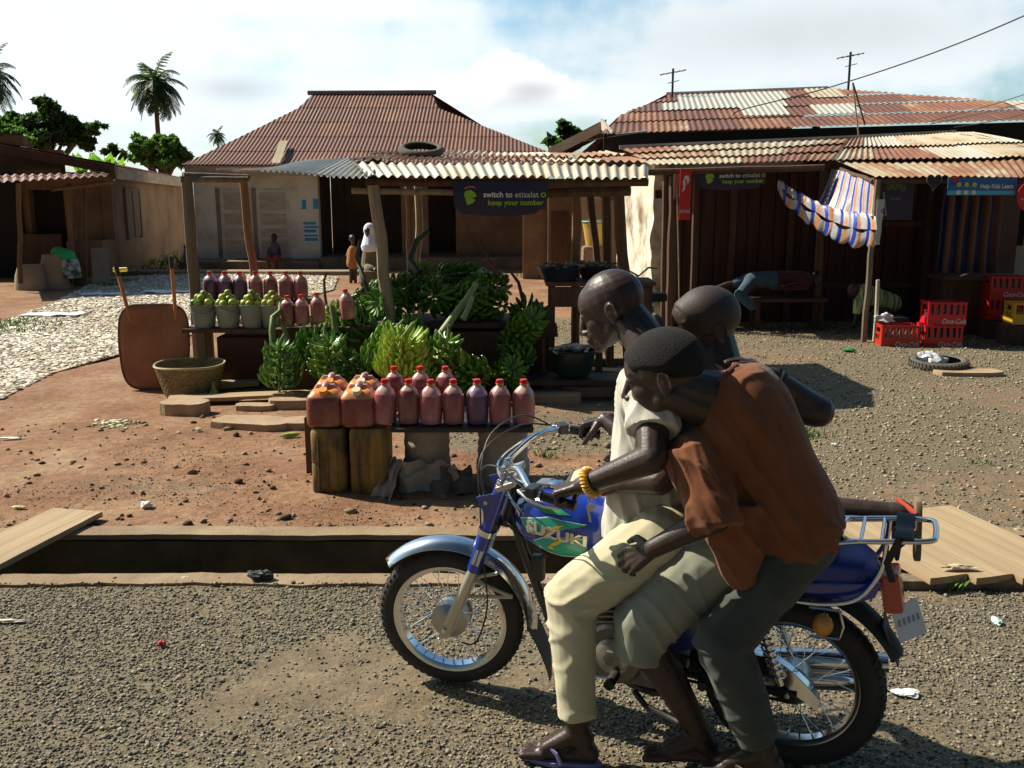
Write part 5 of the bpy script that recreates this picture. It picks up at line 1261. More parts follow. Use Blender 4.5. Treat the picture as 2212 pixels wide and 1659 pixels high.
stalk('dark green stalk standing in front of the side jugs', [(725, 720, 8.9), (722, 690, 8.92), (716, 660, 8.95)], .035)
# ------------------------------------------------------------------ motorcycle (frame x forward, y rider's left, z up)
M_chrome = mat('chrome', (.62, .63, .65), (.80, .80, .80), 6, .14, metal=1, rrange=.05)
M_alu = mat('cast_alloy', (.38, .37, .34), (.52, .50, .46), 12, .38, metal=.85, bump=.15, bscale=40, rrange=.1)
M_alud = mat('grimy_alloy', (.13, .12, .10), (.30, .28, .24), 8, .5, metal=.7, bump=.3, bscale=40)
M_paint = mat('blue_paint', (.006, .022, .24), (.012, .045, .36), 3, .22, coat=.8)
M_paintd = mat('dusty_blue', (.012, .03, .24), (.06, .10, .30), 5, .32, coat=.4)
M_teal = mat('decal_teal', (.005, .26, .20), (.01, .30, .23), 4, .3, coat=.6); M_yel = mat('decal_yellow', (.62, .42, .03)); M_wht = mat('decal_white', (.65, .68, .66))
M_blackp = mat('black_metal', (.012, .012, .012), (.03, .028, .025), 8, .45, coat=.2)
M_blackr = mat('black_plastic', (.014, .014, .014), (.035, .034, .03), 5, .7)
M_beige = mat('fork_alloy', (.50, .46, .38), (.60, .56, .48), 5, .35, metal=.55)
bike = thing('motorcycle', 'blue commuter motorcycle with a chrome front mudguard carrying three people across the gravel road', 'motorcycle', BO, BROT)
FC = Vector((1.297, 0, .295)); RC = Vector((0, 0, .305))
RYM = Matrix.Rotation(PI/2, 4, 'X')    # lathe axis z -> y
def wheel(nm, c, Rt, rt, Rr, hubr, steer=0):
    w_ = bpy.data.objects.new(nm, None); C.objects.link(w_); w_.parent = bike; w_.location = c; w_.rotation_euler = (0, 0, steer)
    mb = MB(); pr = []
    for k in range(17):
        a = R(-142 + 284*k/16); pr.append((Rt - rt + rt*math.cos(a)*1.0, rt*.92*math.sin(a)))
    mb.lathe(pr + [(Rr+.004, rt*.50), (Rr+.004, -rt*.50)], 96, RYM, closed=True)
    n = 60
    for k in range(n):
        for sg in (-1, 0, 1):
            a = 2*PI*(k+.5*(sg != 0))/n; M_ = Matrix.Rotation(-a, 4, 'Y'); rr_x = Rt - .002 - (0 if sg == 0 else rt*.20)
            mb.box(M_ @ Vector((rr_x, sg*rt*.55, 0)), (.008, rt*.36, .016), M_.to_3x3() @ Euler((0, 0, sg*.62)).to_matrix())
    mb.build('tyre', M_rub, w_)
    mb = MB(); mb.lathe([(Rr-.016, -.020), (Rr-.016, .020), (Rr-.006, .027), (Rr+.006, .030), (Rr+.006, .026), (Rr-.003, .018), (Rr-.003, -.018), (Rr+.006, -.026), (Rr+.006, -.030), (Rr-.006, -.027)], 96, RYM, closed=True); mb.build('rim', M_chrome, w_)
    mb = MB(); mb.lathe([(0, -.055), (hubr*.5, -.055), (hubr*.62, -.05), (hubr, -.035), (hubr, .035), (hubr*.95, .045), (hubr*.6, .052), (.03, .06), (0, .06)], 40, RYM); mb.build('hub', M_alu, w_)
    mb = MB(); mb.tube([(0, -.11, 0), (0, .115, 0)], .009, 10); mb.lathe([(0, .10), (.016, .10), (.016, .118), (0, .118)], 6, RYM); mb.build('axle', M_chrome, w_)
    first = None
    for k in range(32):
        a = 2*PI*k/32; sg = 1 if k % 2 else -1; da = (.42 if (k//2) % 2 else -.42)
        if first is None:
            first = {}
        key = (sg, da)
        if key not in first:
            mb = MB(); mb.tube([Vector((hubr*.92*math.cos(da), sg*.034, hubr*.92*math.sin(da))), Vector((Rr-.012, sg*.004, 0))], .0017, 5); mb.tube([Vector((Rr-.030, sg*.006, 0)), Vector((Rr-.012, sg*.004, 0))], .0032, 5)
            o = mb.build('spoke', M_chrome, w_); first[key] = o
        else: o = first[key].copy(); C.objects.link(o); o.parent = w_
        o.rotation_euler = (0, a, 0)
    return w_
wf = wheel('front_wheel', FC, .290, .038, .222, .072); wr = wheel('rear_wheel', RC, .302, .046, .222, .070)
# brake drum plates
mb = MB(); mb.lathe([(0, .058), (.070, .058), (.076, .050), (.076, .035)], 40, RYM); mb.box((.02, -.066, -.03), (.05, .01, .04)); mb.tube([(.05, -.072, -.055), (.0, -.072, -.075), (-.05, -.07, -.035)], .006, 6); mb.build('drum_plate', M_alud, wf)
# fork
ST = Vector((1.277, 0, .319)) - Vector((1.049, 0, .878)); STn = ST.normalized()
H0 = Vector((1.040, 0, .895))
for sg in (1, -1):
    y = .085*sg; top = H0 + Vector((.015, y, 0)); mid = Vector((1.176, y, .548)); bot = Vector((1.290, y, .285))
    mb = MB(); mb.tube([top, lerp(top, mid, .97), mid], [.027, .027, .025], 16); mb.tube([lerp(top, mid, .55), lerp(top, mid, .72)], .031, 16); fl = mb.build('fork_leg', M_paint, bike)
    mb = MB(); mb.tube([lerp(top, mid, .50), lerp(top, mid, .56)], .034, 16); mb.build('clamp_ring', M_chrome, fl); mb = MB(); mb.tube([lerp(top, mid, -.04), lerp(top, mid, .02)], .026, 16); mb.build('fork_cap', M_chrome, fl)
    mb = MB(); mb.box(lerp(top, mid, .80)+Vector((0, sg*.0245, 0)), (.030, .004, .075), (0, math.atan2(-STn.x, -STn.z)+PI, 0)); mb.build('sticker', M_wht, fl, False)
    mb = MB(); mb.tube([mid, lerp(mid, bot, .35), lerp(mid, bot, .92), bot+Vector((.006, 0, -.012))], [.020, .024, .023, .020], 16); mb.box(bot+Vector((.004, 0, -.002)), (.035, .04, .05), (0, -.4, 0)); mb.build('fork_slider', M_beige, bike)
# triple clamps and head
mb = MB(); mb.box(H0+Vector((.0, 0, .005)), (.075, .225, .022), (0, .38, 0)); mb.build('top_clamp', M_alu, bike, False, bevel=.006)
mb = MB(); c_ = lerp(H0, Vector((1.176, 0, .548)), .47); mb.box(c_, (.07, .21, .028), (0, .38, 0)); mb.build('lower_clamp', M_blackp, bike, False, bevel=.006)
mb = MB(); mb.tube([H0+Vector((-.03, 0, -.01)), c_+Vector((-.035, 0, -.02))], .027, 14); mb.build('head_tube', M_blackp, bike)
# headlamp brackets, empty
for sg in (1, -1):
    mb = MB(); y = sg*.105
    pts = [(1.06, .85), (1.09, .872), (1.15, .855), (1.125, .80), (1.125, .765), (1.105, .735), (1.085, .78)]
    n = len(pts); mb.add([Vector((x, y, z)) for x, z in pts]+[Vector((x, y+.004*sg, z)) for x, z in pts], [tuple(range(n)), tuple(range(2*n-1, n-1, -1))]+[(i, (i+1) % n, n+(i+1) % n, n+i) for i in range(n)]); o = mb.build('lamp_bracket', M_paintd, bike, False)
    mb = MB(); mb.lathe([(0, 0), (.008, 0), (.008, .003), (0, .003)], 12, Matrix.Translation((1.115, y+.006*sg, .835)) @ RYM); mb.build('bolt', M_beige, o)
# chrome mudguard: arc round the front wheel
def guard(nm, m, c, rad, a0, a1, hw, depth, n=48, endr=.0):
    mb = MB()
    def fn(u, v):
        a = R(lerp(a0, a1, u)); w_ = (v-.5)*2; e = 1 - .75*max(0, abs(u-.5)*2-.955)/.045*(1 if endr else 0)
        r = rad - depth*(abs(w_)**2.2) ; return Vector(c) + Vector((r*math.cos(a), hw*w_*e, r*math.sin(a)))
    mb.slab(fn, n, 14, (0, 0, -.0015)); return mb.build(nm, m, bike)
fg = guard('front_mudguard', M_chrome, FC, .345, 42, 184, .058, .030, endr=1)
for sg in (1, -1):
    mb = MB()   # brace with two windows
    P1, P2, P3, P4 = Vector((1.200, sg*.062, .50)), Vector((1.245, sg*.062, .42)), Vector((1.035, sg*.062, .435)), Vector((1.09, sg*.062, .53))
    for a_, b_ in ((P1, P4), (P1, P2), (P2, P3), (P1, P3)): mb.tube([a_, b_], .0075, 8)
    mb.build('brace', M_beige, fg)
mb = MB(); mb.slab(lambda u, v: Vector((lerp(.975, .905, v)-.02*math.sin(v*3), (u-.5)*.15*(1-.15*v)*(1 if v < .5 else 1-1.5*(v-.5)**1.2), lerp(.31, .055, v))), 6, 12, (.003, 0, 0)); mb.build('mud_flap', M_blackr, bike)
# handlebar
def mir(pts): return [(x, -y, z) for x, y, z in pts]
hbp = [(.765, .355, .955), (.87, .335, .975), (.915, .30, .985), (.975, .18, 1.000), (1.045, .085, .955), (1.062, .04, .940)]
pts = [Vector(p) for p in hbp + mir(hbp)[::-1]]
def smooth_path(pts, n=6):
    out = []
    for i in range(len(pts)-1):
        p0, p1, p2, p3 = pts[max(i-1, 0)], pts[i], pts[i+1], pts[min(i+2, len(pts)-1)]
        for k in range(n):
            t = k/n; out.append(.5*((2*p1) + (p2-p0)*t + (2*p0-5*p1+4*p2-p3)*t*t + (3*p1-p0-3*p2+p3)*t**3))
    out.append(pts[-1]); return out
mb = MB(); mb.tube(smooth_path(pts), .0125, 12); hb = mb.build('handlebar', M_chrome, bike)
for sg in (1, -1):
    a_, b_ = Vector((.750, sg*.358, .952)), Vector((.868, sg*.337, .975))
    mb = MB(); mb.tube([a_, lerp(a_, b_, .04), lerp(a_, b_, .08), lerp(a_, b_, .96), b_], [.019, .021, .0165, .0165, .020], 14); mb.build('grip', M_blackr, hb)
    mb = MB(); mb.box((.895, sg*.325, .985), (.04, .055, .038), (0, 0, sg*-.4)); mb.build('switch_box', M_blackp, hb, False, bevel=.006)
    mb = MB(); mb.tube([(.915, sg*.315, .99), (.945, sg*.335, .985), (.91, sg*.375, .975), (.85, sg*.40, .965), (.80, sg*.405, .962)], [.006, .006, .0055, .005, .006], 8, flat=1.3); mb.build('lever', M_chrome, hb)
for y in (.045, -.045):
    mb = MB(); mb.box((1.055, y, .93), (.03, .02, .05), (0, .3, 0)); mb.build('bar_clamp', M_chrome, hb, False, bevel=.004)
def cable(nm, pts, r=.0035, m=None): mb = MB(); mb.tube(smooth_path([Vector(p) for p in pts]), r, 6); return mb.build(nm, m or M_blackp, bike)
cable('cable', [(.93, .32, .99), (1.03, .24, 1.03), (1.12, .13, .97), (1.12, .06, .82), (1.02, .05, .70), (.9, .04, .60)])
cable('cable', [(.93, -.32, .99), (1.04, -.24, 1.06), (1.14, -.10, 1.02), (1.145, .03, .88), (1.05, .06, .74), (.92, .05, .66)])
cable('cable', [(.94, -.31, 1.0), (1.05, -.2, 1.03), (1.15, 0, .98), (1.14, .09, .80), (1.13, .11, .60), (1.12, .12, .42), (1.17, .11, .26), (1.23, .10, .245)])
cable('cable', [(.92, -.30, 1.0), (1.02, -.15, .99), (1.09, -.02, .95), (1.05, .09, .90), (.99, .11, .80), (.985, .1, .73)], .0045, M_chrome)
cable('cable', [(.93, .30, 1.0), (1.02, .17, .97), (1.07, .09, .90), (1.0, .12, .84), (.96, .13, .80)], .003, M_chrome)
# tank
TS = [(1.005, .035, .80, .73), (.99, .075, .845, .715), (.95, .105, .868, .685), (.88, .128, .885, .655), (.80, .135, .887, .645), (.72, .128, .872, .65), (.66, .108, .845, .665), (.615, .075, .81, .69)]
def tank_pt(u, v):
    k = u*(len(TS)-1); i = min(int(k), len(TS)-2); f = k-i; f = f
    A_ = [lerp(TS[i][q], TS[i+1][q], f) for q in range(4)]
    a = 2*PI*v; q = 3.2; c, s = math.cos(a), math.sin(a); w_ = 1/((abs(c)**q+abs(s)**q)**(1/q)); zc = (A_[2]+A_[3])/2; hz = (A_[2]-A_[3])/2
    y = A_[1]*c*w_; z = zc+hz*s*w_
    y *= 1 - .22*max(0, s*w_)**2
    return Vector((A_[0], y, z))
mb = MB(); mb.grid(tank_pt, 42, 48)
mb.add([tank_pt(0, j/48) for j in range(48)], [tuple(range(48))]); mb.add([tank_pt(1, j/48) for j in range(48)], [tuple(range(47, -1, -1))])
tank = mb.build('fuel_tank', M_paint, bike, angle=60)
bvh = BVHTree.FromPolygons([v.co.copy() for v in tank.data.vertices], [tuple(p.vertices) for p in tank.data.polygons])
def project(me, off=.0015):
    for v in me.vertices:
        h = bvh.ray_cast(Vector((v.co.x, .5, v.co.z)), Vector((0, -1, 0)))
        v.co.y = (h[0].y if h[0] else .10) + off + v.co.y
def decal(nm, pts, m, off):
    me = bpy.data.meshes.new(nm); bm = bmesh.new(); vs = [bm.verts.new((x, 0, z)) for x, z in pts]; bm.faces.new(vs)
    bmesh.ops.triangulate(bm, faces=bm.faces)
    for _ in range(3): bmesh.ops.subdivide_edges(bm, edges=[e for e in bm.edges if e.calc_length() > .012], cuts=1, use_grid_fill=False); bmesh.ops.triangulate(bm, faces=bm.faces)
    bm.to_mesh(me); bm.free(); project(me, off); return finish(nm, me, m, tank, True, 60)
decal('decal_white', [(.962, .785), (.84, .813), (.78, .806), (.70, .800), (.80, .770), (.925, .737)], M_wht, .0012)
decal('decal_green', [(.957, .782), (.84, .809), (.76, .803), (.70, .795), (.80, .772), (.922, .741)], M_teal, .002)
decal('decal_white', [(.905, .712), (.86, .735), (.80, .745), (.70, .750), (.70, .672), (.79, .664), (.85, .672)], M_wht, .0012)
decal('decal_green', [(.90, .711), (.858, .731), (.80, .741), (.70, .745), (.70, .676), (.79, .668), (.848, .676)], M_teal, .002)
decal('decal_stripe', [(.925, .739), (.86, .752), (.81, .785), (.78, .79), (.84, .748), (.90, .736)], M_yel, .0026)
decal('decal_stripe', [(.845, .694), (.81, .712), (.76, .744), (.79, .738), (.83, .714), (.82, .69)], M_yel, .0026)
decal('decal_green', [(.90, .835), (.80, .842), (.76, .825), (.86, .822)], mat('decal_grass', (.02, .25, .09)), .002)
me = text_mesh('SUZUKI', .050, .003, bold=.0022, sx=1.36); 
for v in me.vertices: x, y, z = v.co; v.co = Vector((.812 - x*1.0, z, .752 + y + (-x*-.0) - x*.10*0 + (x*-.12)))
project(me, .004); finish('lettering', me, mat('emblem_silver', (.62, .58, .50), None, rough=.25, metal=.7), tank, False)
mb = MB(); mb.lathe([(0, 0), (.03, 0), (.036, .006), (.036, .016), (.025, .024), (0, .026)], 24, Matrix.Translation((.86, 0, .882))); mb.build('fuel_cap', M_chrome, tank)
mb = MB(); mb.slab(lambda u, v: Vector((lerp(.93, .83, u), (v-.5)*.075*(1-.2*abs(u-.5)), .893+.004*math.sin(u*3))), 6, 4, (0, 0, .004)); mb.build('tank_plate', M_alu, tank)
# frame tubes
def ft(nm, pts, r, m=M_blackp): mb = MB(); mb.tube(smooth_path([Vector(p) for p in pts], 5), r, 10); return mb.build(nm, m, bike)
ft('frame', [(1.05, 0, .80), (.98, 0, .60), (.88, 0, .36), (.80, 0, .22), (.6, 0, .19)], .019)
ft('frame', [(1.03, 0, .82), (.75, 0, .70), (.45, 0, .66), (.10, 0, .66)], .018)
for sg in (1, -1):
    ft('frame', [(.62, sg*.10, .68), (.45, sg*.105, .64), (.10, sg*.105, .64), (-.16, sg*.10, .68)], .012)
    ft('frame', [(.46, sg*.08, .64), (.40, sg*.085, .45), (.36, sg*.085, .24), (.48, sg*.08, .20), (.62, 0, .19)], .013)
    ft('frame', [(.38, sg*.085, .40), (.20, sg*.1, .55), (.08, sg*.105, .64)], .010)
    ft('swingarm', [(.38, sg*.08, .30), (.2, sg*.082, .30), (-.03, sg*.09, .303)], .016)
    mb = MB(); a_, b_ = Vector((.13, sg*.118, .625)), Vector((.02, sg*.122, .345))
    mb.tube([a_, lerp(a_, b_, .3)], .020, 12); mb.tube([lerp(a_, b_, .3), b_], .011, 10)
    for sgm in range(1): mb.tube([lerp(a_, b_, .28+.62*i/60)+Vector((.021*math.cos(i*.9), .021*math.sin(i*.9), 0)) for i in range(61)], .0038, 5)
    mb.build('shock_absorber', M_chrome, bike)
# engine
mb = MB()
mb.lathe([(0, -.10), (.10, -.10), (.115, -.085), (.12, 0), (.115, .085), (.10, .10), (0, .10)], 36, Matrix.Translation((.60, 0, .32)) @ RYM, sq=0)
mb.lathe([(0, -.09), (.085, -.09), (.095, -.07), (.095, .07), (.085, .09), (0, .09)], 32, Matrix.Translation((.44, 0, .32)) @ RYM)
mb.box((.52, 0, .30), (.22, .17, .17)); en = mb.build('engine', M_alud, bike)
mb = MB(); mb.lathe([(0, 0), (.062, 0), (.066, .012), (.05, .022), (0, .024)], 32, Matrix.Translation((.60, .10, .32)) @ Matrix.Rotation(-PI/2, 4, 'X')); mb.lathe([(0, 0), (.03, 0), (.03, .01), (0, .012)], 6, Matrix.Translation((.60, .123, .32)) @ Matrix.Rotation(-PI/2, 4, 'X')); mb.build('engine_cover', M_alu, en)
mb = MB(); mb.lathe([(0, 0), (.045, 0), (.048, .01), (.03, .016), (0, .016)], 28, Matrix.Translation((.45, .09, .31)) @ Matrix.Rotation(-PI/2, 4, 'X')); mb.build('sprocket_cover', M_blackp, en)
ax = Vector((.18, 0, 1)).normalized(); mb = MB()
for k in range(9):
    c_ = Vector((.64, 0, .435)) + ax*.020*k; s_ = .16 if k < 7 else .14; mb.box(c_, (s_, s_+.02, .006), (0, math.atan(.18), 0))
mb.tube([Vector((.635, 0, .40)), Vector((.64, 0, .435))+ax*.185], .052, 16); mb.build('cylinder', M_alu, en)
ft('exhaust_pipe', [(.70, -.02, .47), (.79, -.05, .43), (.80, -.10, .30), (.70, -.13, .20), (.45, -.15, .20), (.18, -.165, .26)], .018, M_chrome)
for dz, l0 in ((0, .20), (-.065, .12)):
    mb = MB(); a_, b_ = Vector((l0, -.165, .275+dz)), Vector((-.30, -.175, .345+dz)); mb.tube([a_, lerp(a_, b_, .08), lerp(a_, b_, .12), lerp(a_, b_, .88), lerp(a_, b_, .9), b_], [.018, .034, .038, .040, .036, .030], 20); mb.build('muffler', M_chrome, bike)
mb = MB()   # chain guard
def cg(u, v):
    x = lerp(.33, -.10, u); z = .385 + .035*math.sin(PI*u*.8) - .10*max(0, u-.6)**1.5*4; hgt = .075*(1-.1*u)*(1-.35*max(0, u-.85)*6)
    return Vector((x, .092, z - hgt*(1-v) if v < 1 else z))
mb.slab(cg, 20, 6, (0, -.004, 0)); mb.slab(lambda u, v: Vector((cg(u, 1).x, .092-.04*v, cg(u, 1).z)), 20, 2, (0, 0, -.003)); mb.build('chain_guard', M_chrome, bike)
mb = MB(); mb.tube([(.45, .075, .36), (.0, .075, .345)], .006, 5); mb.tube([(.45, .075, .27), (.0, .075, .265)], .006, 5); mb.lathe([(0, .07), (.045, .07), (.045, .078), (0, .078)], 26, Matrix.Translation((0, .145, .305)) @ RYM); mb.build('chain', M_blackp, bike)
# side cover, seat, tail
def prism(nm, pts, y0, y1, m, bev=.01, par=bike):
    mb = MB(); n = len(pts); mb.add([Vector((x, y0, z)) for x, z in pts]+[Vector((x, y1, z)) for x, z in pts], [tuple(range(n)), tuple(range(2*n-1, n-1, -1))]+[(i, (i+1) % n, n+(i+1) % n, n+i) for i in range(n)]); return mb.build(nm, m, par, True, bevel=bev, angle=50)
for sg in (1, -1):
    sc_ = prism('side_cover', [(.52, .61), (.56, .50), (.52, .40), (.40, .37), (.24, .44), (.18, .56), (.22, .62)], sg*.095, sg*.118, M_paintd, .008)
    if sg == 1: prism('side_decal', [(.50, .44), (.46, .47), (.38, .455), (.37, .425), (.42, .40), (.48, .41)], .1185, .1205, M_wht, 0, sc_)
mb = MB(); SS = [(.64, .085, .815, .72), (.55, .115, .80, .70), (.40, .130, .785, .695), (.25, .135, .79, .70), (.10, .135, .80, .70), (-.10, .130, .81, .71), (-.20, .11, .80, .72), (-.24, .07, .78, .73)]
def seat_pt(u, v):
    k = u*(len(SS)-1); i = min(int(k), len(SS)-2); f = k-i; A_ = [lerp(SS[i][q], SS[i+1][q], f) for q in range(4)]
    a = 2*PI*v; q = 4; c, s = math.cos(a), math.sin(a); w_ = 1/((abs(c)**q+abs(s)**q)**(1/q)); return Vector((A_[0], A_[1]*c*w_, (A_[2]+A_[3])/2+(A_[2]-A_[3])/2*s*w_))
mb.grid(seat_pt, 30, 32); mb.add([seat_pt(0, j/32) for j in range(32)], [tuple(range(32))]); mb.add([seat_pt(1, j/32) for j in range(32)], [tuple(range(31, -1, -1))]); mb.build('seat', mat('seat_blue', (.008, .02, .20), (.02, .045, .30), 5, .4, bump=.2, bscale=30), bike)
prism('tail_cowl', [(.12, .70), (-.06, .715), (-.26, .745), (-.245, .69), (-.17, .655), (0, .635), (.10, .64)], -.105, .112, M_paint, .012)
# rack and rails
ft('rack', [(-.13, .0, .872), (-.13, .08, .872), (-.16, .112, .87), (-.30, .115, .89), (-.385, .10, .90), (-.40, .06, .902), (-.40, -.06, .902), (-.385, -.10, .90), (-.30, -.115, .89), (-.16, -.112, .87), (-.13, -.08, .872), (-.13, 0, .872)], .0085, M_chrome)
for x, z in ((-.19, .877), (-.25, .883), (-.33, .893)): ft('rack_bar', [(x, .113, z), (x, 0, z), (x, -.113, z)], .006, M_chrome)
for sg in (1, -1):
    ft('grab_rail', [(.14, sg*.135, .735), (.0, sg*.137, .80), (-.10, sg*.13, .855), (-.18, sg*.115, .872)], .0085, M_chrome)
    ft('side_rail', [(.12, sg*.135, .665), (-.02, sg*.14, .655), (-.12, sg*.142, .665), (-.20, sg*.14, .70), (-.255, sg*.125, .79), (-.265, sg*.115, .875)], .0085, M_chrome)
mb = MB(); mb.slab(lambda u, v: Vector((-.285-.055*u+.01*nz(v*6, 1), lerp(.125, -.12, v), .902+.006*math.sin(v*9))), 4, 12, (0, 0, .005)); mb.tube([(-.30, .12, .90), (-.27, .125, .82), (-.29, .11, .76)], .012, 6); mb.build('rubber_strap', M_blackr, bike)
# rear mudguard, lamp, plate, indicator
guard('rear_mudguard', M_blackr, RC, .385, 55, 152, .070, .035)
mb = MB(); mb.slab(lambda u, v: Vector((-.275-.055*u, (v-.5)*.13*(1-.35*u), .585-.14*u)), 8, 8, (.004, 0, 0)); mb.build('mudguard_tip', M_blackr, bike)
mb = MB(); mb.box((-.290, .02, .70), (.06, .12, .13), (0, .2, 0)); mb.build('tail_lamp', mat('lamp_red', (.40, .03, .015), (.50, .07, .03), 6, .3, coat=.6), bike, False, bevel=.012)
pl_ = MB(); pl_.slab(lambda u, v: Vector((-.325-.04*u+(v-.5)*.075, .02+(v-.5)*.115, .655-.11*u)), 4, 6, (-.003, 0, 0)); po = pl_.build('number_plate', mat('plate_white', (.60, .62, .64), (.70, .72, .74), 5, .5), bike)
for k in range(5):
    mb = MB(); mb.box((-.3475+(-.040+.020*k)*.652, .02-.040+.020*k+.002, .603), (.003, .008, .020), (0, .34, -.58)); mb.build('plate_mark', mat('plate_dark', (.28, .30, .34)), po, False)
for sg in (1, -1):
    mb = MB(); mb.ball((-.10, sg*.165, .60), (.032, .026, .036), 16, 10); mb.tube([(-.10, sg*.08, .60), (-.10, sg*.15, .60)], .008, 8); io = mb.build('indicator', mat('amber_lens', (.55, .20, .02), (.65, .26, .04), 6, .25, coat=.6), bike)
    mb = MB(); mb.tube([(-.055, sg*.15, .645), (-.145, sg*.15, .65), (-.16, sg*.152, .60), (-.15, sg*.15, .555), (-.06, sg*.15, .55)], .005, 6); mb.build('indicator_guard', M_chrome, io)
# footrests, kickstand, pedal
mb = MB(); mb.tube([(.58, .08, .27), (.58, .20, .265)], .010, 8); mb.tube([(.58, .13, .266), (.58, .215, .265)], .018, 10); mb.build('footrest', M_blackr, bike); mb = MB(); mb.tube([(.58, -.08, .27), (.58, -.215, .265)], .016, 10); mb.build('footrest', M_blackr, bike)
mb = MB(); mb.tube([(.28, -.10, .33), (.26, -.21, .33)], .016, 10); mb.build('footrest', M_blackr, bike); mb = MB(); mb.tube([(.28, .10, .33), (.26, .21, .33)], .016, 10); mb.build('footrest', M_blackr, bike)
mb = MB(); mb.tube([(.58, .12, .24), (.66, .14, .25), (.70, .14, .30)], .007, 6); mb.tube([(.70, .12, .30), (.70, .17, .30)], .009, 6); mb.build('gear_lever', M_chrome, bike)
mb = MB(); mb.tube([(.52, .10, .20), (.47, .13, .17), (.36, .15, .15), (.33, .17, .155)], .011, 8); mb.build('kickstand', M_blackp, bike)
mb = MB(); mb.box((.93, 0, .56), (.05, .04, .10)); mb.build('horn', M_blackp, bike, False, bevel=.01)
# the steering is turned a little to the left
SA = -STn
M_st = Matrix.Translation(H0) @ Matrix.Rotation(R(13), 4, SA) @ Matrix.Translation(-H0)
def steer(o):
    if o.type == 'EMPTY': o.matrix_local = M_st @ Matrix.Translation(o.location); return
    o.data.transform(M_st)
    for c in o.children: steer(c)
for o in list(bike.children):
    if o.name.split('.')[0] in ('front_wheel', 'fork_leg', 'fork_slider', 'top_clamp', 'lower_clamp', 'lamp_bracket', 'front_mudguard', 'handlebar', 'mud_flap', 'cable'): steer(o)
# ------------------------------------------------------------------ the three riders (built in the motorcycle's frame)
def skin_mat(name, c1, c2, hi=.42):
    return mat(name, c1, c2, 30, hi, bump=.3, bscale=120, bdist=.003, c3=tuple((a+b)/2 for a, b in zip(c1, c2)), spec=.42, rrange=.08, sheen=0)
M_skin1 = skin_mat('skin_a', (.030, .017, .014), (.055, .032, .025)); M_skin2 = skin_mat('skin_b', (.034, .018, .013), (.062, .032, .022)); M_skin3 = skin_mat('skin_c', (.030, .018, .014), (.055, .034, .026))
M_hair = mat('short_hair', (.004, .004, .004), (.012, .011, .010), 60, .95, bump=1.0, bscale=260, bdist=.006)
def cloth_mat(name, c1, c2, sc=5):
    m = mat(name, c1, c2, sc, .88, bump=.35, bscale=420, bdist=.0015, c3=tuple((a+b)/2 for a, b in zip(c1, c2)), sheen=.15, spec=.2)
    N, K = m.node_tree.nodes, m.node_tree.links; b = N['Principled BSDF']; old = b.inputs['Normal'].links[0].from_node
    tc = [n for n in N if n.type == 'TEX_COORD'][0]; mp = N.new('ShaderNodeMapping'); mp.inputs['Rotation'].default_value = (.3, .5, .2); mp.inputs['Scale'].default_value = (1.6, 1, .55); K.new(tc.outputs['Object'], mp.inputs[0])
    n = N.new('ShaderNodeTexNoise'); n.noise_type = 'RIDGED_MULTIFRACTAL'; n.inputs['Scale'].default_value = 7; n.inputs['Detail'].default_value = 3; n.inputs['Distortion'].default_value = .8; K.new(mp.outputs[0], n.inputs[0])
    bp = N.new('ShaderNodeBump'); bp.inputs['Strength'].default_value = .55; bp.inputs['Distance'].default_value = .010; K.new(n.outputs[0], bp.inputs['Height']); K.new(old.outputs[0], bp.inputs['Normal']); K.new(bp.outputs[0], b.inputs['Normal']); return m
M_shirt = cloth_mat('shirt_sand', (.45, .43, .36), (.60, .57, .50)); M_trous = cloth_mat('trousers_cream', (.47, .43, .28), (.60, .55, .38))
M_rust = cloth_mat('shirt_rust', (.15, .050, .020), (.21, .078, .033)); M_jean = cloth_mat('jeans_dark', (.035, .042, .035), (.085, .095, .08)); M_grey = cloth_mat('trousers_grey', (.21, .22, .17), (.31, .32, .26)); M_green = cloth_mat('shirt_green', (.09, .12, .09), (.15, .18, .14))
def head_prims(Mh, s=1.0, hair=False):
    def c(a, b, r1, r2): return ('c', Mh @ Vector(a), Mh @ Vector(b), r1*s, r2*s)
    def e(p, r): return ('e', Mh @ Vector(p), tuple(q*s for q in r), Mh.to_3x3().normalized())
    P = [e((-.018, 0, .022), (.100, .077, .088)), e((.030, 0, .020), (.064, .062, .070)), e((.042, 0, -.040), (.048, .052, .066)), e((-.02, 0, -.03), (.07, .062, .06)), e((.025, 0, -.062), (.060, .052, .044)), e((.045, 0, -.080), (.044, .040, .032))]
    for y in (1, -1):
        P += [c((.00, .036*y, -.060), (.048, .018*y, -.088), .026, .024), e((.042, .030*y, -.034), (.036, .026, .034)), c((.079, .010*y, .020), (.064, .044*y, .020), .011, .010), e((.100, .011*y, -.046), (.012, .010, .009)),
              e((.069, .030*y, .000), (.014, .017, .013)), e((-.028, .074*y, -.024), (.017, .007, .028))]
        ring = [Vector((-.030+.018*math.cos(t), (.079+.004*math.cos(t)*-1)*y, -.022+.029*math.sin(t))) for t in [R(-80+k*36) for k in range(9)]]
        P += [('c', Mh @ ring[k], Mh @ ring[k+1], .0042*s, .0042*s) for k in range(8)]
    P += [c((.086, 0, .006), (.112, 0, -.040), .009, .0125), e((.074, 0, -.100), (.022, .024, .020)), e((.094, 0, -.0715), (.015, .025, .0085)), e((.090, 0, -.0850), (.015, .022, .0085)), e((.08, 0, -.060), (.022, .026, .02))]
    return P
def eyes(Mh, s, par):
    for y in (.030, -.030):
        mb = MB(); mb.ball(Mh @ Vector((.0765, y, .0005)), .0118*s, 14, 10); mb.build('eye', mat('eye_dark', (.05, .038, .032), None, rough=.35), par)
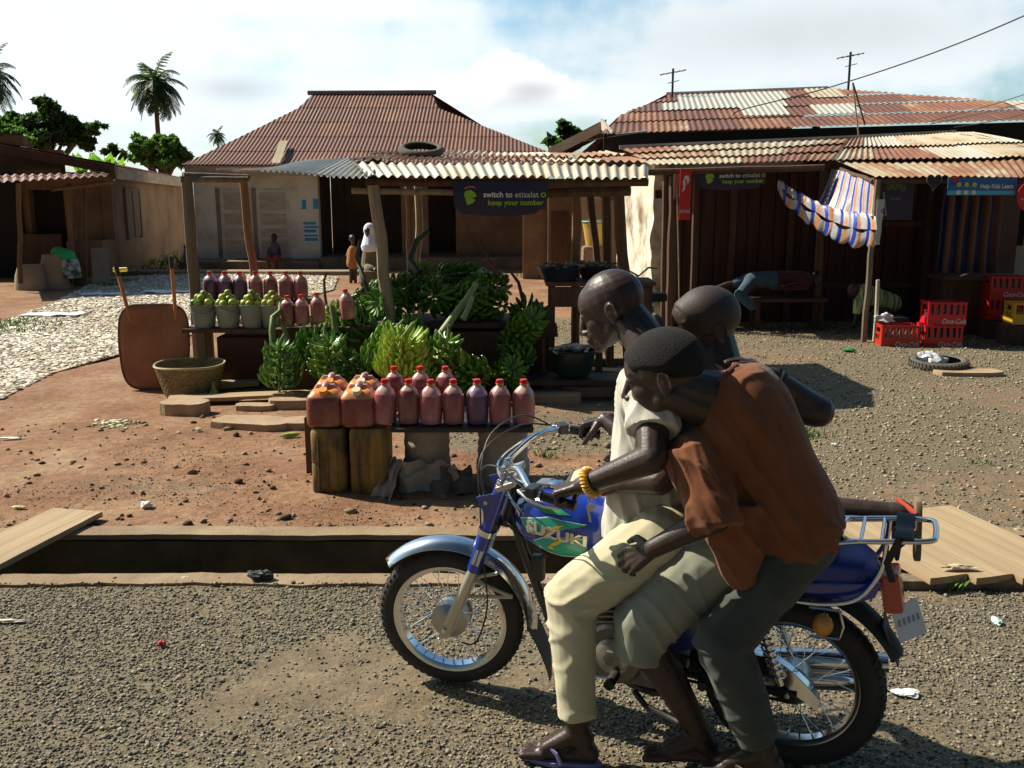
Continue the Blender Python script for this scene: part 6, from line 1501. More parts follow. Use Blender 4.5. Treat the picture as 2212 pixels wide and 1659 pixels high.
def hand_prims(Wp, D, Nn, T, curl=(50, 70, 50), s=1.0, spread=.12, thumb=(.55, .75, -.35), tcurl=25, straight=None):
    D = Vector(D).normalized(); Nn = Vector(Nn); Nn = (Nn - D*Nn.dot(D)).normalized(); T_ = Nn.cross(D); T_ = T_ if T_.dot(Vector(T)) > 0 else -T_
    Wp = Vector(Wp); P = []
    def pt(x, y, z): return Wp + (D*x + T_*y + Nn*z)*s
    P.append(('c', pt(-.02, 0, 0), pt(.015, .002, 0), .024*s, .022*s))
    for y0, y1 in ((.010, .030), (.002, .010), (-.006, -.010), (-.012, -.029)): P.append(('c', pt(.01, y0, 0), pt(.083 if abs(y1) < .02 else .076, y1, 0), .0165*s, .0135*s))
    P.append(('c', pt(.02, .012, -.008), pt(.055, -.012, -.010), .014*s, .014*s))
    for i, (y, x0, ls) in enumerate(((.031, .080, (.042, .026, .020)), (.0105, .086, (.046, .029, .021)), (-.0105, .083, (.043, .027, .020)), (-.030, .074, (.034, .021, .018)))):
        a = 0; p = pt(x0, y, 0); r = (.0098, .0088, .0080, .0070)[0 if i != 3 else 1]*s
        for k in range(3):
            a += R(curl[k]*(1+.06*i)); d = D*math.cos(a) - Nn*math.sin(a) + T_*spread*(1.2-i*.8)*.2
            q = p + d.normalized()*ls[k]*s; P.append(('c', p, q, r, r*.9)); p = q; r *= .9
    p = pt(.022, .026, -.008); d0 = (D*thumb[0] + T_*thumb[1] + Nn*thumb[2]).normalized(); q = p + d0*.040*s; P.append(('c', p, q, .0145*s, .012*s))
    d1 = (D*(thumb[0]+.5) + T_*(thumb[1]-.5*tcurl/25) + Nn*(thumb[2]-.3)).normalized(); q2 = q + d1*.030*s; P.append(('c', q, q2, .0115*s, .0105*s)); q3 = q2 + (d1+D*.2-Nn*.2).normalized()*.024*s; P.append(('c', q2, q3, .0102*s, .008*s))
    return P
def foot_prims(ank, toe, s=1.0, out=.0):
    """ankle joint, toe tip on the ground"""
    A = Vector(ank); B_ = Vector(toe); f = Vector((B_.x-A.x, B_.y-A.y, 0)).normalized(); sd = Vector((-f.y, f.x, 0)); gz_ = B_.z
    P = [('c', A, A+Vector((0, 0, -.035))-f*.02, .036*s, .036*s), ('c', Vector((A.x, A.y, gz_+.030*s))-f*.045, A+Vector((0, 0, -.03)), .030*s, .034*s)]
    P += [('c', A+f*.01+Vector((0, 0, -.02)), Vector((A.x, A.y, gz_+.035*s))+f*.10*s+sd*.015*y, .034*s, .022*s) for y in (-1, 1)]
    P += [('c', Vector((A.x, A.y, gz_+.026*s))-f*.03, Vector((A.x, A.y, gz_+.020*s))+f*.12*s+sd*.02*y, .026*s, .019*s) for y in (-1, 1)]
    for k in range(5):
        y = (-.034+.017*k)*s; L = (.155, .168, .172, .170, .172)[k]*s; r = (.0085, .009, .0095, .010, .0135)[k]*s
        P.append(('c', Vector((A.x, A.y, gz_+.018*s))+f*.11*s+sd*y*.9, Vector((A.x, A.y, gz_+.012*s))+f*L+sd*y*1.05, r*1.1, r))
    return P, f, sd
def limb_fold(axis, knee=None, A1=.004, A2=.010, freq=26, seed=0):
    ax = Vector(axis).normalized()
    def f(p):
        s = p.dot(ax); q = p - ax*s
        n = nz(q.x*5+seed, q.y*5, s*freq*.6+q.z*3); n2 = nz(p.x*9, p.y*9+seed, p.z*9)
        w_ = 1.0
        if knee is not None: w_ = .35 + 1.1*math.exp(-((p-knee).length/.13)**2)
        rdg = max(0, 1-abs(n)*3.6)**1.5; n5 = nz(p.x*3.3+seed, p.y*3.3, p.z*3.3); return A2*w_*rdg*1.1 + A1*n2 + .012*n5 - A2*w_*.3
    return f
def outline_loft(st, q=2.3):
    """stations (front px,py, back px,py, lateral, half depth)"""
    secs = []
    for (ax_, ay, bx_, by, l, t) in st:
        P_, Q_ = bk(ax_, ay, l), bk(bx_, by, l); secs.append(((P_+Q_)/2, (Q_-P_)/2, Vector((0, t, 0))))
    n_ = 5; out = [smooth_path([s_[k] for s_ in secs], n_) for k in range(3)]; secs = list(zip(*out))
    return ('l', secs, q)
def shrink(loft, k): return ('l', [(c_, X*k, Y*k) for c_, X, Y in loft[1]], 2)
def Hm(c, yaw, pitch, s, roll=0): return Matrix.Translation(c) @ Matrix.Rotation(R(yaw), 4, 'Z') @ Matrix.Rotation(R(pitch), 4, 'Y') @ Matrix.Rotation(R(roll), 4, 'X') @ Matrix.Scale(s, 4)
def place(o, label):
    o.location = BO; o.rotation_euler = (0, 0, BROT); tag(o, label, 'person')
HV = .0046
GL_, GR_ = M_st @ Vector((.81, .347, .963)), M_st @ Vector((.81, -.347, .963))
# ---------------- driver
st = [(1300, 1135, 1490, 1165, 0, .165), (1318, 1060, 1500, 1085, 0, .16), (1330, 990, 1505, 1005, 0, .155), (1336, 920, 1515, 930, 0, .16), (1336, 850, 1515, 855, 0, .18), (1348, 805, 1500, 800, 0, .175), (1365, 785, 1475, 775, 0, .12), (1385, 775, 1455, 765, 0, .075)]
lo = outline_loft(st)
hc = bk(1317, 664, -.03); hs = 1.14
Mh = Hm(hc, -2, 24, hs)
shL, elL, wrL = bk(1410, 850, .17), bk(1408, 990, .33), None
Dl = Vector((.86, -.10, -.30)).normalized(); wrL = GL_ + Vector((0, 0, .036)) - Dl*.088
Dr = Vector((.95, .0, -.28)).normalized(); wrR = GR_ + Vector((0, 0, .036)) - Dr*.088
shR, elR = bk(1395, 850, -.17), bk(1400, 985, -.30)
hpL, knL, anL, toeL = Vector((.43, .10, .80)), bk(1232, 1295, .25), bk(1248, 1575, .30), None
gzb = .0
toeL = Vector((anL.x+.17, .33, .012)); anL = Vector((anL.x, anL.y, max(.095, anL.z)))
hpR, knR, anR = Vector((.43, -.10, .82)), bk(1268, 1062, -.20), Vector((.56, -.20, .36))
P = [shrink(lo, .86)] + head_prims(Mh, hs)
P += [('c', bk(1440, 805, 0), Mh @ Vector((-.045, 0, -.045)), .082, .066), ('c', bk(1430, 830, .10), Mh @ Vector((-.045, .02, -.06)), .06, .05), ('c', shL, elL, .062, .050), ('c', elL, wrL, .050, .030), ('c', shR, elR, .062, .050), ('c', elR, wrR, .050, .030),
      ('c', bk(1440, 1120, 0), hpL, .14, .12), ('c', hpL, knL, .088, .062), ('c', knL, anL, .062, .040), ('c', hpR, knR, .088, .062), ('c', knR, anR, .060, .040), ('e', lerp(knL, anL, .3)+Vector((-.02, 0, 0)), (.055, .05, .09))]
P += hand_prims(wrL, Dl, (.30, .10, 1), (-.1, -1, 0), (62, 72, 50), 1.06, thumb=(.6, .55, -.6)) + hand_prims(wrR, Dr, (.3, 0, 1), (0, 1, 0), (62, 72, 50), 1.06, thumb=(.6, .55, -.6))
fp, ff, fs_ = foot_prims(anL, toeL, 1.08); P += fp
fp2, f2, s2 = foot_prims(anR, Vector((anR.x+.17, -.20, anR.z-.085)), 1.05); P += fp2
p1 = blob('person', P, HV, M_skin1, smooth=3); place(p1, 'shaven headed driver in sand T-shirt and cream trousers, one foot on the gravel')
eyes(Mh, hs, p1)
shp = [lo, ('f', [lerp(shL, elL, -.15), lerp(shL, elL, .25), lerp(shL, elL, .62)], [.088, .086, .078]), ('f', [lerp(shR, elR, -.15), lerp(shR, elR, .25), lerp(shR, elR, .5)], [.088, .084, .076])]
def shirt_fold(A, ax, seed, hemz=None):
    axn = Vector(ax).normalized()
    def f(p):
        s = p.dot(axn); q = p-axn*s; n = nz(q.x*11+seed, q.y*8, q.z*11+s*1.6); n2 = nz(p.x*5+seed, p.y*5, p.z*5); n3 = nz(p.x*24, p.y*24, p.z*12+seed)
        r1 = max(0, 1-abs(n)*3.6)**1.5; n4 = nz(q.x*16+seed*2, q.y*13, q.z*16+s*3.2); r2 = max(0, 1-abs(n4)*4)**1.5
        return A*1.25*r1 + A*.55*r2 + A*1.0*n2 + A*.12*n3 - A*.5
    return f
blob('t_shirt', shp, .0065, M_shirt, p1, 3, shirt_fold(.011, (.25, 0, 1), 1))
mb_t = [('c', bk(1440, 1140, 0), hpL, .155, .13), ('c', hpL, knL, .120, .094), ('f', [knL, lerp(knL, anL, .5), lerp(knL, anL, .90)], [.094, .076, .068]), ('e', knL, (.094, .094, .094)), ('c', hpR, knR, .115, .09), ('f', [knR, lerp(knR, anR, .5), lerp(knR, anR, .9)], [.088, .072, .065]), ('e', knR, (.09, .09, .09)), ('c', bk(1440, 1140, 0), hpR, .15, .13)]
blob('trousers', mb_t, .0065, M_trous, p1, 3, limb_fold(knL-anL, knL, .0035, .010, 26, 3))
def ring_at(name, c, ax, r, rt, m, par, n=1, pitch=.012, flat=1.0, coil=0):
    ax = Vector(ax).normalized(); q = ax.to_track_quat('Z', 'Y').to_matrix(); mb = MB()
    if coil:
        pts = []
        for i in range(n*26*14//10):
            a = 2*PI*i/(n*26*14//10); b_ = a*coil; rr_ = r+rt*1.5*math.cos(b_); pts.append(Vector(c)+q @ Vector((rr_*math.cos(a), rr_*math.sin(a), rt*1.5*math.sin(b_))))
        mb.tube(pts+[pts[0]], rt*.75, 6, False)
    else:
        pts = [Vector(c)+q @ Vector((r*math.cos(2*PI*i/30), r*math.sin(2*PI*i/30), 0)) for i in range(31)]; mb.tube(pts, rt, 8, False, flat=flat)
    return mb.build(name, m, par)
M_gold = mat('coil_yellow', (.80, .42, .05), (.85, .52, .10), 9, .25, coat=.5)
cc_ = lerp(wrL, elL, .14); brc = ring_at('coil_bracelet', cc_, elL-wrL, .040, .0065, M_gold, p1, 12, coil=26)
kx = cc_+Vector((-.012, .030, -.055)); mb = MB(); mb.tube([cc_+Vector((0, .03, -.035)), kx], .003, 5); mb.lathe([(0, 0), (.013, 0), (.013, .003), (0, .003)], 12, Matrix.Translation(kx+Vector((0, 0, -.02))) @ RYM); mb.box(kx+Vector((.004, 0, -.048)), (.008, .002, .04), (0, .2, 0)); mb.build('keys', M_alu, brc)
# flip-flop
M_lav = mat('sandal_lavender', (.16, .15, .36), (.24, .22, .46), 8, .6); M_sole = mat('sandal_brown', (.14, .10, .06), (.24, .18, .11), 8, .75)
def flipflop(A, f, sd, z, par, m, mstr, s=1.0, M_=None):
    mb = MB(); n = 26; ol = []
    for i in range(n):
        a = 2*PI*i/n; x = math.cos(a); y = math.sin(a); ol.append((.055+.135*x, (.046 if x > 0 else .036)*y))
    A = Vector((A.x, A.y, z))
    vs = [A+(f*x+sd*y)*s for x, y in ol]+[A+(f*x+sd*y)*s+Vector((0, 0, -.016)) for x, y in ol]
    mb.add(vs, [tuple(range(n)), tuple(range(2*n-1, n-1, -1))]+[(i, n+i, n+(i+1) % n, (i+1) % n) for i in range(n)]); o = mb.build('sandal', m, par, True, bevel=.003)
    if M_ is None:
        mb = MB()
        for y in (1, -1): mb.tube([A+f*.125*s+sd*(.012)+Vector((0, 0, .012)), A+(f*.095+sd*.022*y)*s+Vector((0, 0, .052)), A+(f*.06+sd*.040*y)*s+Vector((0, 0, .035)), A+(f*.045+sd*.042*y)*s], .006, 8, flat=1.5)
        mb.build('strap', mstr, o)
    return o
flipflop(anL, ff, fs_, .016, p1, M_lav, M_lav, 1.08); flipflop(anR, f2, s2, anR.z-.085, p1, M_lav, M_lav, 1.05)
# ---------------- middle passenger
st2 = [(1470, 1150, 1640, 1160, -.0, .16), (1480, 1040, 1650, 1050, 0, .155), (1478, 940, 1640, 940, -.02, .165), (1490, 860, 1630, 850, -.05, .17), (1510, 820, 1610, 810, -.06, .13), (1530, 800, 1590, 790, -.07, .07)]
lo2 = outline_loft(st2); hc2 = bk(1517, 699, -.09); hs2 = 1.12; Mh2 = Hm(hc2, 30, 8, hs2)
hp2L, kn2L, an2L = Vector((.20, .10, .80)), bk(1385, 1355, .22), bk(1515, 1590, .21); hp2R, kn2R, an2R = Vector((.20, -.10, .80)), Vector((.50, -.24, .50)), Vector((.28, -.22, .34))
kn2b = bk(1400, 1385, .22)
P = [shrink(lo2, .86)] + head_prims(Mh2, hs2) + [('c', bk(1560, 830, -.06), Mh2 @ Vector((-.035, 0, -.05)), .084, .066), ('c', bk(1560, 1120, 0), hp2L, .14, .12), ('c', hp2L, kn2L, .09, .066), ('c', kn2b, lerp(kn2b, an2L, .35), .060, .060), ('c', lerp(kn2b, an2L, .35), an2L, .060, .038), ('c', hp2R, kn2R, .09, .062), ('c', kn2R, an2R, .06, .04)]
s2L, s2R = bk(1560, 880, .12), bk(1560, 880, -.20); e2L, e2R = Vector((.42, .22, 1.02)), Vector((.46, -.26, 1.02)); w2L, w2R = Vector((.56, .17, .98)), Vector((.58, -.18, .98))
P += [('c', s2L, e2L, .055, .045), ('c', e2L, w2L, .045, .03), ('c', s2R, e2R, .055, .045), ('c', e2R, w2R, .045, .03)] + hand_prims(w2L, (1, -.2, -.2), (0, 1, .2), (0, .1, 1), (20, 30, 20), 1.0) + hand_prims(w2R, (1, .2, -.2), (0, -1, .2), (0, .1, 1), (20, 30, 20), 1.0)
an2L = Vector((an2L.x, an2L.y, max(.16, an2L.z)))
fpm, f3, s3_ = foot_prims(an2L, an2L+Vector((.17, .04, -.10)), 1.05); P += fpm; fpr, _, _ = foot_prims(an2R, an2R+Vector((.17, 0, -.085)), 1.0); P += fpr
p2 = blob('person', P, HV, M_skin2, smooth=3); place(p2, 'middle passenger with close cropped head and pale grey knee length trousers, seated behind the driver')
eyes(Mh2, hs2, p2)
def hair_cap(Mh, s, par, off=.005, front=.055, low=-.01, m=M_hair, back=-.06):
    mb = MB()
    def f(u, v):
        az = 2*PI*u; lim = lerp(0, 1, 1); x_ = math.cos(az)
        thmax = R(lerp(128, 52, (x_*.5+.5)**1.1) + (10*math.exp(-((abs(math.sin(az))-1)/.25)**2)))
        th = thmax*v; d = Vector((math.sin(th)*math.cos(az), math.sin(th)*math.sin(az), math.cos(th)))
        k = 1+off*(1-.85*max(0, v-.88)/.12); e_ = Vector((d.x*(.100+off), d.y*(.077+off), d.z*(.088+off))) + Vector((-.018, 0, .022))
        e2 = Vector((.030, 0, .020)) + Vector((d.x*(.064+off), d.y*(.062+off), d.z*(.070+off))); p = e_ if (e_.length > e2.length or d.x < .2) else e2
        fade = off*1.3*max(0, (v-.85)/.15); return Mh @ (p - d*fade)
    mb.grid(f, 48, 22); return mb.build('hair', m, par)
hair_cap(Mh2, hs2, p2, .0025, m=mat('stubble', (.030, .018, .014), (.045, .028, .022), 90, .6, bump=.5, bscale=300, bdist=.003))
blob('shirt', [lo2, ('f', [s2L+Vector((0, -.03, .02)), lerp(s2L, e2L, .5), lerp(s2L, e2L, .8)], [.08, .075, .07]), ('f', [s2R, lerp(s2R, e2R, .5), lerp(s2R, e2R, .8)], [.08, .075, .07])], .008, M_green, p2, 3, shirt_fold(.008, (.2, 0, 1), 5))
blob('trousers', [('c', bk(1560, 1140, 0), hp2L, .15, .13), ('f', [hp2L, lerp(hp2L, kn2L, .5), kn2L, lerp(kn2L, kn2b, 1.0)+(kn2L-hp2L).normalized()*.05+Vector((0, 0, -.02))], [.13, .118, .105, .092]), ('e', kn2L, (.10, .09, .10)), ('f', [hp2R, kn2R, kn2R+Vector((-.01, 0, -.05))], [.12, .09, .09]), ('c', bk(1560, 1140, 0), hp2R, .15, .13)], .0065, M_grey, p2, 3, limb_fold(kn2L-hp2L, kn2L, .004, .009, 20, 9))
# ---------------- rear passenger in rust shirt
st3 = [(1650, 1205, 1818, 1165, .06, .165), (1592, 1160, 1818, 1115, .07, .175), (1520, 1085, 1800, 1050, .09, .175), (1480, 1020, 1762, 975, .11, .17), (1482, 950, 1728, 895, .12, .165), (1505, 890, 1690, 830, .12, .15), (1520, 858, 1640, 785, .12, .12), (1528, 850, 1590, 790, .14, .075)]
lo3 = outline_loft(st3, 2.2); hc3 = bk(1428, 806, .24); hs3 = 1.20; Mh3 = Hm(hc3, -2, 17, hs3)
s3L, e3L, w3L = bk(1505, 985, .25), bk(1545, 1118, .33), bk(1410, 1185, .34); s3R, e3R, w3R = bk(1655, 860, -.06), bk(1766, 888, -.12), bk(1668, 812, -.03)
h3L, k3L, a3L = bk(1735, 1165, .11), bk(1558, 1388, .27), bk(1645, 1610, .27); h3R, k3R, a3R = bk(1745, 1150, -.12), bk(1700, 1095, -.26), bk(1925, 1106, -.30)
a3L = Vector((a3L.x, a3L.y, max(.17, a3L.z)))
P = [shrink(lo3, .86)] + head_prims(Mh3, hs3) + [('c', bk(1575, 865, .13), Mh3 @ Vector((-.045, 0, -.045)), .090, .068), ('c', bk(1560, 900, .17), Mh3 @ Vector((-.03, .02, -.06)), .07, .055), ('c', s3L, e3L, .062, .048), ('c', e3L, w3L, .047, .031), ('c', s3R, e3R, .062, .056), ('c', e3R, w3R, .052, .030),
     ('c', bk(1705, 1140, .03), h3L, .11, .10), ('c', h3L, k3L, .085, .062), ('c', k3L, a3L, .062, .042), ('c', h3R, k3R, .085, .065), ('c', k3R, lerp(k3R, a3R, .4), .06, .046), ('c', lerp(k3R, a3R, .4), a3R, .046, .034)]
P += hand_prims(w3L, bk(1350, 1216, .34)-w3L, (0, .9, .5), (.3, .1, 1), (22, 34, 24), 1.06) + hand_prims(w3R, bk(1610, 775, .03)-w3R, (.1, .2, 1), (.6, .6, .2), (14, 18, 12), 1.02, spread=.3, tcurl=5)
fp3, f4, s4 = foot_prims(a3L, a3L+Vector((.17, .05, -.10)), 1.05); P += fp3
# the folded back foot: heel and sole face backwards
hd = (a3R-k3R).normalized(); dn = Vector((.12, .1, -1)).normalized()
P += [('c', a3R, a3R+hd*.035, .036, .036), ('c', a3R+hd*.035, a3R+hd*.045+dn*.10, .032, .026), ('c', a3R+hd*.02, a3R+hd*.02+dn*.03, .034, .030)] + [('c', a3R+hd*.045+dn*.10+Vector((0, -.03+.015*k, 0)), a3R+hd*.05+dn*.155+Vector((0, -.033+.0165*k, 0)), .011, .009) for k in range(5)]
p3 = blob('person', P, HV, M_skin3, smooth=3); place(p3, 'rear passenger in a rust orange shirt leaning forward with head bowed')
eyes(Mh3, hs3, p3); hair_cap(Mh3, hs3, p3, .0075)
hang = ('f', [bk(1590, 1085, .22), bk(1590, 1160, .24), bk(1600, 1235, .25), bk(1604, 1262, .25)], [.105, .085, .055, .030])
slL = [lerp(s3L, e3L, -.12), lerp(s3L, e3L, .4), lerp(s3L, e3L, .75), lerp(s3L, e3L, 1.06)+Vector((0, 0, -.02))]
blob('rust_shirt', [lo3, hang, ('f', slL, [.095, .090, .084, .078]), ('e', s3L, (.09, .09, .09)), ('f', [lerp(s3R, e3R, -.5), s3R, lerp(s3R, e3R, .35)], [.09, .085, .075])], .0065, M_rust, p3, 3,
     shirt_fold(.012, bk(1760, 1080, .1)-bk(1560, 840, .12), 11))
blob('jeans', [('c', bk(1715, 1140, .03), h3L, .125, .108), ('c', h3L, k3L, .104, .086), ('f', [k3L, lerp(k3L, a3L, .5), lerp(k3L, a3L, .95)], [.086, .076, .070]), ('e', k3L, (.088, .088, .088)), ('c', h3R, k3R, .10, .085), ('f', [k3R, lerp(k3R, a3R, .3), lerp(k3R, a3R, .47)], [.082, .062, .058]), ('e', k3R, (.08, .08, .08))], .0065, M_jean, p3, 3, limb_fold(k3L-a3L, k3L, .004, .010, 24, 15))
cA, cB = bk(1527, 850, .14), bk(1588, 792, .14); cq = (cB-cA)/2; mb = MB(); mb.tube([(cA+cB)/2 + cq*math.cos(2*PI*i/30)*1.02 + Vector((0, .077, 0))*math.sin(2*PI*i/30) for i in range(31)], .008, 8, False, flat=1.5); mb.build('collar', M_rust, p3)
ring_at('sweatband', lerp(w3R, e3R, .12), e3R-w3R, .034, .007, M_blackr, p3, flat=2)
# sandal sole on the folded foot
mb = MB(); q_ = hd.to_track_quat('Z', 'X').to_matrix(); cs = a3R+hd*.085+dn*.055
ol = [(.13*math.cos(a)/((abs(math.cos(a))**4+abs(math.sin(a))**4)**.25), .044*math.sin(a)/((abs(math.cos(a))**4+abs(math.sin(a))**4)**.25)) for a in [2*PI*i/28 for i in range(28)]]
dn2 = (dn-hd*dn.dot(hd)).normalized(); sd_ = hd.cross(dn2)
vs = [cs+dn2*x*.85+sd_*y for x, y in ol]+[cs+dn2*x*.85+sd_*y+hd*.02 for x, y in ol]; n = 28
mb.add(vs, [tuple(range(n)), tuple(range(2*n-1, n-1, -1))]+[(i, n+i, n+(i+1) % n, (i+1) % n) for i in range(n)]); so_ = mb.build('sandal', M_sole, p3, True, bevel=.003)
mb = MB(); mb.tube([cs+dn2*-.06+sd_*.04, a3R+hd*.02+dn2*-.045+sd_*.0, cs+dn2*-.06-sd_*.04], .006, 8, flat=1.6); mb.tube([cs+sd_*.045, a3R+hd*.03+dn2*.06+Vector((.03, 0, 0)), cs-sd_*.045], .006, 8, flat=1.6); mb.build('strap', mat('strap_red', (.50, .06, .03)), so_)
flipflop(a3L, f4, s4, a3L.z-.10, p3, M_sole, M_sole, 1.05)

# ------------------------------------------------------------------ people in the background
def small_person(label, base, prims_skin, cloth, skin=M_skin2):
    """base world point; prims relative to it"""
    o = blob('person', prims_skin, .010, skin, smooth=2); o.location = base; tag(o, label, 'person')
    for nm, pr, m in cloth: blob(nm, pr, .011, m, o, 2)
    return o
def hd_small(c, yaw, pitch, s=1.0): return head_prims(Hm(Vector(c), yaw, pitch, s), s)
V = Vector
def mini_hand(w, d, s=.9): return hand_prims(w, d, (0, -.6, .8), (1, 0, 0), (25, 30, 20), s)
# boy bending by the crates, facing left
b = at(1890, 700, 12.7); b = Vector((b.x, 12.7, 0)); k_ = 12.7/FPX
def q(px, py, dy=0): p = at(px, py, 12.7+dy); return p - b
hip, chest, hdc = q(1922, 655), q(1868, 632), q(1845, 628)
small_person('child in a yellow and green striped shirt bending over behind the awning post', b, [('c', hip, chest, .10, .095), ('c', chest, hdc, .05, .05)] + hd_small(hdc, 180, 60, .95) + [('c', chest, q(1853, 662, -.12), .036, .032), ('c', q(1853, 662, -.12), q(1847, 690, -.14), .03, .022), ('c', chest, q(1862, 665, .12), .036, .03), ('c', q(1862, 665, .12), q(1850, 690, .12), .03, .022), ('c', hip, q(1885, 690), .08, .055), ('c', q(1885, 690), q(1905, 728), .055, .04), ('c', q(1905, 728), q(1890, 734), .035, .03), ('c', hip, q(1895, 690, .15), .08, .055), ('c', q(1895, 690, .15), q(1912, 728, .15), .055, .04)] + mini_hand(q(1847, 690, -.14), (0, 0, -1)),
             [('striped_shirt', [('c', hip+V((.02, 0, 0)), chest, .135, .125), ('f', [chest, q(1853, 655, -.13), q(1851, 678, -.14)], [.08, .062, .055])], mat('shirt_stripes', (.10, .16, .05), (.45, .48, .22), 3.2, .85, stretch=(9, .2, .6), sharp=.04)), ('shorts', [('c', hip, q(1885, 690), .12, .09), ('c', hip, q(1895, 690, .15), .12, .09)], M_jean)])
# someone lying on the shop bench
b = Vector((at(1650, 640, 13.2).x, 13.25, 0))
def q(px, py, dy=0): return at(px, py, 13.25+dy) - b
small_person('person in blue lying on the dark bench along the shop wall', b, [('c', q(1700, 608), q(1640, 610), .12, .12), ('c', q(1640, 610), q(1600, 640, -.2), .07, .05), ('c', q(1600, 640, -.2), q(1630, 665, -.3), .05, .035), ('c', q(1640, 605, .1), q(1570, 615, .1), .07, .045), ('c', q(1570, 615, .1), q(1530, 630, .1), .045, .035), ('c', q(1700, 608), q(1740, 606), .10, .06), ('c', q(1720, 610, -.1), q(1690, 618, -.25), .04, .03)] + hd_small(q(1762, 602), 90, 80, .95),
             [('blue_trousers', [('c', q(1672, 606), q(1625, 606), .14, .12), ('c', q(1625, 606), q(1598, 636, -.2), .10, .07), ('c', q(1598, 636, -.2), q(1624, 662, -.3), .08, .06), ('c', q(1630, 600, .1), q(1590, 612, .1), .09, .07)], cloth_mat('blue_cloth', (.03, .06, .09), (.06, .11, .15))), ('dark_top', [('c', q(1735, 606), q(1680, 606), .135, .14)], cloth_mat('maroon_cloth', (.05, .015, .015), (.09, .03, .03)))])
# child sitting on the step of the white doors
b = Vector((at(592, 560, 24.0).x, 24.1, .2))
def q(px, py, dy=0): return at(px, py, 24.1+dy) - b
small_person('small child sitting on the step before the white doors', b, [('c', V((0, 0, .12)), V((0, 0, .38)), .10, .10)] + hd_small((0, 0, .62), -90, 15, .95) + [('c', V((0, 0, .4)), V((0, 0, .55)), .045, .045), ('c', V((.07, 0, .10)), V((.10, -.28, .14)), .06, .05), ('c', V((.10, -.28, .14)), V((.1, -.3, -.15)), .045, .035), ('c', V((-.07, 0, .10)), V((-.10, -.28, .14)), .06, .05), ('c', V((-.10, -.28, .14)), V((-.1, -.3, -.15)), .045, .035), ('c', V((.11, 0, .38)), V((.17, -.12, .18)), .035, .03), ('c', V((-.11, 0, .38)), V((-.17, -.12, .18)), .035, .03), ('c', V((.17, -.12, .18)), V((.05, -.25, .20)), .03, .024), ('c', V((-.17, -.12, .18)), V((-.05, -.25, .20)), .03, .024)],
             [('purple_shirt', [('c', V((0, 0, .12)), V((0, 0, .40)), .135, .125)], cloth_mat('purple_cloth', (.07, .05, .08), (.14, .09, .14))), ('red_wrap', [('c', V((.07, 0, .10)), V((.10, -.28, .14)), .09, .08), ('c', V((-.07, 0, .10)), V((-.10, -.28, .14)), .09, .08)], cloth_mat('maroon_cloth2', (.16, .02, .03), (.25, .05, .06)))])
# woman in white veil, standing beyond the stall, and a child in orange
b = Vector((at(798, 560, 20).x, 20, 0))
def q(px, py, dy=0): return at(px, py, 20+dy) - b
Mw = Hm(q(795, 500), -100, 8, 1.0)
small_person('woman in a white veil seated beyond the stall pole', b, [('c', q(800, 575), q(800, 535), .15, .13), ('c', q(800, 535), q(796, 510), .05, .05)] + head_prims(Mw, 1.0) + [('c', q(790, 580), q(783, 585, -.35), .09, .07), ('c', q(783, 585, -.35), q(784, 618, -.35), .06, .045), ('c', q(808, 580), q(812, 585, -.35), .09, .07), ('c', q(812, 585, -.35), q(812, 618, -.35), .06, .045)],
             [('white_veil', [('e', q(796.5, 499)+V((.01, .045, .02)), (.13, .11, .15)), ('c', q(797, 512)+V((0, .03, 0)), q(799, 532)+V((0, -.01, 0)), .12, .19)], cloth_mat('veil_white', (.62, .64, .74), (.74, .76, .84))), ('brown_dress', [('c', q(800, 578), q(800, 548), .20, .17), ('c', q(798, 582), q(797, 590, -.3), .17, .16), ('f', [q(797, 586, -.3), q(797, 612, -.32)], [.20, .22])], cloth_mat('dress_brown', (.10, .08, .05), (.20, .15, .09)))])
b = Vector((at(762, 560, 20.5).x, 20.5, 0))
def q(px, py, dy=0): return at(px, py, 20.5+dy) - b
small_person('small child in orange beside the veiled woman', b, [('c', q(762, 568), q(762, 540), .09, .09), ('c', q(762, 540), q(762, 528), .04, .04)] + hd_small(q(761, 516), -60, 0, .85) + [('c', q(759, 570), q(758, 612), .05, .035), ('c', q(767, 570), q(768, 612), .05, .035), ('c', q(755, 542), q(750, 565), .03, .025), ('c', q(770, 542), q(774, 565), .03, .025)],
             [('orange_dress', [('c', q(762, 540), q(762, 568), .10, .14), ('c', q(755, 541), q(751, 552), .045, .04)], cloth_mat('orange_cloth', (.30, .11, .03), (.42, .17, .05)))])
# woman in green bending at the left
b = Vector((at(135, 600, 19.5).x, 19.5, 0))
def q(px, py, dy=0): return at(px, py, 19.5+dy) - b
small_person('person in a bright green top bending down beside the mortars', b, [('c', q(140, 562), q(128, 552), .13, .11), ('c', q(128, 552), q(118, 565), .05, .05)] + hd_small(q(116, 570), 180, 60, 1.0) + [('c', q(124, 555, -.1), q(130, 590, -.15), .045, .032), ('c', q(126, 555, .1), q(120, 592, .1), .045, .032), ('c', q(145, 565), q(150, 600), .10, .07), ('c', q(150, 600), q(148, 622), .06, .045), ('c', q(142, 565, .15), q(143, 600, .15), .09, .07), ('c', q(143, 600, .15), q(142, 622, .15), .06, .045)],
             [('green_top', [('c', q(146, 556), q(126, 548), .17, .15)], cloth_mat('green_cloth', (.02, .30, .08), (.05, .45, .14))), ('patterned_skirt', [('f', [q(148, 560), q(152, 585), q(153, 600)], [.18, .21, .22])], mat('skirt_pattern', (.03, .10, .06), (.45, .48, .50), 7, .85, sharp=.08))])
b = Vector((at(412, 570, 24.5).x, 24.5, 0))
def q(px, py, dy=0): return at(px, py, 24.5+dy) - b
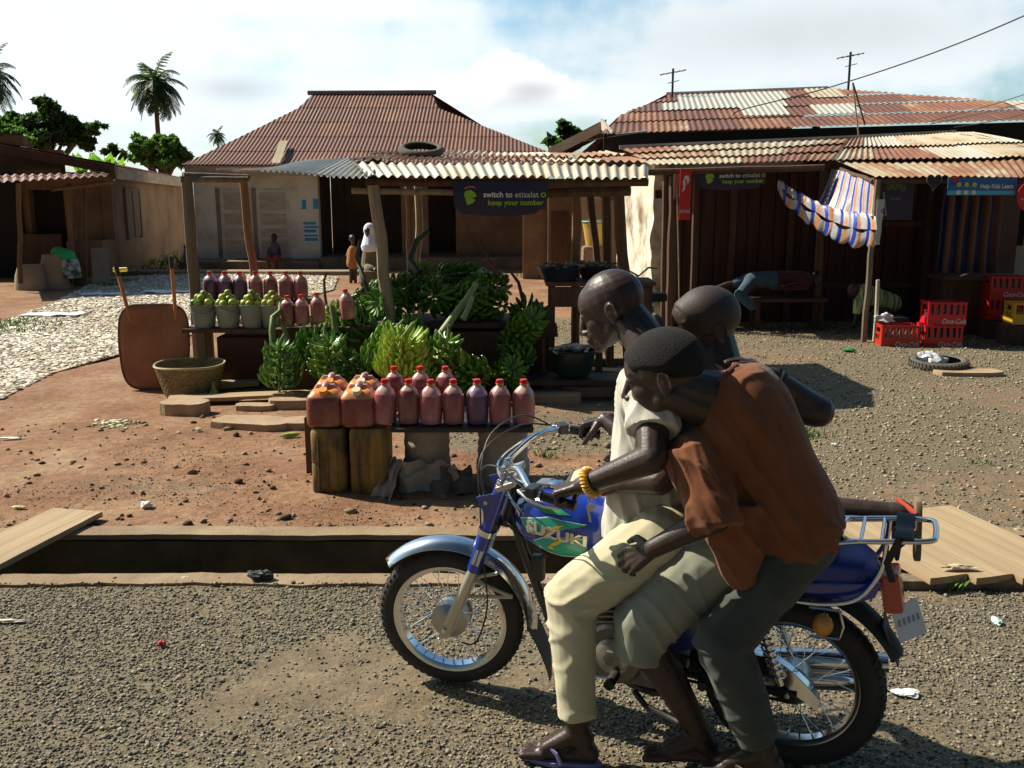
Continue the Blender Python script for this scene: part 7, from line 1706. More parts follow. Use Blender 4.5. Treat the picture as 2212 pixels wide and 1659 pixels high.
small_person('person in bright blue sitting in the gap between the two houses, half behind the pole', b, [('c', q(412, 575), q(410, 548), .15, .13)] + hd_small(q(405, 535), 180, 20, 1.0) + [('c', q(410, 548), q(406, 540), .05, .05), ('c', q(412, 575), q(395, 572), .10, .08), ('c', q(395, 572), q(397, 588), .07, .05)],
             [('blue_wrap', [('c', q(413, 574), q(410, 548), .21, .17), ('c', q(424, 562), q(416, 566), .12, .12)], cloth_mat('blue_cloth2', (.04, .22, .45), (.08, .35, .60)))])
# ------------------------------------------------------------------ crates and bottles
M_crate = mat('crate_red', (.50, .008, .010), (.60, .018, .016), 6, .42, rnd=.12, bump=.1, bscale=30); M_cratey = mat('crate_yellow', (.62, .36, .02), (.70, .42, .03), 6, .42)
M_glass = mat('bottle_glass', (.10, .12, .10), (.30, .30, .27), 12, .12, coat=.5)
def make_crate(m, nslots=6, text=None, L=.46, D=.31, H=.285):
    t = thing('bottle_crate', 'x', 'crate'); th = .014; mb = MB()
    for sy in (-1, 1):
        y = sy*(D/2-th/2)
        mb.box((0, y, H*.24), (L, th, H*.48)); mb.box((0, y, H*.955), (L, th, H*.09))
        for k in range(nslots+1):
            x = -L/2+L*(k)/nslots; w_ = .030; x = max(-L/2+w_/2+.001, min(L/2-w_/2-.001, x)); mb.box((x, y, H*.695), (w_, th*.98, H*.432))
    for sx_ in (-1, 1):
        x = sx_*(L/2-th/2+.0015); d_ = D-2*th-.002
        mb.box((x, 0, H*.16), (th, d_, H*.32)); mb.box((x, 0, H*.93), (th, d_, H*.14)); mb.box((x, 0, H*.60), (th*.96, d_, H*.09))
        for yy in (-d_/2+.03, 0, d_/2-.03): mb.box((x, yy, H*.44), (th*.94, .055 if yy else .03, H*.235))
        for yy in (-d_/2+.03, d_/2-.03): mb.box((x, yy, H*.75), (th*.94, .06, H*.212))
    mb.box((0, 0, .008), (L-2*th, D-2*th, .012)); 
    mb.build('shell', m, t, False)
    mb = MB(); mb.box((0, -D/2-.004, H*.985), (L+.012, .010, .014)); mb.box((0, -D/2-.003, .012), (L+.008, .008, .014)); mb.box((-L/2-.005, 0, H*.985), (.010, D, .014)); mb.build('rim', m, t, False)
    if text: text_part(text, .085, M_white, t, Matrix.Translation((.08, -D/2-.0035, H*.17)) @ RX, shear=.35, sx=.8, bold=.001)
    return t
cr = make_crate(M_crate, 6, 'Coca-Cola')
bt = None
def put_crate(base, px, py, Y, z, rz, label, bottles=6):
    p = at(px, py, Y); loc = Vector((p.x, Y, z)); 
    if base.get('label') == 'x': o = base; o.location = loc; o.rotation_euler = (0, 0, rz); o['label'] = label; o['group'] = 'drink crates by the shop'
    else: o = dup(base, loc, (0, 0, rz), label, 'drink crates by the shop')
    global bt
    M_ = Matrix.Translation(loc) @ Matrix.Rotation(rz, 4, 'Z')
    for r_ in range(2):
        for k in range(bottles):
            q = M_ @ Vector((-.19+.076*k, -.10+.075*r_, .02))
            if bt is None:
                mb = MB(); mb.lathe([(0, 0), (.026, 0), (.029, .01), (.027, .09), (.029, .12), (.020, .165), (.012, .20), (.012, .235), (.014, .238), (.014, .25), (0, .25)], 14); bt = mb.build('glass_bottle', M_glass); ob = bt
            else: ob = bt.copy(); C.objects.link(ob)
            ob.location = q; tag(ob, 'empty glass bottle standing in ' + label.split(',')[0].replace('red crate', 'the red crate'), 'bottle', 'bottles in the crates')
    return o
gA = gnd(1934, 756); gB = gnd(2018, 756)
put_crate(cr, 1934, 756, gA.y+.16, .02, R(-4), 'red crate at the front left of the trio, plastic bag on top')
put_crate(cr, 2026, 756, gB.y+.16, .02, R(-4), 'red crate at the front right of the trio, under another')
put_crate(cr, 2030, 756, gB.y+.17, .31, R(-6), 'red crate on top of the right one, topmost of the trio')
xx = at(2185, 640, 12.6); put_crate(cr, 2168, 640, 12.6, .56, R(-8), 'red crate at the right edge, upper one of the two beside the yellow crate')
put_crate(cr, 2168, 640, 12.6, .27, R(-8), 'red crate at the right edge, under another beside the yellow crate', 0)
cy = make_crate(M_cratey, 3, None, .42, .30, .27); cy['label'] = 'yellow crate standing on a dark box at the right edge'; q = at(2214, 690, 11.9); cy.location = (q.x, 11.9, .30); cy.rotation_euler = (0, 0, R(-6))
mb = MB(); mb.box((0, 0, .145), (.5, .34, .29)); o = mb.build('dark_crate', M_dark, None, False, bevel=.02); o.location = (q.x, 11.92, 0); tag(o, 'dark box under the yellow crate', 'box')
mb = MB(); mb.box((0, 0, .13), (.5, .34, .26)); o = mb.build('dark_crate', M_dark, None, False, bevel=.02); o.location = (at(2168, 640, 12.6).x, 12.62, 0); tag(o, 'dark box under the two red crates at the right edge', 'box')
mb = MB(); mb.box((0, 0, .17), (.42, .3, .33)); o = mb.build('dark_crate', mat('dark_teal', (.01, .035, .03), (.02, .05, .045), 5, .6), None, False, bevel=.02); o.location = (at(1925, 700, 12.3).x, 12.35, 0); tag(o, 'dark green box behind the red crates', 'box')
M_poly = mat('clear_plastic', (.52, .55, .55), (.80, .82, .82), 8, .22, bump=.8, bscale=18, coat=.5)
def bag(nm, label, c, r, seed, m=M_poly):
    mb = MB(); n1, n2 = 22, 14
    def f(u, v):
        a = 2*PI*u; th = PI*v; d = Vector((math.sin(th)*math.cos(a), math.sin(th)*math.sin(a), math.cos(th))); k = 1+.55*nz(d.x*1.6+seed, d.y*1.6, d.z*1.6)+.25*nz(d.x*4, d.y*4+seed, d.z*4)
        return Vector((d.x*r[0]*k, d.y*r[1]*k, max(-r[2]*.6, d.z*r[2]*k)))
    mb.grid(f, n1, n2); o = mb.build(nm, m, None, True); 
    for p_ in o.data.polygons: p_.use_smooth = False
    o.location = c; return tag(o, label, 'plastic bag')
bag('plastic_bag', 'crumpled clear plastic bag on top of the front left red crate', (at(1920, 702, 11.8).x, 11.95, .355), (.12, .09, .06), 3)
g_ = gnd(2005, 795); bag('plastic_bag', 'crumpled clear plastic bag lying inside the tyre on the ground', (g_.x, g_.y+.02, .09), (.17, .12, .085), 8)
# ------------------------------------------------------------------ wheelbarrow stood on end
wb = thing('wheelbarrow', 'rusty orange wheelbarrow stood upright on its nose with its handles in the air', 'wheelbarrow', (at(332, 830, 9.15).x, 9.2, 0), R(8))
M_bar = mat('barrow_rust', (.20, .072, .03), (.50, .23, .11), 2.2, .7, bump=.3, bscale=25, c3=(.36, .15, .07)); M_or = mat('barrow_orange', (.45, .14, .04), (.55, .22, .07), 5, .6)
lean = Matrix.Rotation(R(-9), 4, 'X')
def dish(u, v):
    a = 2*PI*u; c, s = math.cos(a), math.sin(a); q = 4.5; w_ = 1/((abs(c)**q+abs(s)**q)**(1/q)); X = .335*c*w_; Z = .42*s*w_
    taper = 1-.10*(Z < 0)*abs(Z)/.42
    prof = [(1.0, 0), (.985, .012), (.80, .10), (.72, .13), (.0, .135)]; k = v*4; i = min(int(k), 3); f = k-i; r_ = lerp(prof[i][0], prof[i+1][0], f); d = lerp(prof[i][1], prof[i+1][1], f)
    return lean @ Vector((X*r_*taper, d, Z*r_+.43))
mb = MB(); mb.grid(lambda u, v: dish(u, v), 64, 12); tr = mb.build('tray', M_bar, wb)
# the flat face seen is the underside skin
mb = MB(); n = 64; ring = [dish(i/n, 0) for i in range(n)]; mb.tube(ring+[ring[0]], .011, 8, False); mb.build('rim', mat('rim_dark', (.09, .05, .03), (.18, .10, .06), 4, .6), tr)
mb = MB(); vs = [lean @ Vector((p.x*.0, -.0, 0)) for p in ring[:1]]; cc_ = Vector((0, 0, 0))
def pan(u, v):
    p = dish(u, 0); c_ = lean @ Vector((0, 0, .43)); b_ = lean @ Vector((0, -.02, 0)) ; return lerp(c_, p, 1-v) + (lean @ Vector((0, -.022*math.sin(min(1, v*6)*PI/2) - .0, 0)))
mb.grid(pan, 64, 10); mb.build('pan', M_bar, tr)
for sg, top in ((-1, Vector((-.335, .25, 1.13))), (1, Vector((.215, .10, 1.22)))):
    mb = MB(); b_ = Vector((sg*.22, .10, .72)); mb.tube([Vector((sg*.20, .13, .1)), b_, top], .018, 10); h_ = mb.build('handle', M_or, wb)
    mb = MB(); d = (top-b_).normalized(); mb.tube([top-d*.02, top+d*.10], .023, 10); mb.build('grip', M_blackr, h_)
mb = MB(); mb.lathe([(.10, -.02), (.15, -.03), (.17, 0), (.15, .03), (.10, .02)], 24, Matrix.Translation((0, .30, .16)) @ Matrix.Rotation(PI/2, 4, 'Y'), closed=True); mb.build('wheel', M_rub, wb)
# basket
bkY = 8.95; bx = at(411, 800, bkY).x
M_bask = mat('basket_cane', (.14, .10, .045), (.40, .32, .17), 16, .8, bump=1, bscale=30, c3=(.26, .20, .10), stretch=(1, 1, 3), bdist=.02)
b_ = thing('basket', 'big round woven cane basket beside the wheelbarrow', 'basket', (bx, bkY, 0)); h = .31
mb = MB()
def bf(u, v):
    a = 2*PI*u; out = v < .5; t = (v*2 if out else (1-v)*2); r_ = .24+.085*t - (0 if out else .012); w_ = .007*math.sin(a*36)*(1 if int(t*12) % 2 else -1)
    return Vector(((r_+w_)*math.cos(a), (r_+w_)*math.sin(a), max(.012, t*h)))
mb.grid(bf, 144, 48); mb.build('weave', M_bask, b_)
mb = MB(); mb.tube([Vector((.326*math.cos(a), .326*math.sin(a), h+.005*math.sin(a*3))) for a in [2*PI*i/48 for i in range(49)]], .011, 6, False); mb.build('rim', mat('cane_pale', (.40, .33, .18), (.52, .44, .27), 9, .7), b_)
mb = MB(); mb.lathe([(0, .02), (.235, .02), (.24, .03), (0, .03)], 30); mb.build('base', M_bask, b_)
bag('leaf_heap', 'dark green leaves lying in the bottom of the big basket', (bx, bkY, .07), (.17, .17, .05), 5, M_plan)['category'] = 'leaves'
mb = MB(); p = at(460, 822, 8.8); mb.lathe([(0, 0), (.035, .0), (.05, .03), (.045, .07), (.022, .10), (.018, .13), (.026, .16), (.02, .17), (0, .17)], 20); o = mb.build('gourd', mat('brass_gourd', (.35, .28, .10), (.50, .44, .20), 6, .25, metal=.4)); o.location = (p.x, 8.8, .0); tag(o, 'small shiny yellowish gourd beside the basket', 'gourd')
# planks, slabs
M_plk = mat('plank_pale', (.24, .165, .09), (.46, .34, .20), 1.5, .85, bump=.45, bscale=5, stretch=(.5, 9, 9), c3=(.36, .255, .145))
def plank(name, label, A_, B_, w_, th, m=M_plk, cat='plank', group=None, tiltz=0):
    A_, B_ = Vector(A_), Vector(B_); d = (B_-A_); L = d.length; mb = MB()
    mb.slab(lambda u, v: Vector(((u-.5)*L + .01*nz(v*3, u*2, L), (v-.5)*w_*(1+.04*nz(u*3, v, L*3)), .003*nz(u*6, v*2, L))), 24, 4, (0, 0, -th)); o = mb.build(name, m, None, True, angle=30)
    o.location = (A_+B_)/2; o.rotation_euler = (tiltz, -math.asin(d.z/L), math.atan2(d.y, d.x)); return tag(o, label, cat, group)
a_, b_ = gnd(-25, 1215), gnd(165, 1120); d_ = Vector((b_.x-a_.x, b_.y-a_.y, 0)).normalized()
plank('footbridge_plank', 'wide bare plank laid slantwise across the drain at the left edge', Vector((a_.x, a_.y, .05))-d_*.30, Vector((b_.x, b_.y, .05))+d_*.02, .34, .032)
a_, b_ = gnd(365, 878), gnd(672, 868); plank('plank', 'long weathered plank lying on the stones in front of the basket', (a_.x, a_.y, .085), (b_.x, b_.y, .10), .20, .03, M_plk)
a_, b_ = gnd(362, 848), gnd(560, 838); plank('plank', 'short plank lying under the front of the fruit table', (a_.x, a_.y, .075), (b_.x, b_.y, .085), .17, .05, M_plk)
a_, b_ = gnd(800, 842), gnd(1195, 800); plank('plank', 'dark plank edging the ground below the plantains', (a_.x, a_.y, .06), (b_.x, b_.y, .07), .22, .05, M_woodg)
a_, b_ = gnd(1090, 800), gnd(1350, 786); plank('plank', 'long grey kerb plank in front of the dark bench', (a_.x, a_.y, .09), (b_.x, b_.y, .09), .26, .07, M_woodg)
# broad wooden bridge of three planks at the right, over the drain
for k in range(4):
    A_ = gnd(1990+95*k, 1262 - 2*k, .0); B_ = gnd(1865+100*k, 1106, .0); dd = (B_-A_)
    plank('bridge_plank', f'worn plank of the wooden bridge over the drain at the right, {ORD[k]} from left', (A_.x+.10, 4.36, .075), (A_.x+.10-.28, 5.42, .07), .215, .035, mat('bridge_wood', (.28, .19, .105), (.46, .34, .20), 1.3, .85, bump=.45, bscale=5, stretch=(.5, 9, 9), c3=(.37, .265, .15)), 'plank', 'planks of the bridge over the drain')
mb = MB(); mb.box((0, 0, 0), (1.3, .10, .05)); o = mb.build('bridge_beam', M_woodg, None, False, bevel=.006); o.location = (gnd(2110, 1262).x+.1, 4.42, .018); tag(o, 'dark timber under the near end of the bridge planks', 'timber')
def slab_stone(label, px, py, w_, d_, h, seed, rz=0):
    g_ = gnd(px, py); mb = MB(); n = 18; top = []; 
    for i in range(n):
        a = 2*PI*i/n; q = 4; c, s = math.cos(a), math.sin(a); k = 1/((abs(c)**q+abs(s)**q)**(1/q))*(1+.13*nz(c*2, s*2, seed)); top.append(Vector((c*k*w_/2, s*k*d_/2, 0)))
    vs = [p + Vector((0, 0, h+.008*nz(p.x*4, p.y*4, seed))) for p in top]+[p*1.04+Vector((0, 0, -.05)) for p in top]
    mb.add(vs, [tuple(range(n))]+[(i, n+i, n+(i+1) % n, (i+1) % n) for i in range(n)]); o = mb.build('stone_slab', M_slab, None, False, bevel=.006); o.location = (g_.x, g_.y, 0); o.rotation_euler = (0, 0, rz); return tag(o, label, 'stone slab', 'slabs set in the dirt before the stall')
M_slab = mat('slab_stone', (.25, .165, .10), (.46, .33, .21), 3, .92, bump=.5, bscale=30, c3=(.37, .255, .16))
SL = [(402, 900, .42, .26, .09, 'chunky slab at the left end of the row, beside the peel heap'), (545, 935, .66, .30, .07, 'broad flat slab in the front row below the long plank'), (552, 893, .34, .16, .05, 'small slab just behind the broad flat one'), (628, 888, .38, .18, .07, 'slab near the oil cans at the back right of the steps'), (655, 935, .30, .24, .07, 'slab touching the yellow jerrycan base'), (1180, 830, .50, .22, .06, 'slab behind the right end of the jug row'), (1265, 850, .52, .24, .05, 'middle slab before the dark bench'), (1200, 868, .46, .20, .05, 'slab nearest the right end of the jugs'), (1345, 848, .40, .22, .05, 'slab half hidden behind the driver'), (1310, 815, .6, .2, .05, 'long slab under the kerb plank'), (2090, 812, .7, .25, .03, 'flat pale slab lying right of the tyre')]
for i, (px, py, w_, d_, h, lab) in enumerate(SL): slab_stone(lab, px, py, w_, d_, h*1.35+.02, i*3.3, random.uniform(-.2, .2))
# chips of drying cassava on a sheet
M_cas = mat('cassava_chip', (.50, .43, .33), (.80, .73, .60), 10, .8, island=.8)
poly = [gnd(*p) for p in ((-260, 960), (0, 868), (120, 808), (245, 772), (330, 750), (500, 700), (600, 660), (720, 628), (730, 600), (560, 592), (430, 588), (215, 606), (120, 655), (0, 700), (-260, 760))]
mb = MB(); n = len(poly); mb.add([Vector((p.x, p.y, .022)) for p in poly]+[Vector((p.x, p.y, .012)) for p in poly], [tuple(range(n)), tuple(range(2*n-1, n-1, -1))]+[(i, n+i, n+(i+1) % n, (i+1) % n) for i in range(n)])
tp = mb.build('ground_sheet', mat('tarp_sand', (.28, .20, .13), (.46, .38, .28), 1.5, .9, bump=.3, bscale=10), None, False); tag(tp, 'wide pale sheet spread on the dirt under the drying cassava', 'ground sheet')
def inpoly(x, y):
    c = False; j = n-1
    for i in range(n):
        a, b = poly[i], poly[j]
        if (a.y > y) != (b.y > y) and x < (b.x-a.x)*(y-a.y)/(b.y-a.y)+a.x: c = not c
        j = i
    return c
pts = []; sz = []
while len(pts) < 30000:
    y = 8.0 + 16*random.random()**1.25; x = random.uniform(-13.5, -2.6)
    if inpoly(x, y) and random.random() < .35+.65*sst(-.15, .25, nz(x, y, 41, 1.2)): pts.append((x, y, .022)); sz.append(random.uniform(.014, .032)*(1+(y-8)*.03))
o = scatter('drying_cassava', pts, sz, M_cas, aniso=(.5, 1.6, .08, .22), tilt=.45, sink=.05); o['kind'] = 'stuff'; o['label'] = 'cream cassava chips spread thickly to dry on the ground sheet'
for k, (px, py, w_, d_) in enumerate(((395, 635, 1.5, .35), (225, 640, .8, .3), (115, 685, .9, .35), (600, 612, .6, .3))):
    g_ = gnd(px, py); mb = MB(); mb.slab(lambda u, v: Vector(((u-.5)*w_, (v-.5)*d_*(1+.3*nz(u*3, k)), .05+.03*nz(u*5, v*5, k))), 12, 5, (0, 0, .004)); o = mb.build('white_sack', mat('white_sack', (.70, .70, .70), (.82, .82, .80), 4, .7)); o.location = (g_.x, g_.y, 0); tag(o, f'white sack lying flat among the drying cassava, {ORD[k]} of four by size', 'sack', 'sacks among the cassava')
for k, lab in enumerate(('longest flat white sack, right behind the wheelbarrow handles', 'small flat white sack near the back left of the drying cassava', 'flat white sack by the left edge of the drying cassava', 'smallest flat white sack near the red pole')): 
    o = bpy.data.objects['white_sack' if k == 0 else f'white_sack.{k:03d}']; o['label'] = lab
# ------------------------------------------------------------------ table with basins at the right of the stall
tb = thing('basin_table', 'rough brown table with dark basins at the right of the stall', 'table', (at(1300, 640, 9.6).x, 9.6, 0)); tz = at(1300, 610, 9.3).z
xa, xb = at(1178, 600, 9.5).x-tb.location.x, at(1412, 600, 9.5).x-tb.location.x
mb = MB(); mb.box(((xa+xb)/2, 0, tz-.02), (xb-xa, .55, .04)); mb.build('tabletop', M_wood, tb, False)
mb = MB(); mb.box(((xa+xb)/2, -.24, tz-.15), (xb-xa-.1, .03, .20)); mb.build('apron', M_wood, tb, False)
for x in (xa+.06, xb-.06, (xa+xb)/2):
    mb = MB(); mb.box((x, -.2, tz/2-.02), (.07, .07, tz-.04)); mb.build('leg', M_wood, tb, False)
M_basin = mat('dark_basin', (.015, .015, .03), (.03, .03, .055), 4, .4, rnd=.2); M_tub = mat('dark_tub', (.008, .022, .020), (.016, .035, .03), 4, .35)
def basin(label, px, Y, z, r, h, m, cat='basin'):
    mb = MB(); mb.lathe([(0, 0), (r*.75, 0), (r*.8, .01), (r, h-.01), (r*1.06, h), (r*1.04, h+.006), (r*.97, h-.004), (r*.77, .02), (0, .02)], 34); o = mb.build('basin', m); p = at(px, 600, Y); o.location = (p.x, Y, z); return tag(o, label, cat)
basin('wide dark blue basin at the left end of the basin table', 1208, 9.5, tz, .21, .13, M_basin)
basin('dark basin of dried peel in the middle of the basin table', 1290, 9.7, tz, .20, .12, M_basin)
zb = .28; g_ = at(1243, 700, 8.9)
basin('large dark green tub of white cassava on the low dark bench', 1240, 8.9, .22, .22, .24, M_tub, 'tub')
lb_ = MB(); lb_.box((0, 0, .17), (1.25, .4, .05)); lb_.box((-.55, 0, .075), (.08, .36, .15)); lb_.box((.55, 0, .075), (.08, .36, .15)); o = lb_.build('low_dark_bench', M_blk, None, False, bevel=.005); o.location = (at(1262, 700, 8.9).x, 8.9, 0); tag(o, 'long low black bench carrying the tub of cassava', 'bench')
pts = [(at(1240, 600, 8.9).x+random.gauss(0, .08), 8.9+random.gauss(0, .06), .45+random.uniform(0, .05)) for _ in range(70)]
o = scatter('cassava_pieces', pts, [random.uniform(.02, .04) for _ in pts], M_cas, aniso=(.5, 1.8, .2, .4), tilt=1.2); o['kind'] = 'stuff'; o['label'] = 'white cassava pieces piled in the green tub'
pts = [(at(1208 if k % 2 else 1290, 600, 9.55).x+random.gauss(0, .10), 9.55+random.gauss(0, .07)+(.12 if k % 2 == 0 else 0), tz+.12+random.uniform(0, .05)) for k in range(160)]
o = scatter('dried_peel', pts, [random.uniform(.015, .035) for _ in pts], mat('peel', (.16, .12, .07), (.42, .34, .22), 9, .8, island=.8), aniso=(.4, 1.6, .2, .4), tilt=1.2); o['kind'] = 'stuff'; o['label'] = 'dry brown peelings piled in the two basins'
basin('small dark pot on the ground behind the boys, by the shop corner', 1445, 11.3, .12, .18, .14, M_tub, 'pot')
mb = MB(); mb.box((0, 0, 0), (.38, .34, .02)); mb.box((.0, .0, -.03), (.3, .3, .04)); o = mb.build('wood_tray', M_plk, None, False); p = at(1435, 700, 11.6); o.location = (p.x, 11.55, .10); tag(o, 'pale wooden tray lying by the small dark pot', 'tray')
t = thing('oil_drum', 'rusty brown drum standing under the basin table', 'drum', (at(1160, 680, 9.3).x, 9.5, 0)); mb = MB(); mb.lathe([(0, 0), (.15, 0), (.15, .14), (.157, .15), (.15, .16), (.15, .33), (.157, .34), (.15, .35), (.15, .5), (0, .5)], 28); mb.build('barrel', M_polered, t); mb = MB(); mb.box((0, .02, .56), (.42, .34, .10)); mb.build('tray', M_wood, t, False)
# yellow bucket hung in the gap
t = thing('yellow_tub', 'streaked yellow tub standing in the sunlit gap before the cream hut', 'tub', (at(1285, 520, 17).x, 17, 1.0)); mb = MB(); mb.lathe([(0, 0), (.16, 0), (.23, .42), (.25, .43), (.24, .44), (.15, .03), (0, .03)], 24); mb.build('bucket', mat('tub_yellow', (.40, .24, .03), (.58, .38, .08), 5, .6, stretch=(3, 3, .5)), t); mb = MB(); mb.lathe([(0, .40), (.235, .40), (.235, .45), (0, .45)], 24); mb.build('lid', mat('tub_teal', (.02, .20, .14)), t)
mb = MB(); mb.box((0, 0, .5), (.5, .5, 1.0), taper=.9); o = mb.build('earth_block', M_mud, None, False, bevel=.06); o.location = (at(1285, 520, 17).x, 17, 0); tag(o, 'block of dried mud under the yellow tub', 'mud block')
for k, (px, py, w_, h_) in enumerate(((1215, 560, .9, .28), (1290, 572, 1.3, .22), (1200, 520, .5, .55), (1330, 590, .9, .2), (1180, 490, .35, .7))):
    g_ = gnd(px, py+14); bag('rubble_heap', f'heap of broken mud and rubbish in the gap between the houses, {ORD[k]} from the front', (g_.x, g_.y*.85, .05), (w_/2, .3, h_), 11+k, M_clod2 if 'M_clod2' in globals() else mat('heap', (.10, .06, .035), (.30, .21, .14), 5, .95, bump=.8, bscale=8))['category'] = 'rubble'
# ------------------------------------------------------------------ parked motorcycle behind the poles
pm = thing('parked_motorcycle', 'red tanked motorcycle parked behind the stall poles against the crumbling wall', 'motorcycle', (at(1385, 600, 11.2).x, 11.3, 0), R(-78))
mb = MB(); mb.ball((0, 0, .80), (.16, .12, .10), 16, 10); mb.build('fuel_tank', mat('tank_red', (.30, .03, .03), (.40, .06, .05), 5, .3, coat=.5), pm)
mb = MB(); mb.tube([(-.25, -.30, 1.02), (-.15, -.16, 1.04), (-.05, 0, .95), (-.15, .16, 1.04), (-.25, .30, 1.02)], .012, 8); mb.build('handlebar', M_blackp, pm)
for x in (-.55, .55):
    mb = MB(); mb.lathe([(.21, -.03), (.27, -.03), (.29, 0), (.27, .03), (.21, .03)], 28, Matrix.Translation((x, 0, .29)) @ RYM, closed=True); mb.build('wheel', M_rub, pm)
mb = MB(); mb.tube([(-.10, 0, .95), (-.55, 0, .29)], .025, 8); mb.build('fork', M_alu, pm)
mb = MB(); mb.box((.1, 0, .45), (.4, .18, .35)); mb.build('engine', M_alud, pm, False, bevel=.03)
mb = MB(); mb.box((.40, 0, .76), (.5, .22, .10)); mb.build('seat', M_blackr, pm, False, bevel=.03)
# ------------------------------------------------------------------ mortars and odds by the mud house
for k, (px, pyb, w_, h_, lab) in enumerate(((45, 628, .42, .62, 'squat grey mortar block at the left of the mud house yard'), (98, 625, .40, .85, 'taller grey mortar block beside the squat one, near the bending woman'))):
    g_ = gnd(px+10, pyb); mb = MB(); mb.lathe([(0, 0), (w_*.75, 0), (w_*.66, h_*.5), (w_*.52, h_*.8), (w_*.50, h_*.84), (0, h_*.84)], 20, sq=3); o = mb.build('mortar', M_concb, None, True, angle=50); o.location = (g_.x, g_.y+.3, -.02); o.scale = (1, 1, 1); tag(o, lab, 'mortar')
g_ = gnd(75, 625); mb = MB(); mb.box((0, 0, .5), (1.0, .06, 1.0)); o = mb.build('board', M_dark, None, False); o.location = (gnd(95, 600).x, gnd(95, 600).y, 0); tag(o, 'dark board propped up behind the mortars', 'board')
mb = MB(); mb.box((0, 0, 1.05), (.28, .04, 2.1), (R(-10), 0, 0)); o = mb.build('board', M_wood, None, False); o.location = (at(162, 500, 19.8).x+.05, 19.9, 0); tag(o, 'narrow brown board leaning beside the dark doorway', 'board')
g_ = gnd(275, 600); plank('board', 'long grey board leaning down from the low wall of the mud house', (at(222, 520, 21).x, 20.8, .75), (g_.x+.2, 20.0, .05), .35, .04, M_concb)
mb = MB(); mb.lathe([(0, 0), (.10, 0), (.13, .26), (.12, .26), (.09, .02), (0, .02)], 20); o = mb.build('white_bucket', mat('white_plastic', (.68, .70, .68)), None); p = at(162, 511, 20.8); o.location = (p.x, 20.9, .9); tag(o, 'small white bucket on the low wall by the doorway', 'bucket')
mb = MB(); mb.tube([at(245, 583, 15)-Vector((0, 0, .0)), at(274, 582, 15)], .035, 8); tag(mb.build('yellow_tube', mat('yellow_paint', (.75, .50, .05))), 'short bright yellow tube lying beyond the wheelbarrow handle', 'tube')
mb = MB(); mb.box((0, 0, 0), (1.1, .25, .06)); o = mb.build('yellow_tray', mat('tray_yellow', (.42, .30, .03))); o.location = (at(445, 600, 23.6).x, 23.6, at(440, 585, 23.6).z); tag(o, 'low yellow tray on the ground before the white doors', 'tray')
# concrete threshold ledges
for (px, py, w_, lab) in ((545, 592, 6.2, 'long low concrete ledge across the yard behind the stall'), (215, 608, 1.6, 'short concrete ledge in front of the bending woman')):
    g_ = gnd(px, py); mb = MB(); mb.box((0, 0, .04), (w_, .55, .10)); o = mb.build('concrete_ledge', M_concb, None, False, bevel=.015); o.location = (g_.x, g_.y, 0); tag(o, lab, 'ledge')
# ------------------------------------------------------------------ aerials and wires
def aerial(label, px, pyt, pyb, Y, tw=.5):
    b_ = at(px, pyb, Y); t_ = at(px, pyt, Y); t = thing('tv_aerial', label, 'aerial', b_); H = t_.z-b_.z
    mb = MB(); mb.tube([(0, 0, -.3), (0, 0, H)], .025, 6); mb.build('mast', M_blackp, t)
    for k in range(5): mb = MB(); mb.tube([(-.22+.11*k, -.18, H-.12+.02*k), (-.22+.11*k, .18, H-.12+.02*k)], .008, 4); mb.build('element', M_blackp, t)
    mb = MB(); mb.tube([(-.28, 0, H-.13), (.28, 0, H-.03)], .010, 4); mb.tube([(-.10, 0, H-.3), (.12, -.1, H-.25)], .008, 4); mb.build('boom', M_blackp, t)
aerial('television aerial on the left end of the patched roof', 1452, 148, 212, 20.8); aerial('tall television aerial right of the middle of the patched roof', 1831, 112, 210, 20.8)
mb = MB(); mb.tube([at(1855, 294, 15), at(1842, 178, 15)], .012, 6); tag(mb.build('bamboo_pole', M_bamboo), 'thin pale cane standing behind the shop roof ridge', 'pole')
mb = MB(); mb.tube([at(1868, 268, 16), at(1843, 180, 15.5)], .014, 6); tag(mb.build('bamboo_pole', M_wood), 'thin dark cane crossing the pale one above the patched roof', 'pole')
def wire(label, pts, r=.008):
    P_ = [at(*p) for p in pts]; mb = MB(); mb.tube(smooth_path(P_, 10), r, 5); tag(mb.build('power_line', M_blackp), label, 'wire')
wire('power line running down from the upper right corner to the patched roof', [(2400, -60, 13), (2212, 34, 14), (2000, 120, 15.5), (1780, 192, 17), (1600, 238, 18), (1590, 255, 18)], .011)
for k, (a_, b_) in enumerate((((2250, 192), (2010, 262)), ((2250, 212), (2010, 268)), ((2250, 238), (2060, 275)))): wire(f'thin power line at the right edge above the patched roof, {ORD[k]} from the top', [(a_[0], a_[1], 13), ((a_[0]+b_[0])/2, (a_[1]+b_[1])/2+3, 14), (b_[0], b_[1], 15.5)], .006)
wire('slack wire drooping from the roof corner across the pale verge', [(1330, 290, 16.8), (1400, 283, 16), (1260, 305, 17.5), (1195, 318, 18)], .006)
# posts near the crates
mb = MB(); g_ = gnd(1882, 742); mb.tube([(0, 0, -.05), (.0, 0, .40), (-.015, 0, .84)], [.026, .025, .024], 10); o = mb.build('short_stick', mat('pale_stick', (.38, .33, .25), (.55, .48, .38), 4, .8)); o.location = (g_.x, g_.y-.1, 0); tag(o, 'short pale stake beside the awning post and red crates', 'stake')
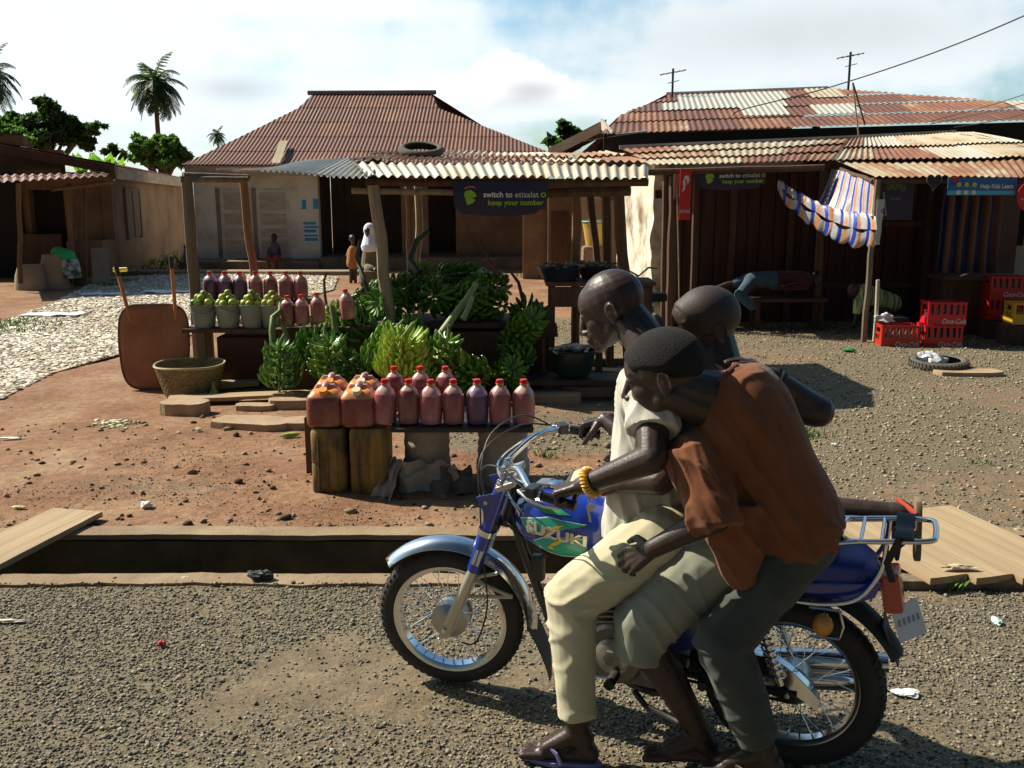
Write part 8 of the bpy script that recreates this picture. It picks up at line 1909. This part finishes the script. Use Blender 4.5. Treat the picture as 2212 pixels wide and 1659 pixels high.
# shop bench in shade
sbz = .48
t = thing('shop_bench', 'dark wooden bench along the shop wall on which someone lies', 'bench', (at(1650, 640, 13.3).x, 13.35, 0)); mb = MB(); mb.box((0, 0, sbz-.03), (1.75, .4, .05)); mb.build('seat', M_dark, t, False)
for x in (-.8, -.1, .8): mb = MB(); mb.box((x, 0, sbz/2-.03), (.07, .3, sbz-.05)); mb.build('leg', M_dark, t, False)
t = thing('shop_counter', 'dark table under the striped curtain at the shop end', 'table', (at(2110, 600, 12.9).x, 12.95, 0)); mb = MB(); mb.box((0, 0, .80), (1.1, .5, .06)); mb.build('top', M_dark, t, False); mb = MB(); mb.box((0, .05, .38), (1.0, .4, .76)); mb.build('box', M_dark, t, False)
# litter
LT = [('white_scrap', 'crumpled white scrap lying on the red dirt near the left plank', 467/1.4756, 1620/1.4756, (.70, .72, .70), (.035, .03, .02)), ('red_cap_ring', 'small red bottle ring lying on the gravel road', 350, 1395, (.5, .02, .03), (.018, .016, .012)), ('paper_scrap', 'torn white paper on the gravel right of the rear wheel', 1958, 1502, (.75, .76, .74), (.05, .03, .008)), ('cyan_wrapper', 'pale cyan wrapper on the gravel near the right edge', 2152, 1344, (.45, .72, .66), (.018, .035, .01)), ('red_wrapper', 'small red wrapper on the gravel below the bridge planks', 1962, 1308, (.6, .08, .08), (.018, .018, .012)), ('black_rag', 'black rag on the near lip of the drain', 562, 1256, (.01, .012, .015), (.06, .03, .03)), ('yellow_peel', 'pale yellow peel on the dirt at the far left', 42, 1100, (.60, .52, .25), (.04, .015, .01)), ('white_peel', 'long white peel strip on the dirt at the left edge', 30, 958, (.72, .68, .58), (.10, .02, .01)), ('white_stick', 'short white stick on the gravel at the far left', 25, 1346, (.55, .50, .40), (.07, .012, .008)), ('white_cup', 'small white paper roll below the short plank', 385, 861, (.72, .72, .70), (.07, .02, .02)), ('white_pebble', 'round white pebble by the broad stone slab', 430, 948, (.65, .60, .50), (.022, .02, .016)), ('green_scrap', 'black and green scrap on the yard left of the tyre', 1833, 770, (.02, .25, .06), (.08, .05, .02)), ('paper_bit', 'tiny white bit on the near lip of the drain', 400, 1252, (.8, .8, .8), (.02, .006, .005)), ('white_bit', 'white shell-like bit on the yard right of the orange shirt', 1803, 965, (.8, .8, .78), (.02, .012, .01)), ('husk', 'pale twisted husk lying on the bridge planks', 2070, 1232, (.60, .48, .32), (.09, .02, .012))]
for i, (nm, lab, px, py, col, r_) in enumerate(LT):
    z0 = .075 if nm == 'husk' else 0
    g_ = gnd(px, py, z0); o = bag(nm, lab, (g_.x, g_.y, z0+gz(g_.x, g_.y)*(z0 == 0)+r_[2]*.8+.006), r_, 20+i, mat('litter_%d' % i, col, None, rough=.6)); o['category'] = 'litter'
mb = MB(); finger(mb, Vector((0, 0, 0)), Vector((1, 0, 0)), Vector((0, 1, 0)), .16, .02, .8); o = mb.build('plantain', M_plany); g_ = gnd(606, 962); o.location = (g_.x, g_.y, .02+gz(g_.x, g_.y)); tag(o, 'single green plantain lying on the dirt left of the yellow jerrycans', 'plantain')
pts = [(gnd(250+random.gauss(0, 22), 925+random.gauss(0, 6))) for _ in range(60)]; o = scatter('peel_litter', [(p.x, p.y, gz(p.x, p.y)) for p in pts], [random.uniform(.01, .03) for _ in pts], mat('peel_g', (.16, .22, .06), (.62, .55, .36), 9, .7, island=.9), aniso=(.4, 1.8, .15, .3), tilt=.8); o['kind'] = 'stuff'; o['label'] = 'green and pale peelings dropped at the left end of the slabs'
# grass tufts
M_gr = mat('grass_blade', (.06, .14, .02), (.16, .28, .05), 12, .6, island=.9)
def grass(name, label, spots):
    mb = MB()
    for (px, py, n_, sp, h_) in spots:
        g_ = gnd(px, py)
        for _ in range(n_):
            x, y = g_.x+random.gauss(0, sp), g_.y+random.gauss(0, sp*.7); a = random.uniform(0, 6.28); hh = h_*random.uniform(.5, 1.2); z = gz(x, y) if y < 20 else 0
            d = Vector((math.cos(a), math.sin(a), 0)); s_ = Vector((-d.y, d.x, 0))*.004*(1+y*.08)
            b_ = Vector((x, y, z)); mb.add([b_-s_, b_+s_, b_+d*hh*.25+Vector((0, 0, hh*.7))+s_*.6, b_+d*hh*.6+Vector((0, 0, hh))], [(0, 1, 2, 3)])
    o = mb.build(name, M_gr, None, False); o['kind'] = 'stuff'; o['label'] = label
grass('grass', 'small tufts of green grass scattered over the yard and by the mud house', [(15, 705, 260, .35, .09), (30, 720, 120, .25, .08), (1180, 995, 30, .04, .05), (1750, 945, 60, .08, .05), (1745, 1165, 40, .05, .06), (250, 560, 500, 1.3, .2), (330, 570, 500, 1.3, .2), (300, 590, 300, 1.0, .15), (1260, 600, 260, .5, .18), (1175, 600, 120, .3, .15), (2060, 1275, 14, .02, .07), (290, 925, 14, .04, .03), (233, 620, 60, .15, .12), (190, 615, 50, .15, .12), (840, 925, 20, .03, .06), (2120, 1000, 20, .05, .04)])
for o_ in bpy.data.objects:
    if o_.parent is None and 'label' in o_ and len(o_['label'].split()) > 16: print('LONGLABEL', len(o_['label'].split()), o_['label'])
